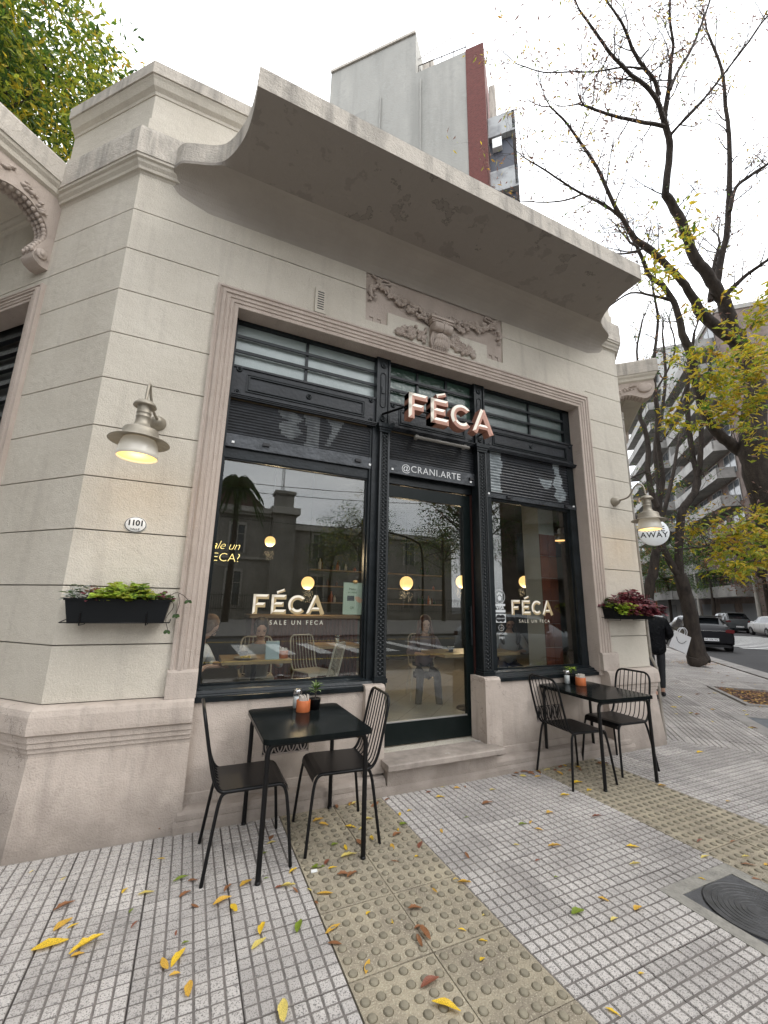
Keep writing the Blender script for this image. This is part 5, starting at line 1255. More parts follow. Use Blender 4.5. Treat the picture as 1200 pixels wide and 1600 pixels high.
def hand(J_, E_, wrist, dirv, side):
    """palm and five fingers appended to a skin skeleton; wrist is an index"""
    w = Vector(J_[wrist][0]); d = Vector(dirv).normalized(); s = Vector(side).normalized(); n = d.cross(s)
    J_.append((tuple(w + d * .05), .022)); pi = len(J_) - 1; E_.append((wrist, pi))
    for k, (o_, ln) in enumerate(((-.028, .06), (-.01, .068), (.01, .064), (.028, .05))):
        J_.append((tuple(w + d * .085 + s * o_), .0095)); a = len(J_) - 1; E_.append((pi, a))
        J_.append((tuple(w + d * (.085 + ln * .55) + s * o_ * 1.1 - n * .008), .008)); E_.append((a, a + 1))
        J_.append((tuple(w + d * (.085 + ln * .9) + s * o_ * 1.15 - n * .025), .0065)); E_.append((a + 1, a + 2))
    J_.append((tuple(w + d * .035 - s * .035), .011)); a = len(J_) - 1; E_.append((pi, a)); J_.append((tuple(w + d * .07 - s * .055 - n * .01), .008)); E_.append((a, a + 1))
def seated(label, seat, rotz, top_m, trou_m, hair_m, hands_fwd=.38, lean=.1, headtilt=.35, longhair=True, handz=.30, shoe_m=WHITE, legs=True, spread=.12):
    """seat: world point of the hip on the chair seat; faces local -Y"""
    o = thing('person', label, 'person', seat, rotz)
    sh_z = .48; ly = -lean
    # body: neck + forearms/hands + ankles as one surface with the torso core
    J_ = [((0, 0, .05), .09), ((0, ly * .5, .25), .09), ((0, ly, .45), .075), ((0, ly - .02, .56), .042), ((0, ly - .05, .63), .045)]; E_ = [(0, 1), (1, 2), (2, 3), (3, 4)]
    for sx in (-1, 1):
        i = len(J_)
        J_ += [((sx * .17, ly, sh_z), .04), ((sx * .25, ly - .10, .27), .033), ((sx * .15, -hands_fwd + .06, handz), .025), ((sx * .11, -hands_fwd, handz), .021)]
        E_ += [(2, i), (i, i + 1), (i + 1, i + 2), (i + 2, i + 3)]
        hand(J_, E_, i + 3, (-sx * .6, -.8, -.1), (sx * .8, -.6, 0))
    skinmesh('body', J_, E_, SKIN, o, 1)
    b = MB(); head(b, (0, ly - .085, .70), headtilt); b.build('head', SKIN, o)
    b = MB(); b.M = Matrix.Translation((0, ly - .085, .70)) @ Matrix.Rotation(headtilt, 4, 'X')
    b.sphere((0, .028, .038), .103, 16, 12, sc=(.88, .98, 1.08))
    for sx in (-1, 1): b.sphere((sx * .067, -.012, .02), .05, 10, 8, sc=(.45, 1, 1.5))
    b.M = Matrix.Identity(4)
    if longhair:
        for sx in (-1, 1):
            for q in range(3): b.tube(catmull([(sx * (.055 + q * .012), ly - .05 + q * .03, .76), (sx * .095, ly - .07 + q * .03, .62), (sx * (.115 + q * .01), ly - .085, .48), (sx * .10, ly - .09, .36)], 4), [.02] + [.028] * 11 + [.008], 7)
    else: b.sphere((0, ly + .02, .70), .05, 10, 8)
    b.build('hair', hair_m, o)
    b = MB(); b.M = Matrix.Translation((0, ly - .085, .70)) @ Matrix.Rotation(headtilt, 4, 'X')
    for sx in (-1, 1): b.sphere((sx * .031, -.080, .018), .010, 8, 6, sc=(1.3, .5, .45)); b.box(sx * .031 - .016, sx * .031 + .016, -.090, -.083, .036, .041)
    b.box(-.02, .02, -.083, -.076, -.052, -.047); b.M = Matrix.Identity(4); b.build('face_feature', mat('lash_and_lip', (.07, .02, .018), .5), o)
    J_ = [((0, .01, .02), (.15, .11)), ((0, ly * .3, .15), (.14, .11)), ((0, ly * .7, .32), (.16, .12)), ((0, ly, .46), (.13, .095)), ((0, ly - .015, .535), (.06, .06))]; E_ = [(0, 1), (1, 2), (2, 3), (3, 4)]
    for sx in (-1, 1):
        i = len(J_); J_ += [((sx * .165, ly, sh_z - .005), .062), ((sx * .255, ly - .09, .27), .052), ((sx * .16, -hands_fwd + .09, handz), .038)]; E_ += [(3, i), (i, i + 1), (i + 1, i + 2)]
    skinmesh('jacket', J_, E_, top_m, o, 2)
    if legs:
        J_ = [((0, .02, .03), .12)]; E_ = []
        for sx in (-1, 1):
            i = len(J_); J_ += [((sx * .09, -.02, .02), .085), ((sx * spread, -.42, .03), .062), ((sx * spread * 1.2, -.43, -.30), .052), ((sx * spread * 1.3, -.42, -.42), .05)]; E_ += [(0, i), (i, i + 1), (i + 1, i + 2), (i + 2, i + 3)]
        skinmesh('trousers', J_, E_, trou_m, o, 2)
        for sx in (-1, 1):
            b = MB(); b.M = Matrix.Translation((sx * spread * 1.35, -.47, -.445)) @ Matrix.Diagonal((.55, 1.35, .45, 1)); b.sphere((0, 0, 0), .09, 12, 8); b.M = Matrix.Identity(4); b.build('shoe', shoe_m, o)
    return o
GREYJ = mat('grey_knit', (.36, .35, .34), .9, bump=.4, bscale=120); MAUVE = mat('mauve_shirt', (.17, .125, .135), .85, bump=.2, bscale=60); DARKT = mat('dark_trousers', (.02, .02, .024), .8)
hz = FL + .43
seated('woman with dark hair in a grey jumper eating at the table in the left window', (.84, 5.70, hz - .10), -.08, GREYJ, DARKT, HAIRD, .46, .26, .42, False, .36)
seated('man with light hair bending over food at the left edge of the left window', (-.06, 5.15, hz - .06), 1.2, mat('white_shirt', (.55, .56, .57), .8), DARKT, mat('sandy_hair', (.14, .07, .035), .6), .40, .2, .7, False, .32)
seated('long-haired woman in a mauve shirt seated behind the glass door holding a cup', (3.36, 5.86, hz - .06), -.35, MAUVE, DARKT, HAIRR, .42, .08, .30, True, .30)
seated('person in a pale top bending down inside the right window', (4.72, 5.55, hz), -.5, mat('pale_blouse', (.42, .42, .44), .8), mat('denim', (.04, .06, .14), .8), HAIRD, .42, .22, .8, True, .28)
# cafe tables and cream chairs inside
OAK = mat('oak_table', (.42, .30, .165), .35, col2=(.40, .27, .14), nscale=3, stretch=(1, 9, 1))
def intable(x0, x1, y0, y1, lb):
    o = thing('inside_table', lb, 'table', ((x0 + x1) / 2, (y0 + y1) / 2, FL), 0, 'oak tables inside the cafe'); L = o.location
    MB().box(x0, x1, y0, y1, FL + .71, FL + .75).build('tabletop', OAK, o, L)
    b = MB(); cx, cy = (x0 + x1) / 2, (y0 + y1) / 2; b.tube([(cx, cy, FL), (cx, cy, FL + .71)], .03, 10); b.lathe([(.21, 0), (.20, .015), (.04, .03)], (cx, cy, FL), 24); b.build('pedestal', BLK, o, L)
    return o
intable(.36, 1.08, 4.78, 5.36, 'oak table with a meal just inside the left window')
intable(3.02, 4.25, 4.72, 5.34, 'oak table behind the door and right window')
intable(1.75, 2.45, 6.1, 6.7, 'oak table farther back in the left window')
CRW = mat('cream_wire', (.55, .50, .42), .5)
ic = make_chair('cream wire chair inside, back to the left window', 'cream wire chairs inside the cafe', CRW, CRW); ic.location = (1.42, 5.1, FL); ic.rotation_euler.z = 2.5
for x, y, r, lb in ((1.65, 5.95, -1.2, 'cream wire chair in the middle of the left window'), (.84, 5.70, -PI / 2 - .08, 'cream wire chair under the woman in the grey jumper'), (3.36, 5.86, -PI / 2 - .35, 'cream wire chair under the woman in the mauve shirt'), (-.06, 5.15, -.4, 'cream wire chair under the bending man'), (4.72, 5.55, -PI / 2 - .5, 'cream wire chair under the person in the pale top')):
    c_ = copytree(ic); c_.location = (x, y, FL); c_.rotation_euler.z = r; c_['label'] = lb
zt = FL + .75
pt_ = thing('plate', 'pale plate of food on the table in the left window', 'plate', (.60, 4.92, zt)); b = MB(); b.lathe([(.001, .004), (.07, .004), (.12, .018), (.125, .02), (.12, .022), (.07, .009), (.001, .009)], pt_.location, 28); b.build('dish', mat('speckled_stoneware', (.50, .46, .38), .4), pt_, pt_.location)
b = MB(); rr = random.Random(2)
for k in range(14): b.sphere((.60 + rr.uniform(-.05, .05), 4.92 + rr.uniform(-.04, .04), zt + .02), .014, 6, 5)
b.build('food', mat('scrambled_egg', (.62, .45, .10), .6), pt_, pt_.location)
cb_ = thing('bowl', 'small dark bowl beside the plate in the left window', 'bowl', (.60, 5.12, zt)); b = MB(); b.lathe([(.03, 0), (.05, .03), (.055, .06), (.05, .06), (.03, .01)], cb_.location, 20); b.build('bowl_body', mat('dark_stoneware', (.03, .025, .022), .35), cb_, cb_.location)
cb_ = thing('cup', 'black cup on a saucer in front of the seated woman behind the door', 'cup', (3.28, 4.98, zt)); b = MB(); b.lathe([(.075, .005), (.03, .003), (.032, .02), (.045, .07), (.041, .07), (.03, .02)], cb_.location, 20); b.build('cup_body', mat('dark_stoneware', (.03, .025, .022), .35), cb_, cb_.location)
b = MB(); b.lathe([(.046, .066), (.046, .0715), (.040, .0715)], cb_.location, 20); b.build('rim', WHITE, cb_, cb_.location)
mn = thing('menu_stand', 'pale blue folded menu card on the left window table', 'menu', (.86, 4.86, zt)); b = MB(); b.prism([(4.82, zt), (4.85, zt + .19), (4.855, zt + .19), (4.89, zt), (4.885, zt), (4.852, zt + .18), (4.825, zt)], .80, .945, 'x'); b.build('card', mat('menu_card', (.52, .62, .64), .6), mn, mn.location)
napkins(1.01, 4.92, zt, 'orange napkin pot on the left window table inside'); napkins(3.80, 4.90, zt, 'orange napkin pot on the inside table at the right window')
dispenser(2.1, 6.3, zt, 'sugar shaker on the back table in the left window')
# pedestrian on the right footway
def walker():
    base = Vector((7.93, 5.24, 0)); o = thing('person', 'pedestrian in a black padded coat walking away beyond the right pier', 'person', base, -PI / 4)
    BC = mat('black_padded_coat', (.004, .0045, .006), .6, bump=.8, bscale=22, spec=.15); 
    J_ = [((0, 0, .95), .1), ((0, .02, 1.2), .1), ((0, .02, 1.36), .07), ((0, .01, 1.45), .045), ((0, -.01, 1.53), .045)]; E_ = [(0, 1), (1, 2), (2, 3), (3, 4)]
    for sx in (-1, 1):
        i = len(J_); J_ += [((sx * .17, .02, 1.34), .045), ((sx * .24, .0, 1.12), .035), ((sx * .20, -.16, 1.02), .027), ((sx * .18, -.20, 1.0), .022)]; E_ += [(2, i), (i, i + 1), (i + 1, i + 2), (i + 2, i + 3)]; hand(J_, E_, i + 3, (0, -.7, -.6), (1, 0, 0))
    for sx, fy, kz in ((-1, -.16, .46), (1, .20, .48)):
        i = len(J_); J_ += [((sx * .09, 0, .88), .08), ((sx * .09, fy * .4 - .03, kz), .055), ((sx * .09, fy, .09), .035), ((sx * .09, fy - .12, .04), .03)]; E_ += [(0, i), (i, i + 1), (i + 1, i + 2), (i + 2, i + 3)]
    skinmesh('body', J_, E_, SKIN, o, 1)
    b = MB(); head(b, (0, -.02, 1.62), .1); b.build('head', SKIN, o)
    b = MB(); b.sphere((0, .015, 1.645), .112, 16, 12, sc=(.9, 1, 1.1)); b.sphere((0, .06, 1.55), .07, 10, 8, sc=(1.1, .7, 1.5)); b.build('hair', HAIRD, o)
    J_ = [((0, 0, .72), (.22, .16)), ((0, 0, .95), (.2, .15)), ((0, .02, 1.18), (.2, .15)), ((0, .02, 1.36), (.15, .12)), ((0, .02, 1.46), (.09, .09))]; E_ = [(0, 1), (1, 2), (2, 3), (3, 4)]
    for sx in (-1, 1):
        i = len(J_); J_ += [((sx * .19, .02, 1.34), .085), ((sx * .27, .02, 1.12), .08), ((sx * .22, -.13, 1.04), .062)]; E_ += [(3, i), (i, i + 1), (i + 1, i + 2)]
    skinmesh('coat', J_, E_, BC, o, 2)
    for sx, fy, kz in ((-1, -.16, .46), (1, .20, .48)):
        J_ = [((sx * .09, 0, .85), .085), ((sx * .09, fy * .4 - .03, kz), .066), ((sx * .09, fy, .12), .05)]; skinmesh('trouser_leg', J_, [(0, 1), (1, 2)], DARKT, o, 1)
        b = MB(); b.M = Matrix.Translation((sx * .09, fy - .05, .045)) @ Matrix.Diagonal((.5, 1.4, .5, 1)); b.sphere((0, 0, 0), .09, 10, 8); b.M = Matrix.Identity(4); b.build('boot', BLACKINK, o)
    return o
wk = walker(); wk.rotation_euler.z = -PI / 4 + PI     # faces away along the street
bgp = Vector((8.22, 5.02, .86)); bg_ = thing('tote_bag', 'white tote bag with printed smile held by the pedestrian in black', 'bag', bgp, -.5)
b = MB(); b.M = Matrix.Rotation(.42, 4, 'Y'); b.prism([(-.16, -.02), (.16, -.02), (.15, .30), (-.15, .30)], -.035, .035, 'y'); b.M = Matrix.Identity(4); b.build('bag_body', mat('white_canvas', (.62, .62, .63), .8, bump=.4, bscale=15), bg_)
b = MB(); b.M = Matrix.Rotation(.42, 4, 'Y')
for y in (-.03, .03): b.tube(catmull([(-.07, y, .29), (-.055, y, .37), (0, y, .41), (.055, y, .37), (.07, y, .29)], 4), .008, 6)
b.M = Matrix.Identity(4); b.build('handle', mat('white_canvas', (.62, .62, .63), .8), bg_)
b = MB(); b.M = Matrix.Rotation(.42, 4, 'Y'); b.tube(catmull([(-.09, -.038, .20), (-.05, -.038, .14), (.0, -.038, .12), (.05, -.038, .14), (.09, -.038, .20)], 4), .005, 5); b.M = Matrix.Identity(4); b.build('printed_mark', BLACKINK, bg_)

#@@CARS
# ================================================================== CARS
TYRE = mat('tyre_rubber', (.015, .015, .016), .8); RIM = mat('alloy_rim', (.35, .36, .37), .3, metal=.9); CGL = mat('car_glass', (.010, .012, .014), .04, spec=.5)
REDL = mat('tail_lamp_red', (.10, .006, .008), .2); CHR = mat('chrome', (.6, .6, .6), .15, metal=1)
def car(label, s, l, paint, L_=4.1, Wd=1.75, H_=1.46, kind='hatch', towards=False, group='cars along the street', road=-.13, rot=None, loc=None, plate='AE 506 VQ'):
    """local: x from rear (0) to front (L), y across; the car's rear bumper sits at s"""
    o = thing('parked_car', label, 'car', (0, 0, 0), 0, group)
    hw = Wd / 2
    if kind == 'suv': st = [(0, .42, .86, .86, .90, .80), (.05, .30, .95, .95, 1.02, .84), (.22, .24, .99, 1.0, H_ * .80, .72), (.50, .22, 1, 1.02, H_ * .97, .70), (1.0, .2, 1, 1.01, H_, .70), (2.0, .2, 1, .99, H_, .70), (2.7, .2, 1, .98, H_ * .965, .68), (3.35, .2, 1, .98, H_ * .70, .74), (3.65, .22, .99, .97, .99, .80), (4.2, .24, .95, .88, .90, .76), (4.42, .30, .86, .72, .74, .7)]
    else: st = [(0, .40, .84, .80, .84, .78), (.05, .28, .93, .90, .97, .82), (.20, .22, .98, .95, H_ * .76, .72), (.48, .20, 1, .96, H_ * .95, .68), (.95, .19, 1, .95, H_, .67), (1.9, .19, 1, .93, H_, .67), (2.5, .19, 1, .92, H_ * .955, .65), (3.1, .2, 1, .92, H_ * .70, .72), (3.35, .21, .99, .91, .93, .80), (3.85, .23, .95, .82, .84, .76), (4.05, .30, .86, .66, .68, .7)]
    k = L_ / st[-1][0]; st = [(a * k, *r) for a, *r in st]
    fine = []
    for i in range(len(st) - 1):
        for q in range(3):
            u = q / 3; fine.append([st[i][j] + (st[i + 1][j] - st[i][j]) * u for j in range(6)])
    fine.append(list(st[-1])); rows = []
    for (x, sill, wf, belt, roof, rw) in fine:
        w = hw * wf
        half = [(w * .86, sill), (w * .97, sill + .10), (w * 1.0, (sill + belt) * .5), (w * .985, belt - .10), (w * .95, belt), (hw * (rw + (wf * .95 - rw) * .12), belt + (roof - belt) * .85), (hw * rw * .86, roof - .006), (hw * rw * .4, roof + .012), (0, roof + .018)]
        if roof - belt < .12: half[5] = (w * .90, belt + (roof - belt) * .4); half[6] = (w * .75, roof); 
        rows.append([(x, y, z) for y, z in half] + [(x, -y, z) for y, z in half[-2::-1]])
    b = MB(); n = len(rows[0]); vs = [p for r in rows for p in r]; b.add(vs, [])
    gl = []
    for i in range(len(rows) - 1):
        slope = abs(fine[i + 1][4] - fine[i][4]) / (fine[i + 1][0] - fine[i][0]); cab = fine[i][4] - fine[i][3] > .15 or fine[i + 1][4] - fine[i + 1][3] > .15
        for j in range(n - 1):
            jj = min(j, n - 2 - j); m_ = 0
            side = jj == 4
            if cab and side and fine[i][4] - fine[i][3] > .28 and fine[i + 1][4] - fine[i + 1][3] > .28:
                xm = (fine[i][0] + fine[i + 1][0]) / 2
                if not (abs(xm - L_ * .40) < .06 or xm < L_ * .13): m_ = 1
            if cab and jj >= 5 and slope > .45 and fine[i][4] > H_ * .66 and fine[i + 1][4] > H_ * .66 and jj >= 6: m_ = 1
            if cab and jj == 5 and slope > .45 and fine[i][4] > H_ * .66 and fine[i + 1][4] > H_ * .66: m_ = 1
            b.f.append([i * n + j, i * n + j + 1, (i + 1) * n + j + 1, (i + 1) * n + j]); b.m.append(m_); b.s.append(m_ == 0)
    b.f.append(list(range(n))); b.m.append(0); b.s.append(False); b.f.append([len(vs) - n + i for i in range(n)][::-1]); b.m.append(0); b.s.append(False)
    bo = b.build('body', [paint, CGL], o)
    r = .32 if kind == 'suv' else .29; wbx = (L_ * .20, L_ * .81)
    ua = MB(); ua.box(.15, L_ - .15, -hw * .8, hw * .8, .18, .30); ua.build('underbody', BLACKINK, o)
    for wx in wbx:
        for sy in (-1, 1):
            a = MB(); a.lathe([(r + .06, 0), (r + .06, sy * .02), (.001, sy * .02)], (wx, sy * (hw - .012), r), 26, axis='y'); a.build('wheel_arch', BLACKINK, o)
            w_ = MB(); yo = sy * (hw - .18); w_.lathe([(r * .62, sy * .19), (r * .9, sy * .205), (r, sy * .18), (r, 0), (.001, 0)], (wx, yo, r), 28, axis='y'); wo = w_.build('wheel', TYRE, o)
            m_ = MB(); m_.lathe([(r * .64, sy * .19), (r * .58, sy * .205), (r * .56, sy * .17), (.001, sy * .17)], (wx, yo, r), 24, axis='y')
            for q in range(5):
                an = 2 * PI * q / 5; m_.tube([(wx, yo + sy * .195, r), (wx + math.cos(an) * r * .58, yo + sy * .195, r + math.sin(an) * r * .58)], .026, 6)
            m_.sphere((wx, yo + sy * .19, r), .05, 8, 6); m_.build('rim', RIM, wo)
    zb = .9 if kind == 'suv' else .84
    for sy in (-1, 1):
        t = MB(); t.prism([(sy * hw * .60, zb - .03), (sy * hw * .93, zb - .06), (sy * hw * .95, zb + .07), (sy * hw * .70, zb + .10), (sy * hw * .60, zb + .05)], -.015, .10, 'x'); t.build('tail_lamp', REDL, o)
        t = MB(); t.prism([(sy * hw * .45, .62), (sy * hw * .84, .62), (sy * hw * .86, .74), (sy * hw * .5, .72)], L_ - .14, L_ + .0, 'x'); t.build('headlight', CHR, o)
        t = MB(); t.sphere((L_ * .66, sy * (hw + .09), zb + .12), .085, 10, 8, sc=(.7, 1, .75)); t.build('mirror', paint, o)
        t = MB()
        for dx in (.30, .54): t.box(L_ * dx, L_ * dx + .16, sy * hw * .985 - .006, sy * hw * .985 + .012, zb - .12, zb - .095)
        t.build('door_handle', paint, o)
        t = MB()
        for dx in (.25, .44, .66): t.box(L_ * dx, L_ * dx + .008, sy * (hw * .995) - .002, sy * (hw * .995) + .003, .33, zb - .02)
        t.build('door_seam', BLACKINK, o)
    t = MB(); t.box(-.012, .0, -hw * .80, hw * .80, .36, .40); t.box(-.03, .06, -hw * .85, hw * .85, .40, .52); t.build('rear_bumper', paint, o)
    t = MB(); t.box(-.042, -.03, -.26, .26, .45, .565); po_ = t.build('number_plate', mat('plate_white', (.7, .7, .7), .5), o)
    me = textmesh(plate, .10); me.materials.clear(); me.materials.append(BLACKINK); q = bpy.data.objects.new('lettering', me); C.objects.link(q); q.parent = po_; q.rotation_euler = (PI / 2, 0, -PI / 2); q.location = (-.0435, 0, .507)
    t = MB(); t.box(-.008, .02, -hw * .62, hw * .62, zb + .015, zb + .035); t.build('trim_strip', CHR if paint.name.startswith('paint_black') else paint, o)
    t = MB(); zz = H_; t.prism([(.22, zz - .03), (.52, zz + .0), (.52, zz + .03), (.22, zz + .0)], -hw * .6, hw * .6, 'y'); t.build('roof_spoiler', paint, o)
    if loc is None:
        p = ST(s, l, road); o.location = p; o.rotation_euler.z = PI / 4
    else: o.location = loc; o.rotation_euler.z = rot
    if towards: o.location = ST(s + L_, l, road); o.rotation_euler.z = PI / 4 + PI
    return o
def paint(n, c): return mat('paint_' + n, c, .25, coat=(0 if n == 'black' else .6), spec=.3)
car('glossy black hatchback parked at the kerb behind the leaning tree', 15.9, 5.45, paint('black', (.008, .008, .010)), 4.1, 1.80, 1.47)
car('dark grey crossover parked across the street between two white cars', 36.5, 13.7, paint('dark_grey', (.055, .06, .062)), 4.4, 1.85, 1.60, 'suv', plate='AB 417 KT')
car('white hatchback parked across the street at the right edge', 33.2 - 2.2, 14.4, paint('white', (.75, .76, .76)), 4.0, 1.70, 1.42, plate='AC 230 LM')
car('small white hatchback farthest down the street on the left', 58, 8.9, paint('white', (.75, .76, .76)), 3.9, 1.7, 1.5, plate='AD 118 PR')
car('white saloon driving just right of the farthest white hatchback', 52, 11.2, paint('white', (.75, .76, .76)), 4.2, 1.75, 1.45, plate='AA 902 HS')
car('silver hatchback standing on the road near the crossing, mirrored in the window', 0, 0, paint('silver', (.45, .47, .49)), 4.1, 1.75, 1.46, loc=(8.3, -4.4, -.13), rot=PI * .25, plate='AF 651 GN')

#@@TREES
# ================================================================== TREES
def rleaf(b, p, r, ln, w, mi, droop=-.3):
    a = r.uniform(0, 2 * PI); d = Vector((math.cos(a), math.sin(a), r.uniform(-1, .4) + droop)).normalized()
    s = d.cross(Vector((r.uniform(-1, 1), r.uniform(-1, 1), r.uniform(.2, 1)))).normalized(); n = s.cross(d); p = Vector(p)
    b.add([p[:], (p + d * ln * .45 + s * w * .5 + n * ln * .05)[:], (p + d * ln * .45 - s * w * .5 + n * ln * .05)[:], (p + d * ln - n * ln * .08)[:]], [(0, 1, 2), (1, 3, 2)], mi, False)
def tw(b, p, d, ln, r0, r, depth, ends, up=.15):
    pts = [Vector(p)]; d = Vector(d).normalized(); n = 4
    for k in range(n):
        d = (d + Vector((r.uniform(-.25, .25), r.uniform(-.25, .25), r.uniform(-.2, .25) + up * .3))).normalized(); pts.append(pts[-1] + d * ln / n)
    b.tube(pts, [r0 * (1 - .75 * i / n) for i in range(n + 1)], 5 if r0 > .008 else 4, caps=False)
    ends.append(pts[-1]); ends.append(pts[2])
    if depth > 0:
        for k in range(r.choice((2, 3))):
            i = r.randrange(1, n + 1); a = Vector((r.uniform(-1, 1), r.uniform(-1, 1), r.uniform(-.4, .9))).normalized(); tw(b, pts[i], (d * .8 + a * .8), ln * r.uniform(.5, .75), r0 * .5, r, depth - 1, ends, up)
RS = .66
def limb(b, pxs, depthf, r):
    """pxs: (x, y, radius px) along a limb; depthf(u) gives distance"""
    pts = []; rs = []
    for i, (x, y, rp) in enumerate(pxs):
        D_ = depthf(i / max(1, len(pxs) - 1)); p = atD(x, y, D_); pts.append(p); rs.append(rp * RS * D_ / FPX)
    P = catmull(pts, 4); R = []
    for i in range(len(rs) - 1):
        for k in range(4): R.append(rs[i] + (rs[i + 1] - rs[i]) * k / 4)
    R.append(rs[-1])
    P = [p + Vector((r.uniform(-1, 1), r.uniform(-1, 1), r.uniform(-1, 1))) * R[i] * .12 for i, p in enumerate(P)]
    b.tube(P, R, 9 if max(R) > .05 else 6); return P, R
def tree(label, base, trunks, leafspec, seed, twigd=2, twigln=.5, every=3, grp=None, minr=.0, extra=0):
    o = thing('street_tree', label, 'tree', base, 0, grp); r = random.Random(seed); L = o.location
    tb = MB(); lb_ = MB(); tg = MB(); ends = []
    for (kind, pxs, d0, d1) in trunks:
        P, R = limb(tb if kind == 't' else lb_, pxs, lambda u: d0 + (d1 - d0) * u, r)
        for i in range(2, len(P), every):
            if R[i] < .05 or (kind == 'l' and r.random() < .25):
                for q in range(1 + extra):
                    t_ = (P[min(i + 1, len(P) - 1)] - P[i - 1]).normalized(); a = Vector((r.uniform(-1, 1), r.uniform(-1, 1), r.uniform(-.3, 1))).normalized()
                    tw(tg, P[i], t_ * .5 + a, twigln * r.uniform(.5, 1.3), max(.004, min(.014, R[i] * .45)), r, twigd, ends)
        ends.append(P[-1])
        if kind == 'l':
            for q in range(2): tw(tg, P[-1], (P[-1] - P[-3]).normalized() + Vector((r.uniform(-.3, .3), r.uniform(-.3, .3), r.uniform(-.2, .3))), twigln * .85, max(.004, R[-1] * .8), r, twigd, ends)
    tb.build('trunk', BARK, o, L)
    if lb_.v: lb_.build('limb', BARK, o, L, kind=None)
    tg.build('twig', TWIG, o, L, kind='stuff')
    lf = MB()
    for e in ends:
        for q in range(r.choice(leafspec['n'])):
            rleaf(lf, e + Vector((r.gauss(0, .04), r.gauss(0, .04), r.gauss(0, .04))), r, r.uniform(.06, .12) * leafspec.get('s', 1), r.uniform(.016, .028) * leafspec.get('s', 1), r.choices(range(len(leafspec['m'])), leafspec['w'])[0])
    for (x, y, D_, rad, n_, wts) in leafspec.get('cl', []):
        c = atD(x, y, D_)
        for q in range(n_ // 9):
            v = Vector((r.gauss(0, 1), r.gauss(0, 1), r.gauss(0, .55))); p = c + v * rad * .42
            for k in range(9): rleaf(lf, p + Vector((r.gauss(0, .06), r.gauss(0, .06), r.gauss(0, .04))), r, r.uniform(.09, .17) * leafspec.get('s', 1), r.uniform(.032, .055) * leafspec.get('s', 1), r.choices(range(len(leafspec['m'])), wts)[0], 0)
            if q % 3 == 0: tgx = None
    lf.build('foliage', leafspec['m'], o, L, kind='stuff')
    return o
b1 = atD(1256, 1128, 8.5); b1.z = 0
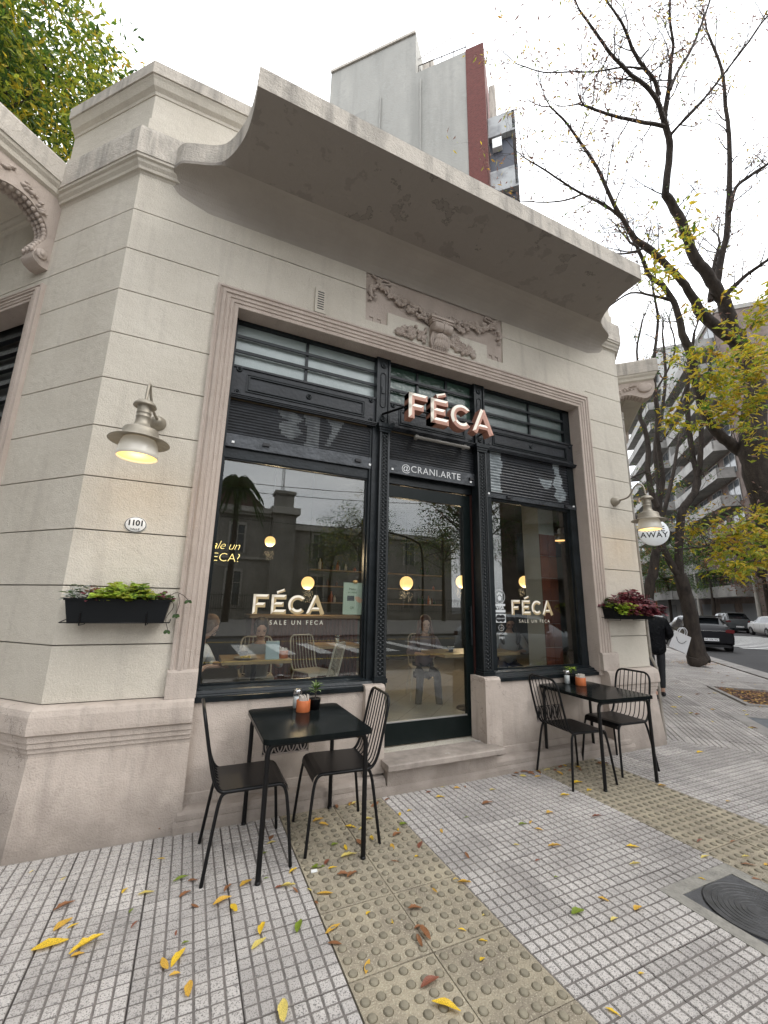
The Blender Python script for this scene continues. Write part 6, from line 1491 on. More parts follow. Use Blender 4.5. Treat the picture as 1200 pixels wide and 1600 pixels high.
T1 = [('t', [(1256, 1128, 34), (1250, 1060, 24), (1240, 960, 24), (1216, 860, 26), (1190, 760, 28), (1176, 690, 27), (1180, 620, 22), (1171, 575, 19), (1157, 542, 18), (1144, 520, 17)], 8.5, 9.2),
      ('l', [(1144, 520, 16), (1132, 475, 14), (1120, 452, 13), (1102, 425, 12), (1084, 400, 11), (1066, 350, 10), (1045, 310, 9), (1040, 300, 8), (1046, 240, 7.5), (1045, 213, 7), (1038, 185, 6.5), (1045, 140, 5), (1048, 100, 4), (1052, 70, 3), (1047, 33, 2.5), (1047, -20, 2)], 9.2, 8.0),
      ('l', [(1150, 535, 13), (1120, 512, 12), (1097, 490, 12), (1082, 465, 9), (1067, 440, 8), (1040, 413, 7), (1013, 388, 8), (992, 373, 6), (975, 345, 5), (960, 320, 4.5), (933, 262, 3.6), (905, 220, 3), (883, 190, 2.4), (860, 167, 1.8)], 9.1, 7.6),
      ('l', [(1170, 712, 14), (1137, 690, 12), (1112, 666, 11), (1097, 630, 11), (1084, 580, 11), (1078, 548, 10), (1066, 522, 8), (1056, 480, 6.5), (1036, 447, 6), (1016, 432, 5), (1004, 405, 4), (995, 385, 4)], 9.1, 8.6),
      ('l', [(1037, 190, 6), (1028, 160, 5), (1010, 135, 4.5), (987, 118, 4), (968, 98, 3.6), (953, 83, 3.4), (930, 50, 3), (905, 15, 2)], 8.1, 7.2),
      ('l', [(1030, 150, 5), (1022, 125, 4), (1007, 107, 4), (990, 80, 3.6), (980, 55, 3.2), (970, 33, 2.6), (943, -5, 2)], 8.1, 7.5),
      ('l', [(1047, 140, 4), (1060, 110, 3.2), (1080, 77, 3), (1100, 27, 2.5), (1113, -10, 2)], 8.1, 8.6), ('l', [(1047, 212, 4), (1062, 195, 3.2), (1093, 163, 3), (1133, 113, 2.6), (1170, 65, 2.4), (1195, 30, 2.2), (1230, 0, 2)], 8.1, 7.6),
      ('l', [(1037, 197, 4.5), (1000, 190, 4), (967, 183, 3.4), (940, 175, 3), (913, 165, 2.5)], 8.1, 7.3), ('l', [(1120, 440, 8), (1128, 400, 7), (1135, 370, 6.5), (1139, 320, 6), (1140, 260, 5), (1139, 213, 4.5), (1134, 167, 4), (1127, 107, 3), (1107, 55, 2.4)], 9.2, 9.0),
      ('l', [(1140, 330, 5), (1150, 293, 4), (1172, 275, 3.6), (1197, 258, 3), (1230, 235, 2.4)], 9.0, 9.0), ('l', [(1133, 462, 6), (1160, 435, 4.5), (1180, 420, 4), (1197, 408, 3.5), (1240, 380, 3)], 9.1, 8.5),
      ('l', [(975, 345, 3.2), (945, 320, 3), (910, 303, 2.6), (880, 285, 2.2), (855, 268, 2), (820, 247, 1.4)], 8.2, 7.4), ('l', [(910, 303, 2.2), (883, 313, 1.8), (850, 316, 1.5), (812, 314, 1.2)], 7.9, 7.2),
      ('l', [(1008, 107, 2.2), (975, 105, 2), (930, 112, 1.6), (895, 112, 1.5), (850, 113, 1.3), (808, 100, 1)], 7.9, 7.0), ('l', [(1013, 385, 3), (985, 395, 2.4), (958, 396, 1.8), (930, 388, 1.4)], 8.4, 8.0),
      ('l', [(1053, 470, 5), (1020, 462, 3), (985, 458, 2.2), (950, 480, 1.6)], 8.8, 8.4), ('l', [(1110, 470, 6), (1112, 440, 5), (1117, 410, 4), (1125, 380, 3)], 9.1, 9.6),
      ('l', [(1190, 900, 9), (1196, 875, 8), (1180, 880, 6), (1160, 868, 5), (1140, 857, 4), (1118, 850, 3), (1090, 856, 2)], 8.6, 7.2)]
cl1 = []
rc = random.Random(11)
for x, y, n_ in ((1090, 560, 120), (1110, 600, 150), (1140, 610, 170), (1165, 580, 170), (1185, 610, 150), (1195, 560, 130), (1180, 500, 120), (1150, 640, 150), (1120, 640, 100), (1190, 660, 110), (1195, 460, 90), (1085, 650, 70), (1060, 660, 60), (1170, 545, 120), (1090, 480, 50), (1075, 350, 46), (1080, 365, 40), (1010, 350, 24), (1025, 395, 44), (1045, 420, 50), (1015, 425, 36), (1140, 555, 90), (1200, 700, 70), (1160, 820, 120), (1185, 840, 160), (1130, 845, 110), (1150, 870, 130), (1190, 870, 120), (1100, 825, 80), (1195, 800, 90), (1175, 890, 90), (1130, 890, 50), (1105, 590, 60), (1060, 550, 30)):
    cl1.append((x, y, rc.uniform(6.6, 8.6), .42, int(n_ * 1.1), (5.5, .9, 1.1, 5.2, .1)))
tree('large leaning street tree with dark forked trunk and yellow leaves at the right edge', b1, T1, dict(n=(0, 0, 0, 1, 1), m=[LY, LO, LG, LYG, LPK], w=(.9, .7, .3, .5, 4.5), s=1.1, cl=cl1), 21, 3, .75, 2)
b2 = atZ(1088, 1030)
T2 = [('t', [(1093, 1034, 25), (1088, 1021, 20), (1082, 990, 16.5), (1076, 950, 15), (1068, 920, 14.5), (1062, 897, 14)], 11.9, 12.1),
      ('l', [(1062, 900, 9), (1061, 860, 8.5), (1063, 815, 9), (1068, 795, 9), (1085, 770, 8), (1091, 745, 8), (1085, 725, 6), (1079, 690, 6), (1075, 650, 5.5), (1074, 610, 5), (1078, 570, 4), (1085, 520, 3)], 12.1, 12.6),
      ('l', [(1062, 900, 9), (1048, 880, 8), (1036, 855, 7.5), (1029, 830, 7.5), (1026, 795, 8), (1033, 770, 6), (1035, 740, 6), (1028, 690, 5), (1027, 640, 5), (1023, 605, 4.5), (1022, 560, 3.6), (1028, 500, 3), (1020, 450, 2.2)], 12.1, 12.9),
      ('l', [(1091, 745, 6), (1094, 715, 6), (1096, 685, 5.5), (1098, 640, 4), (1108, 590, 3)], 12.3, 12.0), ('l', [(1027, 792, 7), (1018, 768, 6.5), (1012, 732, 6), (1013, 700, 6), (1007, 670, 5), (1000, 648, 4.5), (1003, 600, 3), (995, 550, 2.4), (1004, 500, 2)], 12.3, 12.9),
      ('l', [(1033, 690, 3), (1050, 665, 2.6), (1068, 615, 2.4), (1076, 590, 2)], 12.4, 12.4), ('l', [(1012, 735, 3), (990, 745, 2.4), (975, 760, 2), (960, 790, 1.5)], 12.5, 12.0), ('l', [(1025, 610, 2.6), (1045, 575, 2.2), (1055, 540, 1.8), (1045, 500, 1.4)], 12.5, 12.3)]
cl2 = [(x, y, rc.uniform(12, 15), .7, n_, (1, .4, 3.4, 1.4, .6)) for x, y, n_ in ((1000, 780, 130), (1010, 830, 120), (985, 700, 60), (1060, 760, 120), (1075, 800, 130), (1045, 820, 120), (1020, 660, 50), (990, 640, 40), (1050, 560, 40), (1035, 600, 40), (1085, 850, 110), (1045, 900, 90))]
tree('slender dark street tree with flared base in front of the black hatchback', b2, T2, dict(n=(0, 0, 1, 2, 2), m=[LY, LO, LGD, LG, LPK], w=(.4, .3, 2, 2, 1), s=1.1, cl=cl2), 33, 2, .75, 2)
# second trunk beyond
b3 = ST(14.0, 2.6)
T3 = [('t', [(1009, 1000, 15), (1010, 960, 13), (1013, 925, 11.5), (1021, 890, 10.5), (1027, 850, 9), (1030, 815, 8)], 14.2, 14.5),
      ('l', [(1030, 815, 7), (1030, 760, 6), (1024, 700, 5), (1035, 640, 4), (1040, 580, 3), (1035, 520, 2)], 14.5, 15), ('l', [(1029, 830, 6), (1040, 790, 5), (1052, 740, 4), (1060, 690, 3)], 14.5, 15.2)]
tree('dark straight street tree just behind the TAKE AWAY disc', b3, T3, dict(n=(0, 1, 1, 2), m=[LGD, LG, LB], w=(2, 1.5, 1), s=1.2, cl=[(1030, 560, 15, .8, 60, (2, 1, 1)), (1015, 620, 15, .8, 60, (2, 1, 1))]), 41, 2, .9, 2)
# courtyard tree rising behind the left parapet
def crowntree(label, base, h, crown, n, mats, wts, seed, ls=1., grp=None, tr=.16, nb=16, shell=True, name='leafy_tree'):
    o = thing(name, label, 'tree', base, 0, grp); r = random.Random(seed); L = Vector(base); b = MB()
    cx, cy, cz, rx, ry, rz = crown; top = Vector((cx, cy, cz + rz * .4))
    tr_pts = catmull([L, L + Vector((r.uniform(-.2, .2), r.uniform(-.2, .2), h * .35)), Vector((cx, cy, cz - rz * .4)), top], 5)
    b.tube(tr_pts, [tr * (1 - .7 * i / (len(tr_pts) - 1)) for i in range(len(tr_pts))], 9); b.build('trunk', BARK, o, L)
    b = MB(); tips = []
    for k in range(nb):
        st_ = tr_pts[r.randrange(len(tr_pts) // 2, len(tr_pts))]; v = Vector((r.gauss(0, 1), r.gauss(0, 1), r.gauss(.2, .8))).normalized(); e = Vector((cx + v.x * rx * .85, cy + v.y * ry * .85, cz + v.z * rz * .85))
        P = catmull([st_, (st_ + e) / 2 + Vector((0, 0, r.uniform(0, .4))), e], 5); b.tube(P, [tr * .35 * (1 - .85 * i / (len(P) - 1)) for i in range(len(P))], 6, caps=False)
        for q in range(6):
            p = P[r.randrange(3, len(P))]; d = Vector((r.gauss(0, 1), r.gauss(0, 1), r.gauss(.1, .7))).normalized() * rx * .33; b.tube([p, p + d * .5 + Vector((0, 0, .05)), p + d], [tr * .09, tr * .06, tr * .02], 4, caps=False); tips.append(p + d); tips.append(p + d * .6)
    b.build('limb', BARK, o, L)
    f = MB(); m = n // 12
    for k in range(m):
        if tips and r.random() < .55: c = r.choice(tips)
        else:
            v = Vector((r.gauss(0, 1), r.gauss(0, 1), r.gauss(0, 1))).normalized() * r.uniform(.5, 1) ** .5; c = Vector((cx + v.x * rx, cy + v.y * ry, cz + v.z * rz))
        mi = r.choices(range(len(mats)), wts)[0]
        for q in range(12): rleaf(f, c + Vector((r.gauss(0, .16), r.gauss(0, .16), r.gauss(0, .11))) * ls, r, r.uniform(.07, .13) * ls, r.uniform(.022, .038) * ls, mi if r.random() < .75 else r.choices(range(len(mats)), wts)[0])
    f.build('foliage', mats, o, L, kind='stuff'); return o
c1 = atD(20, 60, 9.5); c2 = atD(75, 150, 10.5)
crowntree('leafy green and yellow tree rising behind the left parapet', (c2.x - .3, c2.y + 1.2, 0), 9, (c1.x - .35, c1.y + .5, c1.z - .2, 2.7, 2.4, 3.0), 24000, [LG, LYG, LY, LO, LGD], (4, 5, 1.2, .25, 1.4), 51, 2.1, None, .14, 30)
cwr = random.Random(5)
# ================================================================== BUILDINGS
REND = mat('party_wall_render', (.37, .36, .33), .9, col2=(.29, .285, .262), nscale=.5, stretch=(1, 1, .35), bump=.6, bscale=8, speck=(.33, .325, .30), sscale=3, slo=.5, shi=.6)
add_streaks(REND, (.20, .20, .185), .5, 1.1, .07, .5, .72)
BRK = None
def brickmat(name, c1, c2, mortar, scale):
    m = bpy.data.materials.new(name); m.use_nodes = True; n = m.node_tree.nodes; l = m.node_tree.links; b = n['Principled BSDF']; b.inputs['Roughness'].default_value = .85
    t = n.new('ShaderNodeTexBrick'); t.inputs['Color1'].default_value = (*c1, 1); t.inputs['Color2'].default_value = (*c2, 1); t.inputs['Mortar'].default_value = (*mortar, 1); t.inputs['Scale'].default_value = scale; t.inputs['Mortar Size'].default_value = .012
    tc = n.new('ShaderNodeTexCoord'); sx = n.new('ShaderNodeSeparateXYZ'); cb = n.new('ShaderNodeCombineXYZ'); ad = n.new('ShaderNodeMath'); ad.operation = 'SUBTRACT'
    l.new(tc.outputs['Object'], sx.inputs[0]); l.new(sx.outputs[0], ad.inputs[0]); l.new(sx.outputs[1], ad.inputs[1]); l.new(ad.outputs[0], cb.inputs[0]); l.new(sx.outputs[2], cb.inputs[1]); l.new(cb.outputs[0], t.inputs['Vector']); l.new(t.outputs[0], b.inputs['Base Color']); return m
BRK = brickmat('red_brick', (.10, .022, .018), (.14, .035, .028), (.15, .10, .085), 3.2); BRKO = brickmat('orange_brick', (.42, .17, .08), (.50, .24, .12), (.45, .36, .28), 2.0)
WIN = mat('far_window_dark', (.05, .06, .07), .1, spec=.8, col2=(.12, .13, .14), nscale=.8)
def up(P, n): return P
def PW(x, y, sd):     # point on the plane across the street frame at distance sd
    P0 = ST(sd, 0); d = ray(x, y); n = np.array([-S2, -S2, 0]); t = ((P0.x * n[0] + P0.y * n[1])) / (d @ n); return Vector((d[0] * t, d[1] * t, EYE + d[2] * t))
def lcoord(p): a = p - Vector((5.29, 3.58, 0)); return (a.x - a.y) * S2
SD = 14.0
A = PW(518, 113, SD); B = PW(650, 50, SD); B2 = PW(652, 110, SD); Cc = PW(727, 80, SD); Dd = PW(755, 65, SD)
lA, lB, lC, lD = lcoord(A), lcoord(B), lcoord(Cc), lcoord(Dd)
tb_ = thing('apartment_tower', 'tall windowless grey party wall with red brick edge and stacked balconies behind the cafe', 'building', ST(SD, lD))
def stp(b, s0, s1, l0, l1, z0, z1, mi=None): stprism(b, s0, s1, l0, l1, z0, z1, mi)
def bp(b, nm, m, par, label=None): return b.build(nm, m, par, par.location, label)
bb = MB(); stp(bb, SD, SD + 14, lA, lB, 0, A.z); bp(bb, 'party_wall', REND, tb_); bb = MB(); stp(bb, SD, SD + 14, lB, lC, 0, B2.z - .2); bp(bb, 'party_wall', REND, tb_)
bb = MB(); stp(bb, SD - .04, SD + 14, lC + .01, lD, 0, Dd.z - .1); bp(bb, 'brick_edge', BRK, tb_)
bb = MB(); stp(bb, SD - .12, SD, lA, lB, A.z - .18, A.z + .04); bp(bb, 'coping', CONC, tb_)
q = (B2 + Cc) / 2
bb = MB(); stp(bb, SD + 1, SD + 2.2, lB + .2, lB + 1.0, B2.z - .3, B2.z + 2.2); bp(bb, 'chimney_stack', CONC, tb_)
bb = MB(); 
for zz in (B2.z + .2, B2.z + .9): bb.tube([ST(SD + .3, lB + .1, zz), ST(SD + .3, lC, zz - .2)], .03, 5)
for k in range(5): l_ = lB + .1 + (lC - lB - .1) * k / 4; bb.tube([ST(SD + .3, l_, B2.z - .3), ST(SD + .3, l_, B2.z + .9)], .03, 5)
bp(bb, 'roof_railing', TWIG, tb_)
bb = MB(); bb.tube([ST(SD + .5, lB + .1, B2.z + 1.9), atD(740, 36, (B2 - Vector((0, 0, EYE))).length * .94)], .035, 5); bp(bb, 'roof_wire', KERB, tb_)
PTC = mat('repaired_render_patch', (.28, .275, .255), .9, col2=(.32, .315, .29), nscale=1.2)
for (u0, u1, z_0, z_1) in ((.12, .45, .80, .87), (.55, .80, .70, .76), (.3, .5, .62, .69)):
    bb = MB(); stp(bb, SD - .02, SD + .02, lA + (lB - lA) * u0, lA + (lB - lA) * u1, A.z * z_0, A.z * z_1); bp(bb, 'render_patch', PTC, tb_)
for l_ in (lB + .35, lA + (lB - lA) * .62):
    bb = MB(); bb.tube([ST(SD - .10, l_, A.z * .2), ST(SD - .10, l_, B2.z * .97)], .06, 6); bp(bb, 'rainwater_pipe', PTC, tb_)
# balconies projecting beyond the brick edge
BX = PW(812, 300, SD); lE = lcoord(BX); BALC = mat('balcony_weathered_concrete', (.42, .43, .43), .9, col2=(.18, .18, .19), nscale=.9, lo=.45, hi=.72)
ztop = PW(790, 168, SD).z; per = (PW(795, 163, SD).z - PW(795, 250, SD).z)
z = ztop
for k in range(10):
    h1 = per * .34
    bb = MB(); stp(bb, SD + .25, SD + .45, lD + .05, lE, z - h1, z); stp(bb, SD + .25, SD + 9, lE - .18, lE, z - h1, z); stp(bb, SD + .25, SD + 9, lD + .03, lE, z - h1 - .12, z - h1); bp(bb, 'balcony', BALC, tb_)
    bb = MB(); stp(bb, SD + .6, SD + .66, lD + .05, lE - .2, z - per, z - h1 - .12); bp(bb, 'balcony_screen', mat('dark_blue_screen', (.055, .06, .08), .5), tb_)
    if k == 0:
        bb = MB(); stp(bb, SD + .28, SD + .6, lD + .25, lD + .8, z - h1 - .95, z - h1 - .25); bp(bb, 'air_conditioner', WHITE, tb_)
    z -= per
bb = MB(); stp(bb, SD + .6, SD + 1.3, lD + .15, lD + .55, ztop, ztop + per * .75); bp(bb, 'chimney_stack', CONC, tb_)
bb = MB(); stp(bb, SD + .5, SD + 10, lE - .12, lE, 0, ztop - .1); 
# across-the-street blocks
def block(label, s0, s1, l0, h, floors, wallm, balm, seed, ground='garage', deep=8, balc=1.3, win=WIN, fh0=3.2, name='apartment_block', bfrac=(.08, .92), nw=4):
    o = thing(name, label, 'building', ST((s0 + s1) / 2, l0)); r = random.Random(seed)
    b = MB(); stp(b, s0, s1, l0, l0 + deep, 0, h); bp(b, 'wall', wallm, o)
    b = MB(); stp(b, s0 - .1, s1 + .1, l0 - .15, l0 + deep, h, h + .5); bp(b, 'parapet', balm, o)
    fh = (h - fh0) / floors; W_ = s1 - s0
    for k in range(floors):
        z = fh0 + k * fh
        if balc:
            a0, a1 = s0 + W_ * bfrac[0], s0 + W_ * bfrac[1]
            b = MB(); stp(b, a0, a1, l0 - balc, l0, z - .18, z); stp(b, a0, a1, l0 - balc, l0 - balc + .12, z, z + .95); stp(b, a0, a0 + .12, l0 - balc, l0, z, z + .95); stp(b, a1 - .12, a1, l0 - balc, l0, z, z + .95); bp(b, 'balcony', balm, o)
        for i in range(nw):
            c = s0 + W_ * (i + .5) / nw; ww = W_ / nw * .30
            b = MB(); stp(b, c - ww, c + ww, l0 - .06, l0 + .02, z + .3, z + fh - .5); w_ = bp(b, 'window', WIN, o)
            b = MB(); 
            for e in (c - ww - .06, c - .03, c + ww): stp(b, e, e + .06, l0 - .09, l0 - .05, z + .25, z + fh - .45)
            stp(b, c - ww - .06, c + ww + .06, l0 - .09, l0 - .05, z + fh - .5, z + fh - .43); f_ = b.build('window_frame', balm, w_, o.location); f_.location = (0, 0, 0)
    b = MB()
    if ground == 'garage':
        for i in range(3):
            c = s0 + W_ * (i + .5) / 3; b = MB(); stp(b, c - W_ * .11, c + W_ * .11, l0 - .05, l0 + .01, 0, 2.4); bp(b, 'garage_door', mat('garage_grey', (.16, .17, .18), .6), o)
    else:
        for i in range(3):
            c = s0 + W_ * (i + .5) / 3; b = MB(); stp(b, c - W_ * .09, c + W_ * .09, l0 - .05, l0 + .01, .5, 2.5); bp(b, 'ground_window', WIN, o)
    return o
BEI = mat('beige_render', (.52, .46, .36), .9, col2=(.44, .39, .30), nscale=.5); WHC = mat('white_band_concrete', (.36, .35, .33), .8, col2=(.22, .215, .205), nscale=.8); BRW = mat('brown_slate', (.12, .09, .08), .8, col2=(.20, .16, .14), nscale=1.5)
MG0 = mat('grey_rear_render', (.25, .24, .23), .9)
block('beige apartment block behind the hedge at the right edge', 30, 42, 19.0, 12, 3, BEI, WHC, 1, 'window', fh0=4.2)
block('brown-walled apartment block with white balcony bands above the garages', 42.5, 60, 18.0, 33, 10, BRW, WHC, 2, 'garage', balc=1.6)
block('grey modern apartment block with angled white balcony slabs farther up the street', 60.5, 78, 17.2, 40, 12, mat('grey_render', (.38, .38, .37), .9), WHC, 3, 'garage', balc=2.0, bfrac=(0, 1))
block('orange brick block beyond the grey modern block', 79, 92, 16.6, 24, 8, BRKO, WHC, 4, 'garage', balc=.9)
block('low yellow house near the end of the street', 92.5, 104, 16.2, 9, 2, mat('ochre_render', (.60, .45, .22), .9), WHC, 5, 'window', balc=.7)
block('terracotta coloured block at the far end of the street', 104.5, 130, 16.0, 16, 5, mat('terracotta_render', (.40, .17, .10), .9), BEI, 6, 'garage', balc=.8)
block('red brick tower partly hidden by leaves at the top right edge', 16, 29, 19.5, 25, 8, BRK, BEI, 7, 'garage', balc=1.2)
for i_, (sa, sb, hh, mm) in enumerate(((28.5, 48, 13, BEI), (48.5, 74, 17, BRW), (74.5, 128, 14, MG0))):
    rw_ = thing('apartment_block', ('beige', 'brown', 'grey')[i_] + ' block on the near side of the right street, hidden behind the cafe corner', 'building', ST(sa, -2)); b = MB(); stp(b, sa, sb, -11, -.6, 0, hh); bp(b, 'wall', mm, rw_)
    for fl_ in range(int(hh / 3.3)):
        for k in range(int((sb - sa) / 3.5)):
            b = MB(); c_ = sa + 1 + k * 3.5; stp(b, c_, c_ + 1.6, -.62, -.55, .8 + fl_ * 3.3, 2.7 + fl_ * 3.3); bp(b, 'window', WIN, rw_)
en = thing('apartment_block', 'pale block closing the far end of the right street', 'building', ST(140, 9)); b = MB(); stp(b, 140, 150, -20, 40, 0, 16); bp(b, 'wall', BEI, en)
for k in range(14):
    for fl_ in range(4): b = MB(); stp(b, 139.9, 140.02, -18 + k * 4, -16 + k * 4, 1 + fl_ * 3.6, 3 + fl_ * 3.6); bp(b, 'window', WIN, en)
# hedge and wall before the beige block
hg = thing('clipped_hedge', 'dark green hedge along the wall across the street', 'hedge', ST(34, 18.2)); b = MB(); rr = random.Random(9)
bb = MB(); stp(bb, 30, 41, 18.0, 18.3, 0, 1.1); bp(bb, 'garden_wall', BEI, hg)
for k in range(4200):
    p = ST(rr.uniform(30, 41), 18.0 + rr.gauss(0, .35), 1.1 + abs(rr.gauss(0, .75))); rleaf(b, p, rr, .22, .1, rr.randrange(2))
b.build('foliage', [LGD, LG], hg, hg.location, kind='stuff')
for i, (s_, l_, h_, rr_, mm, ww, lb) in enumerate(((27, 16.6, 9, 3.0, [LB, LPK, LYG], (3, 2, .5), 'thin brown-leaved tree across the street nearest the white hatchback'), (38, 16.4, 10, 3.4, [LPK, LB, LG], (2.5, 2, 1), 'thin brown-leaved tree across the street in front of the garages'), (50, 16.2, 11, 3.6, [LGD, LG, LYG], (3, 2, .6), 'green tree across the street in front of the brown-walled block'), (64, 15.6, 12, 4, [LGD, LG, LB], (3, 2, 1), 'green tree across the street in front of the grey modern block'), (82, 15.4, 12, 4.5, [LGD, LG, LYG], (3, 2, 1), 'green tree toward the far end of the street'))):
    p = ST(s_, l_); crowntree(lb, p, h_, (p.x, p.y, h_ * .66, rr_ * 1.15, rr_ * 1.15, h_ * .36), 7000 if i < 2 else 9000, mm, ww, 60 + i, 2.6, 'trees across the street', .2, 18)
for i, s_ in enumerate((27, 40, 55)):
    p = ST(s_, 16.45); o = thing('utility_pole', ('pale concrete street pole beside the hedge', 'pale concrete street pole beside the garages', 'pale concrete street pole far up the street')[i], 'pole', p, 0, 'street poles'); b = MB(); b.tube([p, p + Vector((0, 0, 9))], [.16, .09], 10); b.build('shaft', mat('pale_concrete_pole', (.5, .48, .44), .9), o, p)
    b = MB(); b.tube([p + Vector((0, 0, 8)), p + Vector((-.9, .9, 8.6)), p + Vector((-1.4, 1.4, 8.6))], .05, 6); b.build('arm', KERB, o, p)

#@@REFLECT
# ================================================================== LEFT STREET, FAR SIDE (unseen, added to shade the left wall)
def LT(t, o_, z=0.): return LW(t, o_, z)
shade_block = thing('apartment_block', 'unseen tall plain block added across the left street to darken the left wall', 'building', LT(12, 17))  # unseen block, added and made tall to darken the left wall
b = MB(); q = [LT(-3, 17), LT(45, 17), LT(45, 26), LT(-3, 26)]; b.prism([(p.x, p.y) for p in q], 0, 32, 'z'); b.build('wall', mat('shade_block_render', (.22, .20, .18), .9), shade_block, shade_block.location)
for fl_ in range(9):
    for k in range(12):
        c = -1 + k * 3.8; q = [LT(c, 16.95), LT(c + 1.5, 16.95), LT(c + 1.5, 17.02), LT(c, 17.02)]; MB().prism([(p.x, p.y) for p in q], 1 + fl_ * 3.3, 2.9 + fl_ * 3.3, 'z').build('window', WIN, shade_block, shade_block.location)
for i, (t_, o_) in enumerate(((5, 3.2), (12, 3.2), (2.5, 12.5), (10, 12.5))):  # unseen trees added to help darken the left wall
    p = LT(t_, o_); crowntree(('unseen shading tree added on the left footway nearest the corner', 'second unseen shading tree added on the left footway', 'unseen shading tree added over the left street by the crossing', 'unseen shading tree added over the left street farther on')[i], p, 9, (p.x, p.y, 7.2, 2.8, 2.8, 2.6), 2600, [LG, LYG, LY, LGD], (4, 3, 1, 2), 120 + i, 2.3, 'unseen trees added to shade the left wall', .2, 16)
# ================================================================== OPPOSITE CORNER (behind the camera, mirrored in the glass)
MG = mat('mansion_render', (.30, .28, .25), .9, col2=(.20, .19, .17), nscale=.7, stretch=(1, 1, .4))
mn_ = thing('corner_mansion', 'two-storey grey mansion with fence and chimney on the opposite corner', 'building', (6, -40, 0)); ML = mn_.location
def mb(nm, m, *bx):
    b = MB()
    for a in bx: b.box(*a)
    return b.build(nm, m, mn_, ML)
mb('wall', MG, (-12, 7.6, -56, -41, 0, 11.2), (7.6, 10.2, -56, -40.2, 0, 11.6), (10.2, 34, -56, -43.5, 0, 10.4))
mb('cornice', mat('mansion_trim', (.42, .40, .36), .9), (-12.4, 7.6, -56.4, -40.6, 11.2, 11.5), (-12.6, 7.7, -56.4, -40.3, 11.5, 12.1), (7.3, 10.6, -56.4, -39.8, 11.6, 12.4), (10.2, 34.4, -56.4, -43.1, 10.4, 11.2), (-12.3, 7.6, -56.2, -40.8, 6.2, 6.45))
mb('chimney', MG, (8.4, 10.6, -46, -44, 12.4, 15.0), (8.2, 10.8, -46.2, -43.8, 15.0, 15.4))
b = MB(); b.prism([(-12, 12.1), (7.6, 12.1), (4.0, 15.4), (-8, 15.4)], -54, -43, 'y'); b.build('roof', mat('slate_roof', (.09, .05, .045), .8), mn_, ML)
for x in (-9.5, -5, -.5, 3.9, 14, 20, 27):
    y = -41 if x < 8 else -43.5
    for z0_, z1_ in ((7.0, 10.0), (1.2, 4.8)):
        w_ = MB().box(x - .75, x + .75, y, y + .05, z0_, z1_).build('window', WIN, mn_, ML)
        b = MB(); b.box(x - .95, x - .75, y, y + .15, z0_ - .1, z1_ + .3); b.box(x + .75, x + .95, y, y + .15, z0_ - .1, z1_ + .3); b.box(x - .75, x + .75, y, y + .15, z1_, z1_ + .3); b.box(x - .04, x + .04, y + .05, y + .1, z0_, z1_); b.box(x - .75, x + .75, y + .05, y + .1, z0_ + (z1_ - z0_) * .65, z0_ + (z1_ - z0_) * .65 + .08); f_ = b.build('window_frame', mat('mansion_trim', (.5, .48, .44)), w_, ML); f_.location = (0, 0, 0)
fc = thing('iron_fence', 'black spear-topped railing before the opposite mansion', 'fence', (6, -33, 0))
b = MB(); b.box(-14, 34, -33.2, -32.9, 0, .7); b.build('plinth_wall', MG, fc, fc.location)
for z in (.9, 2.1): MB().box(-14, 34, -33.07, -33.03, z, z + .05).build('rail', BLK, fc, fc.location)
b = MB()
for k in range(240): x = -14 + k * .2; b.box(x, x + .03, -33.06, -33.04, .7, 2.3)
b.build('railing_bar', BLK, fc, fc.location, kind='stuff')
pm = thing('palm_tree', 'tall palm with drooping fronds by the opposite corner', 'tree', (2.5, -27.5, 0)); b = MB(); b.tube([(2.5, -27.5, 0), (2.6, -27.5, 6), (2.5, -27.5, 11.2)], [.28, .2, .17], 10); b.build('trunk', BARK, pm, pm.location)
b = MB(); rr = random.Random(3)
for k in range(30):
    a = 2 * PI * k / 30 + rr.uniform(-.1, .1); el = rr.uniform(-.2, 1.1); ln = rr.uniform(2.4, 3.3); P = []
    for i in range(9):
        u = i / 8; P.append(Vector((2.5 + math.cos(a) * ln * (u * math.cos(el) * .9), -27.5 + math.sin(a) * ln * (u * math.cos(el) * .9), 11.2 + ln * (math.sin(el) * u - 1.0 * u * u * 1.0))))
    b.tube(P, .03, 4, caps=False)
    for i in range(1, 9):
        d = (P[i] - P[i - 1]).normalized(); s = Vector((-math.sin(a), math.cos(a), 0))
        for q in range(3):
            p = P[i - 1] + (P[i] - P[i - 1]) * q / 3
            for sg_ in (-1, 1): leafquad(b, p, s * sg_ * .7 + d * .6 + Vector((0, 0, -.9)), d, .75, .07, 0, .1)
b.build('frond', LGD, pm, pm.location, kind='stuff')
for i, (x, y, h_, rr_, n_) in enumerate(((15, -31, 12.5, 4.2, 5200), (24, -30, 11, 4.5, 5000), (13.5, -36, 10, 3, 2600), (-9, -30, 9, 3, 2600), (34, -26, 12, 5, 4200))):
    crowntree(('broad street tree before the mansion chimney', 'broad street tree right of the mansion', 'small tree in the mansion garden', 'small tree at the left end of the mansion fence', 'large tree at the far right of the opposite footway')[i], (x, y, 0), h_, (x, y, h_ * .68, rr_, rr_, h_ * .3), n_, [LGD, LG, LYG, LY], (4, 2, 1, .5), 80 + i, 2.3, 'trees on the opposite corner', .22, 18)
block('plain apartment block across the side street facing the right window', -3, 14.5, 18.2, 21, 6, BRW, MG, 12, 'window')
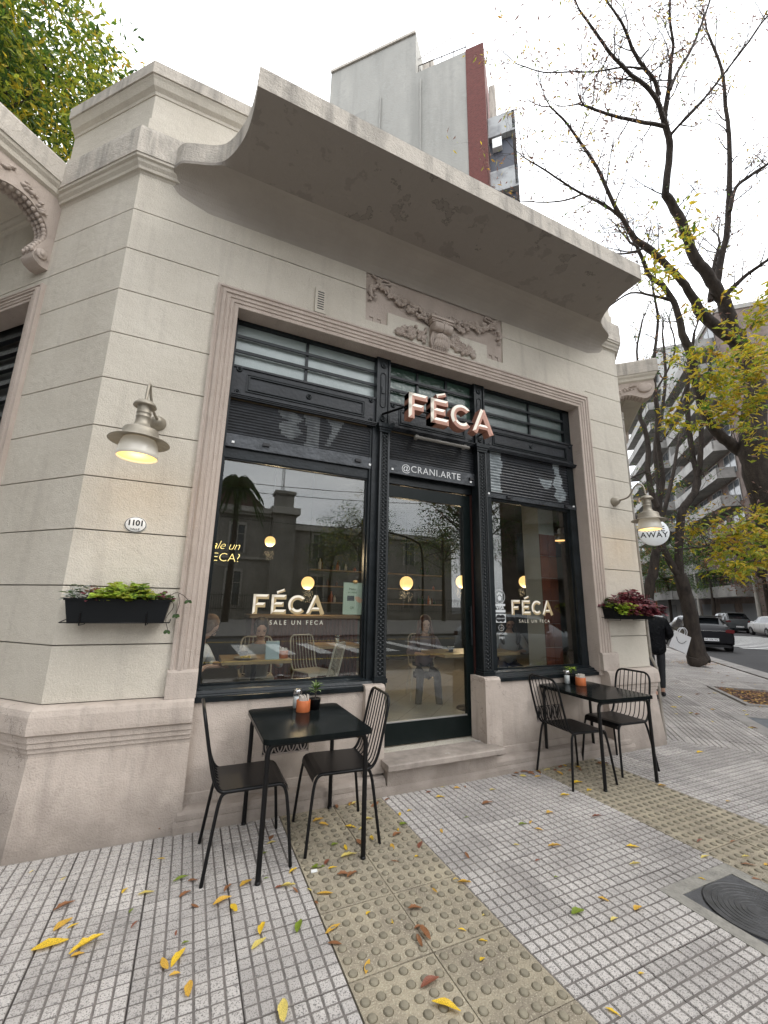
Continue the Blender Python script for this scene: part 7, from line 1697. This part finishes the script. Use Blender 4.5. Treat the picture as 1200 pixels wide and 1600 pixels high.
for i, (s_, l_) in enumerate(((-4, 15.2), (2.5, 15.2), (9, 15))):
    p = ST(s_, l_ + 1.2); crowntree(('dark street tree mirrored left of the right window', 'dark street tree mirrored in the right window', 'dark street tree mirrored at the right of the right window')[i], p, 9, (p.x, p.y, 6.8, 3.2, 3.2, 3), 3600, [LGD, LG, LB], (4, 2, 1), 90 + i, 2.3, 'trees on the opposite corner', .22, 18)
ms = thing('radio_mast', 'thin lattice mast far behind the mansion', 'mast', (15, -78, 0)); b = MB()
for dx, dy in ((-.35, 0), (.35, 0), (0, .5)): b.tube([(15 + dx, -78 + dy, 0), (15 + dx * .6, -78 + dy * .6, 38)], .06, 4)
for k in range(38): z_ = k; b.tube([(14.65, -78, z_), (15.35, -78, z_ + .5)], .03, 3); b.tube([(15.35, -78, z_ + .5), (14.65, -78, z_ + 1)], .03, 3)
b.build('lattice', BLK, ms, ms.location)
for i, (p, q) in enumerate((((-14, -19, 9), (22, -13, 8.6)), ((-14, -19.5, 9.6), (22, -13.2, 9.2)), ((-12, -21, 7.9), (24, -15.5, 7.3)))):
    cl_ = ('middle', 'topmost', 'lowest')[i] + ' overhead cable strung across the crossing, mirrored in the glass'
    b = MB(); P = [Vector(p).lerp(Vector(q), t / 12) - Vector((0, 0, 1.2 * math.sin(PI * t / 12))) for t in range(13)]; b.tube(P, .022, 4); tag(b.build('overhead_cable', BLACKINK), cl_, 'cable', 'overhead cables at the crossing')
tl = thing('traffic_light', 'traffic signal with a lit red lamp on a curved arm at the crossing', 'traffic light', (13.2, -15.5, 0)); b = MB(); b.tube(catmull([(13.2, -15.5, 0), (13.2, -15.5, 4.6), (12.6, -15.5, 5.6), (10.6, -15.5, 6.0)], 5), .07, 8); b.build('pole', BLK, tl, tl.location)
MB().box(10.35, 10.7, -15.6, -15.3, 5.1, 6.05).build('signal_box', BLK, tl, tl.location); b = MB(); b.lathe([(.11, .03), (.001, .03)], (10.52, -15.3, 5.88), 16, axis='y'); b.build('red_lamp', mat('red_signal', (1, .05, .05), .4, emit=(1, .02, .03), estr=7), tl, tl.location)

#@@LEAVES
# ================================================================== FALLEN LEAVES
def leafmesh(name, seed, ln, w, curl):
    r = random.Random(seed); b = MB(); n = 7; vs = []
    for i in range(n + 1):
        u = i / n; ww = w * (math.sin(PI * min(1, u * .93 + .035)) ** .85) * (1 - .25 * u); z = .02 + curl * (math.sin(PI * u) * .05 + (u - .5) ** 2 * .22) * ln * r.uniform(.8, 1.2); x = (u - .5) * ln; y0 = .03 * ln * math.sin(PI * u * 1.3)
        vs += [(x, y0 - ww / 2, z + curl * ww * .35), (x, y0, z), (x, y0 + ww / 2, z + curl * ww * .35 * r.uniform(.3, 1.3))]
    fs = [(i * 3 + k, i * 3 + 3 + k, i * 3 + 4 + k, i * 3 + 1 + k) for i in range(n) for k in range(2)]
    b.add(vs, fs, 0, True); b.tube([(-.5 * ln - .012, -.004, .004), (-.5 * ln, 0, .004), (.46 * ln, .03 * ln, .004)], .0009, 3, 0, False)
    me = bpy.data.meshes.new(name); me.from_pydata(b.v, [], b.f); me.polygons.foreach_set('use_smooth', b.s); return me
LM = [leafmesh('fallen_leaf', i, 1, .30 + .05 * (i % 3), .5 + .35 * (i % 4)) for i in range(8)]
CM = {'y': LY, 'o': LO, 'b': LB, 'g': LG, 'l': LYG, 'p': LPK}
FY = leafmat('fallen_yellow', (.78, .52, .04), .25); FO = leafmat('fallen_amber', (.64, .38, .06), .2); FB = leafmat('fallen_brown', (.26, .115, .05), .15); FG = leafmat('fallen_green', (.20, .27, .03), .3); FR = leafmat('fallen_rust', (.24, .085, .05), .2); FP_ = leafmat('fallen_pale', (.72, .58, .16), .25)
CM = {'y': FY, 'o': FO, 'b': FB, 'g': FG, 'r': FR, 'p': FP_}
LBL = {'y': ('bright yellow leaf fallen on the paving', 'bright yellow fallen leaves'), 'o': ('amber orange leaf fallen on the paving', 'amber fallen leaves'), 'b': ('curled brown leaf fallen on the paving', 'brown fallen leaves'), 'g': ('green leaf fallen on the paving', 'green fallen leaves'), 'r': ('small rust red leaf fallen on the paving', 'rust red fallen leaves'), 'p': ('pale straw-yellow leaf fallen on the paving', 'pale yellow fallen leaves')}
LMC = {}
def leaflabel(p, c, sc):
    col = {'y': 'bright yellow', 'o': 'amber', 'b': 'brown', 'g': 'green', 'r': 'rust red', 'p': 'pale yellow'}[c]
    size = 'large' if sc > .105 else 'small' if sc < .06 else 'mid-sized'
    a = p - Vector((5.46, 3.6, 0))
    if a.x * .8 + a.y * .6 > 0: surf = 'the side footway'
    elif p.x < .77: surf = 'leftmost grey tiles'
    elif p.x < 1.6: surf = 'near tactile strip'
    elif p.x < 3.24: surf = 'middle grey tiles'
    elif p.x < 4.08: surf = 'far tactile strip'
    else: surf = 'grey tiles at the far corner'
    near = 'close to the wall' if p.y > 3.1 else 'midway out' if p.y > 2.3 else 'toward the camera' if p.y > 1.7 else 'foremost'
    if a.x * .8 + a.y * .6 > 0: near = 'near the corner' if a.length < 3 else 'past the tree pit' if a.length > 5.5 else 'abreast of the tree pit'
    return '%s %s leaf on %s, %s' % (size, col, surf, near)
def fleaf(x, y, px_len, c, ang=None, wide=1.):
    p = atZ(x, y, .001); q = atZ(x + 10, y, .001); sc = min(.135, px_len * .9 * (q - p).length / 10); sc = max(.028, sc)
    i = rnd.randrange(8)
    key = (i, c)
    if key not in LMC:
        m_ = LM[i].copy(); m_.materials.append(CM[c]); LMC[key] = m_
    o = link('fallen_leaf', LMC[key], None, p, (rnd.uniform(-.12, .12), rnd.uniform(-.1, .1), rnd.uniform(0, 6.28) if ang is None else ang)); o.scale = (sc, sc * wide * 1.1, sc)
    tag(o, leaflabel(o.location, c, sc), 'leaf', LBL[c][1])
FLV = [(49, 1332 + 30, 9, 'p', 1, 1), (252, 1342, 13, 'y', 0, 1), (99, 1373, 11, 'p', 1, 1), (195, 1393, 16, 'y', 1.1, 1.1), (228, 1396, 26, 'p', 0, 1), (100, 1418, 32, 'b', .5, .9), (98, 1445, 34, 'o', .9, 1.2), (114, 1447, 18, 'y', .3, 1), (78, 1478, 56, 'y', .15, 1.1), (135, 1480, 54, 'y', .5, 1), (121, 1493, 20, 'o', .1, 1.1), (205, 1424, 11, 'g', 1, 1.3), (210, 1446, 17, 'r', 1, 1), (282, 1375, 26, 'g', .3, .9), (301, 1377, 17, 'b', 0, 1.1), (289, 1398, 22, 'b', .6, 1), (304, 1416, 17, 'b', 2.4, 1.1), (275, 1458, 12, 'r', 1.5, 1), (290, 1473, 13, 'g', 0, 1), (257, 1507, 36, 'o', 1.9, 1.1), (278, 1498, 38, 'y', 1, .9), (273, 1524, 18, 'o', 0, 1.4), (295, 1548, 36, 'o', 1.5, 1), (442, 1583, 46, 'p', 1.4, 1), (404, 1475, 32, 'p', .6, 1), (409, 1453, 30, 'y', 1.2, 1.1), (467, 1449, 28, 'g', 1.1, 1.1), (347, 1410, 34, 'o', .4, 1.1), (356, 1390, 26, 'b', 1.0, .9), (365, 1421, 26, 'y', 1.9, 1), (384, 1381, 24, 'o', .5, 1.3), (450, 1386, 26, 'p', -.2, .8), (437, 1387, 16, 'r', 0, 1), (461, 1392, 16, 'b', 2, 1), (458, 1362, 18, 'y', .5, 1), (424, 1309, 15, 'b', 1, 1.4), (424, 1318, 17, 'p', 0, .6), (414, 1333, 10, 'g', .5, .7), (416, 1373, 10, 'g', 0, .8), (483, 1391, 12, 'p', 2, 1), (508, 1397, 28, 'o', -.3, 1), (494, 1411, 10, 'b', 2, 1.2), (497, 1355, 24, 'g', 0, 1.3), (511, 1348, 16, 'r', .8, 1.4), (520, 1357, 16, 'y', -.2, .7), (540, 1325, 16, 'y', 1.5, 1), (545, 1338, 30, 'p', .1, .7), (537, 1368, 24, 'b', -.2, 1), (550, 1369, 26, 'b', .5, 1.1), (523, 1320, 14, 'g', .3, 1.2), (562, 1317, 20, 'b', 1.9, 1.2), (548, 1293, 20, 'y', -.6, 1), (497, 1282, 20, 'o', .2, 1.2), (506, 1289, 18, 'o', -.5, 1), (553, 1256, 14, 'p', .6, 1), (566, 1296, 14, 'p', 0, 1), (575, 1281, 18, 'p', -.2, .9), (581, 1310, 18, 'y', 1.4, 1), (520, 1452, 30, 'o', .3, 1), (523, 1475, 24, 'b', -.4, 1.3), (574, 1511, 30, 'o', 1, 1), (575, 1427, 11, 'y', .5, 1.4), (612, 1441, 13, 'y', 1.6, 1), (622, 1296, 12, 'y', 1.2, .9), (620, 1305, 18, 'b', .3, 1.2), (613, 1323, 16, 'o', 1.5, 1.3), (657, 1321, 20, 'r', .8, 1.2), (651, 1339, 9, 'y', 0, 1.3), (617, 1346, 14, 'b', -.6, .7), (640, 1267, 10, 'y', .2, 1.1), (625, 1272, 12, 'y', 1.2, 1.2), (630, 1288, 16, 'g', .2, 1.4), (690, 1299, 13, 'o', 1.2, 1.1), (730, 1338, 18, 'b', 1.4, 1), (712, 1375, 12, 'y', .1, 1), (726, 1381, 24, 'o', -.5, .9), (679, 1393, 16, 'o', 1.7, .7), (648, 1421, 24, 'b', -.2, 1.1), (655, 1451, 20, 'b', 0, 1.1), (663, 1460, 32, 'b', 1.7, 1), (655, 1472, 30, 'b', 1.4, .9), (722, 1454, 14, 'y', -.6, 1), (755, 1472, 16, 'y', -.4, .9), (757, 1430, 10, 'p', 0, 1), (754, 1500, 13, 'y', .3, 1.4), (672, 1538, 38, 'r', .1, 1.2), (697, 1577, 50, 'y', -.7, 1), (688, 1246, 16, 'y', -.1, 1.2), (670, 1239, 12, 'r', .2, 1.1), (762, 1256, 20, 'b', -.1, 1.3), (729, 1277, 9, 'g', 0, 1), (770, 1235, 12, 'p', -.2, .9), (817, 1289, 16, 'g', -.2, .9), (830, 1286, 12, 'o', .5, 1.3), (842, 1297, 14, 'o', -.6, 1.1), (807, 1321, 10, 'p', -.5, 1.3), (867, 1324, 24, 'o', -.3, .9), (859, 1271, 16, 'o', .1, 1.2), (883, 1244, 17, 'y', -.3, 1), (933, 1277, 19, 'r', -.2, .9), (903, 1427, 26, 'g', -.1, 1.3), (943, 1406, 18, 'o', -1.1, 1.1), (960, 1438, 19, 'p', .1, 1.1), (997, 1421, 20, 'o', .1, 1.3), (989, 1324, 22, 'y', -.4, .9), (993, 1352, 22, 'p', -.2, .6), (958, 1583, 24, 'y', -1, .9), (1002, 1521, 11, 'y', -.2, 1.3), (1102, 1340, 20, 'p', -.1, .8), (1097, 1374, 11, 'y', -1, .8), (869, 1371, 8, 'g', 0, 1.4), (840, 1345, 10, 'r', 0, 1), (903, 1224, 22, 'y', 0, .8), (921, 1235, 10, 'y', 0, 1.4), (1035, 1229, 16, 'o', -.2, 1), (1094, 1176, 14, 'y', -.1, 1), (1138, 1252, 10, 'o', 0, 1.4), (1094, 1315, 16, 'r', 0, .8), (1145, 1315, 14, 'b', 0, .8), (1170, 1352, 24, 'b', -.5, .7), (1182, 1374, 15, 'b', -.5, 1), (1166, 1340, 16, 'p', -.3, .7), (1198, 1351, 14, 'o', 0, 1), (830, 1208, 14, 'b', .2, 1.2), (842, 1205, 12, 'o', .1, 1), (820, 1206, 16, 'b', -.2, 1), (855, 1203, 14, 'p', 0, .9), (812, 1203, 12, 'r', 0, 1), (892, 1205, 12, 'b', 0, 1), (797, 1208, 14, 'b', .2, 1), (1090, 1117, 12, 'b', 0, 1), (1080, 1115, 10, 'p', .1, 1), (1090, 1086, 10, 'b', 0, 1), (1063, 1090, 9, 'p', 0, 1), (1130, 1067, 9, 'b', 0, 1), (1168, 1118, 10, 'p', 0, 1), (1190, 1105, 12, 'o', 0, 1)]
for t in FLV: fleaf(*t)
rl = random.Random(17)
for k in range(26):
    x_, y_ = (rl.uniform(2.9, 4.1), rl.uniform(3.28, 3.47)) if k < 18 else (rl.uniform(.2, 2.6), rl.uniform(3.36, 3.47)); q_ = Vector((x_, y_, .001)); c = rl.choices('yobpr', (.6, 1, 3, .8, .8))[0]; i = rl.randrange(8); key = (i, c)
    if key not in LMC: m_ = LM[i].copy(); m_.materials.append(CM[c]); LMC[key] = m_
    o = link('fallen_leaf', LMC[key], None, q_, (rl.uniform(-.3, .3), rl.uniform(-.2, .2), rl.uniform(0, 6))); sc = rl.uniform(.045, .085); o.scale = (sc, sc * 1.2, sc); tag(o, leaflabel(o.location, c, sc), 'leaf', LBL[c][1])
for k in range(60):
    s_, l_ = rl.uniform(.3, 9.5), rl.uniform(.1, 3.6); p = ST(s_, l_); c = rl.choices('yobpr', (1, 1, 3, 1.6, .8))[0]; i = rl.randrange(8); key = (i, c)
    if key not in LMC: m_ = LM[i].copy(); m_.materials.append(CM[c]); LMC[key] = m_
    o = link('fallen_leaf', LMC[key], None, (p.x, p.y, .001), (0, 0, rl.uniform(0, 6))); sc = rl.uniform(.05, .09); o.scale = (sc, sc * 1.2, sc); tag(o, leaflabel(o.location, c, sc), 'leaf', LBL[c][1])
b = MB(); r = random.Random(23)
for k in range(900):
    p = ST(r.uniform(3.05, 4.7), r.uniform(2.02, 3.3), r.uniform(0, .03)); a = r.uniform(0, 6.28); leafquad(b, p, (math.cos(a), math.sin(a), .1), (0, 0, 1), r.uniform(.05, .09), .03, r.randrange(4), .2)
for k in range(260):
    p = atZ(1085, 1036) + Vector((r.gauss(0, .45), r.gauss(0, .3), .005)); a = r.uniform(0, 6.28); leafquad(b, p, (math.cos(a), math.sin(a), .1), (0, 0, 1), r.uniform(.05, .09), .03, r.randrange(4), .2)
tag(b.build('leaf_litter', [FB, FO, LB, FR]), 'brown leaf litter filling the tree pit and lying round the trunk foot', 'leaves', kind='stuff')
lt = MB(); p = atZ(490, 1362); lt.prism([(-.018, -.01), (.02, -.012), (.022, .008), (-.012, .014)], .001, .006, 'z'); o = lt.build('paper_scrap', WHITE); o.location = (p.x, p.y, 0); tag(o, 'tiny white paper scrap lying on the tactile paving', 'litter')
dc = MB(); p = atZ(247, 1304); r = random.Random(2)
for k in range(7): dc.M = Matrix.Translation((p.x + r.gauss(0, .02), p.y + r.gauss(0, .01), .02 + r.random() * .03)); leafquad(dc, (0, 0, 0), (r.uniform(-1, 1), r.uniform(-1, 1), .6), (0, 0, 1), .04, .02, 0, .4)
dc.M = Matrix.Identity(4); tag(dc.build('dry_weed', FB), 'small dry weed at the foot of the left plinth', 'weed')
byl = {}
for o in list(bpy.data.objects):
    if o.get('category') == 'leaf': byl.setdefault(o['label'], []).append(o)
ORD = ['leftmost', 'second from left', 'third from left', 'fourth from left', 'fifth from left', 'sixth from left', 'seventh from left', 'eighth from left', 'ninth from left', 'tenth from left']
for lb, os_ in byl.items():
    if len(os_) < 2: continue
    os_.sort(key=lambda o: (o.location.x * float(rgt[0]) + o.location.y * float(rgt[1])) / max(.1, o.location.x * float(fwd[0]) + o.location.y * float(fwd[1])))
    for i, o in enumerate(os_): o['label'] = lb + ', ' + ORD[min(i, 9)]
print('tiles', ntile, 'objects', len(bpy.data.objects))
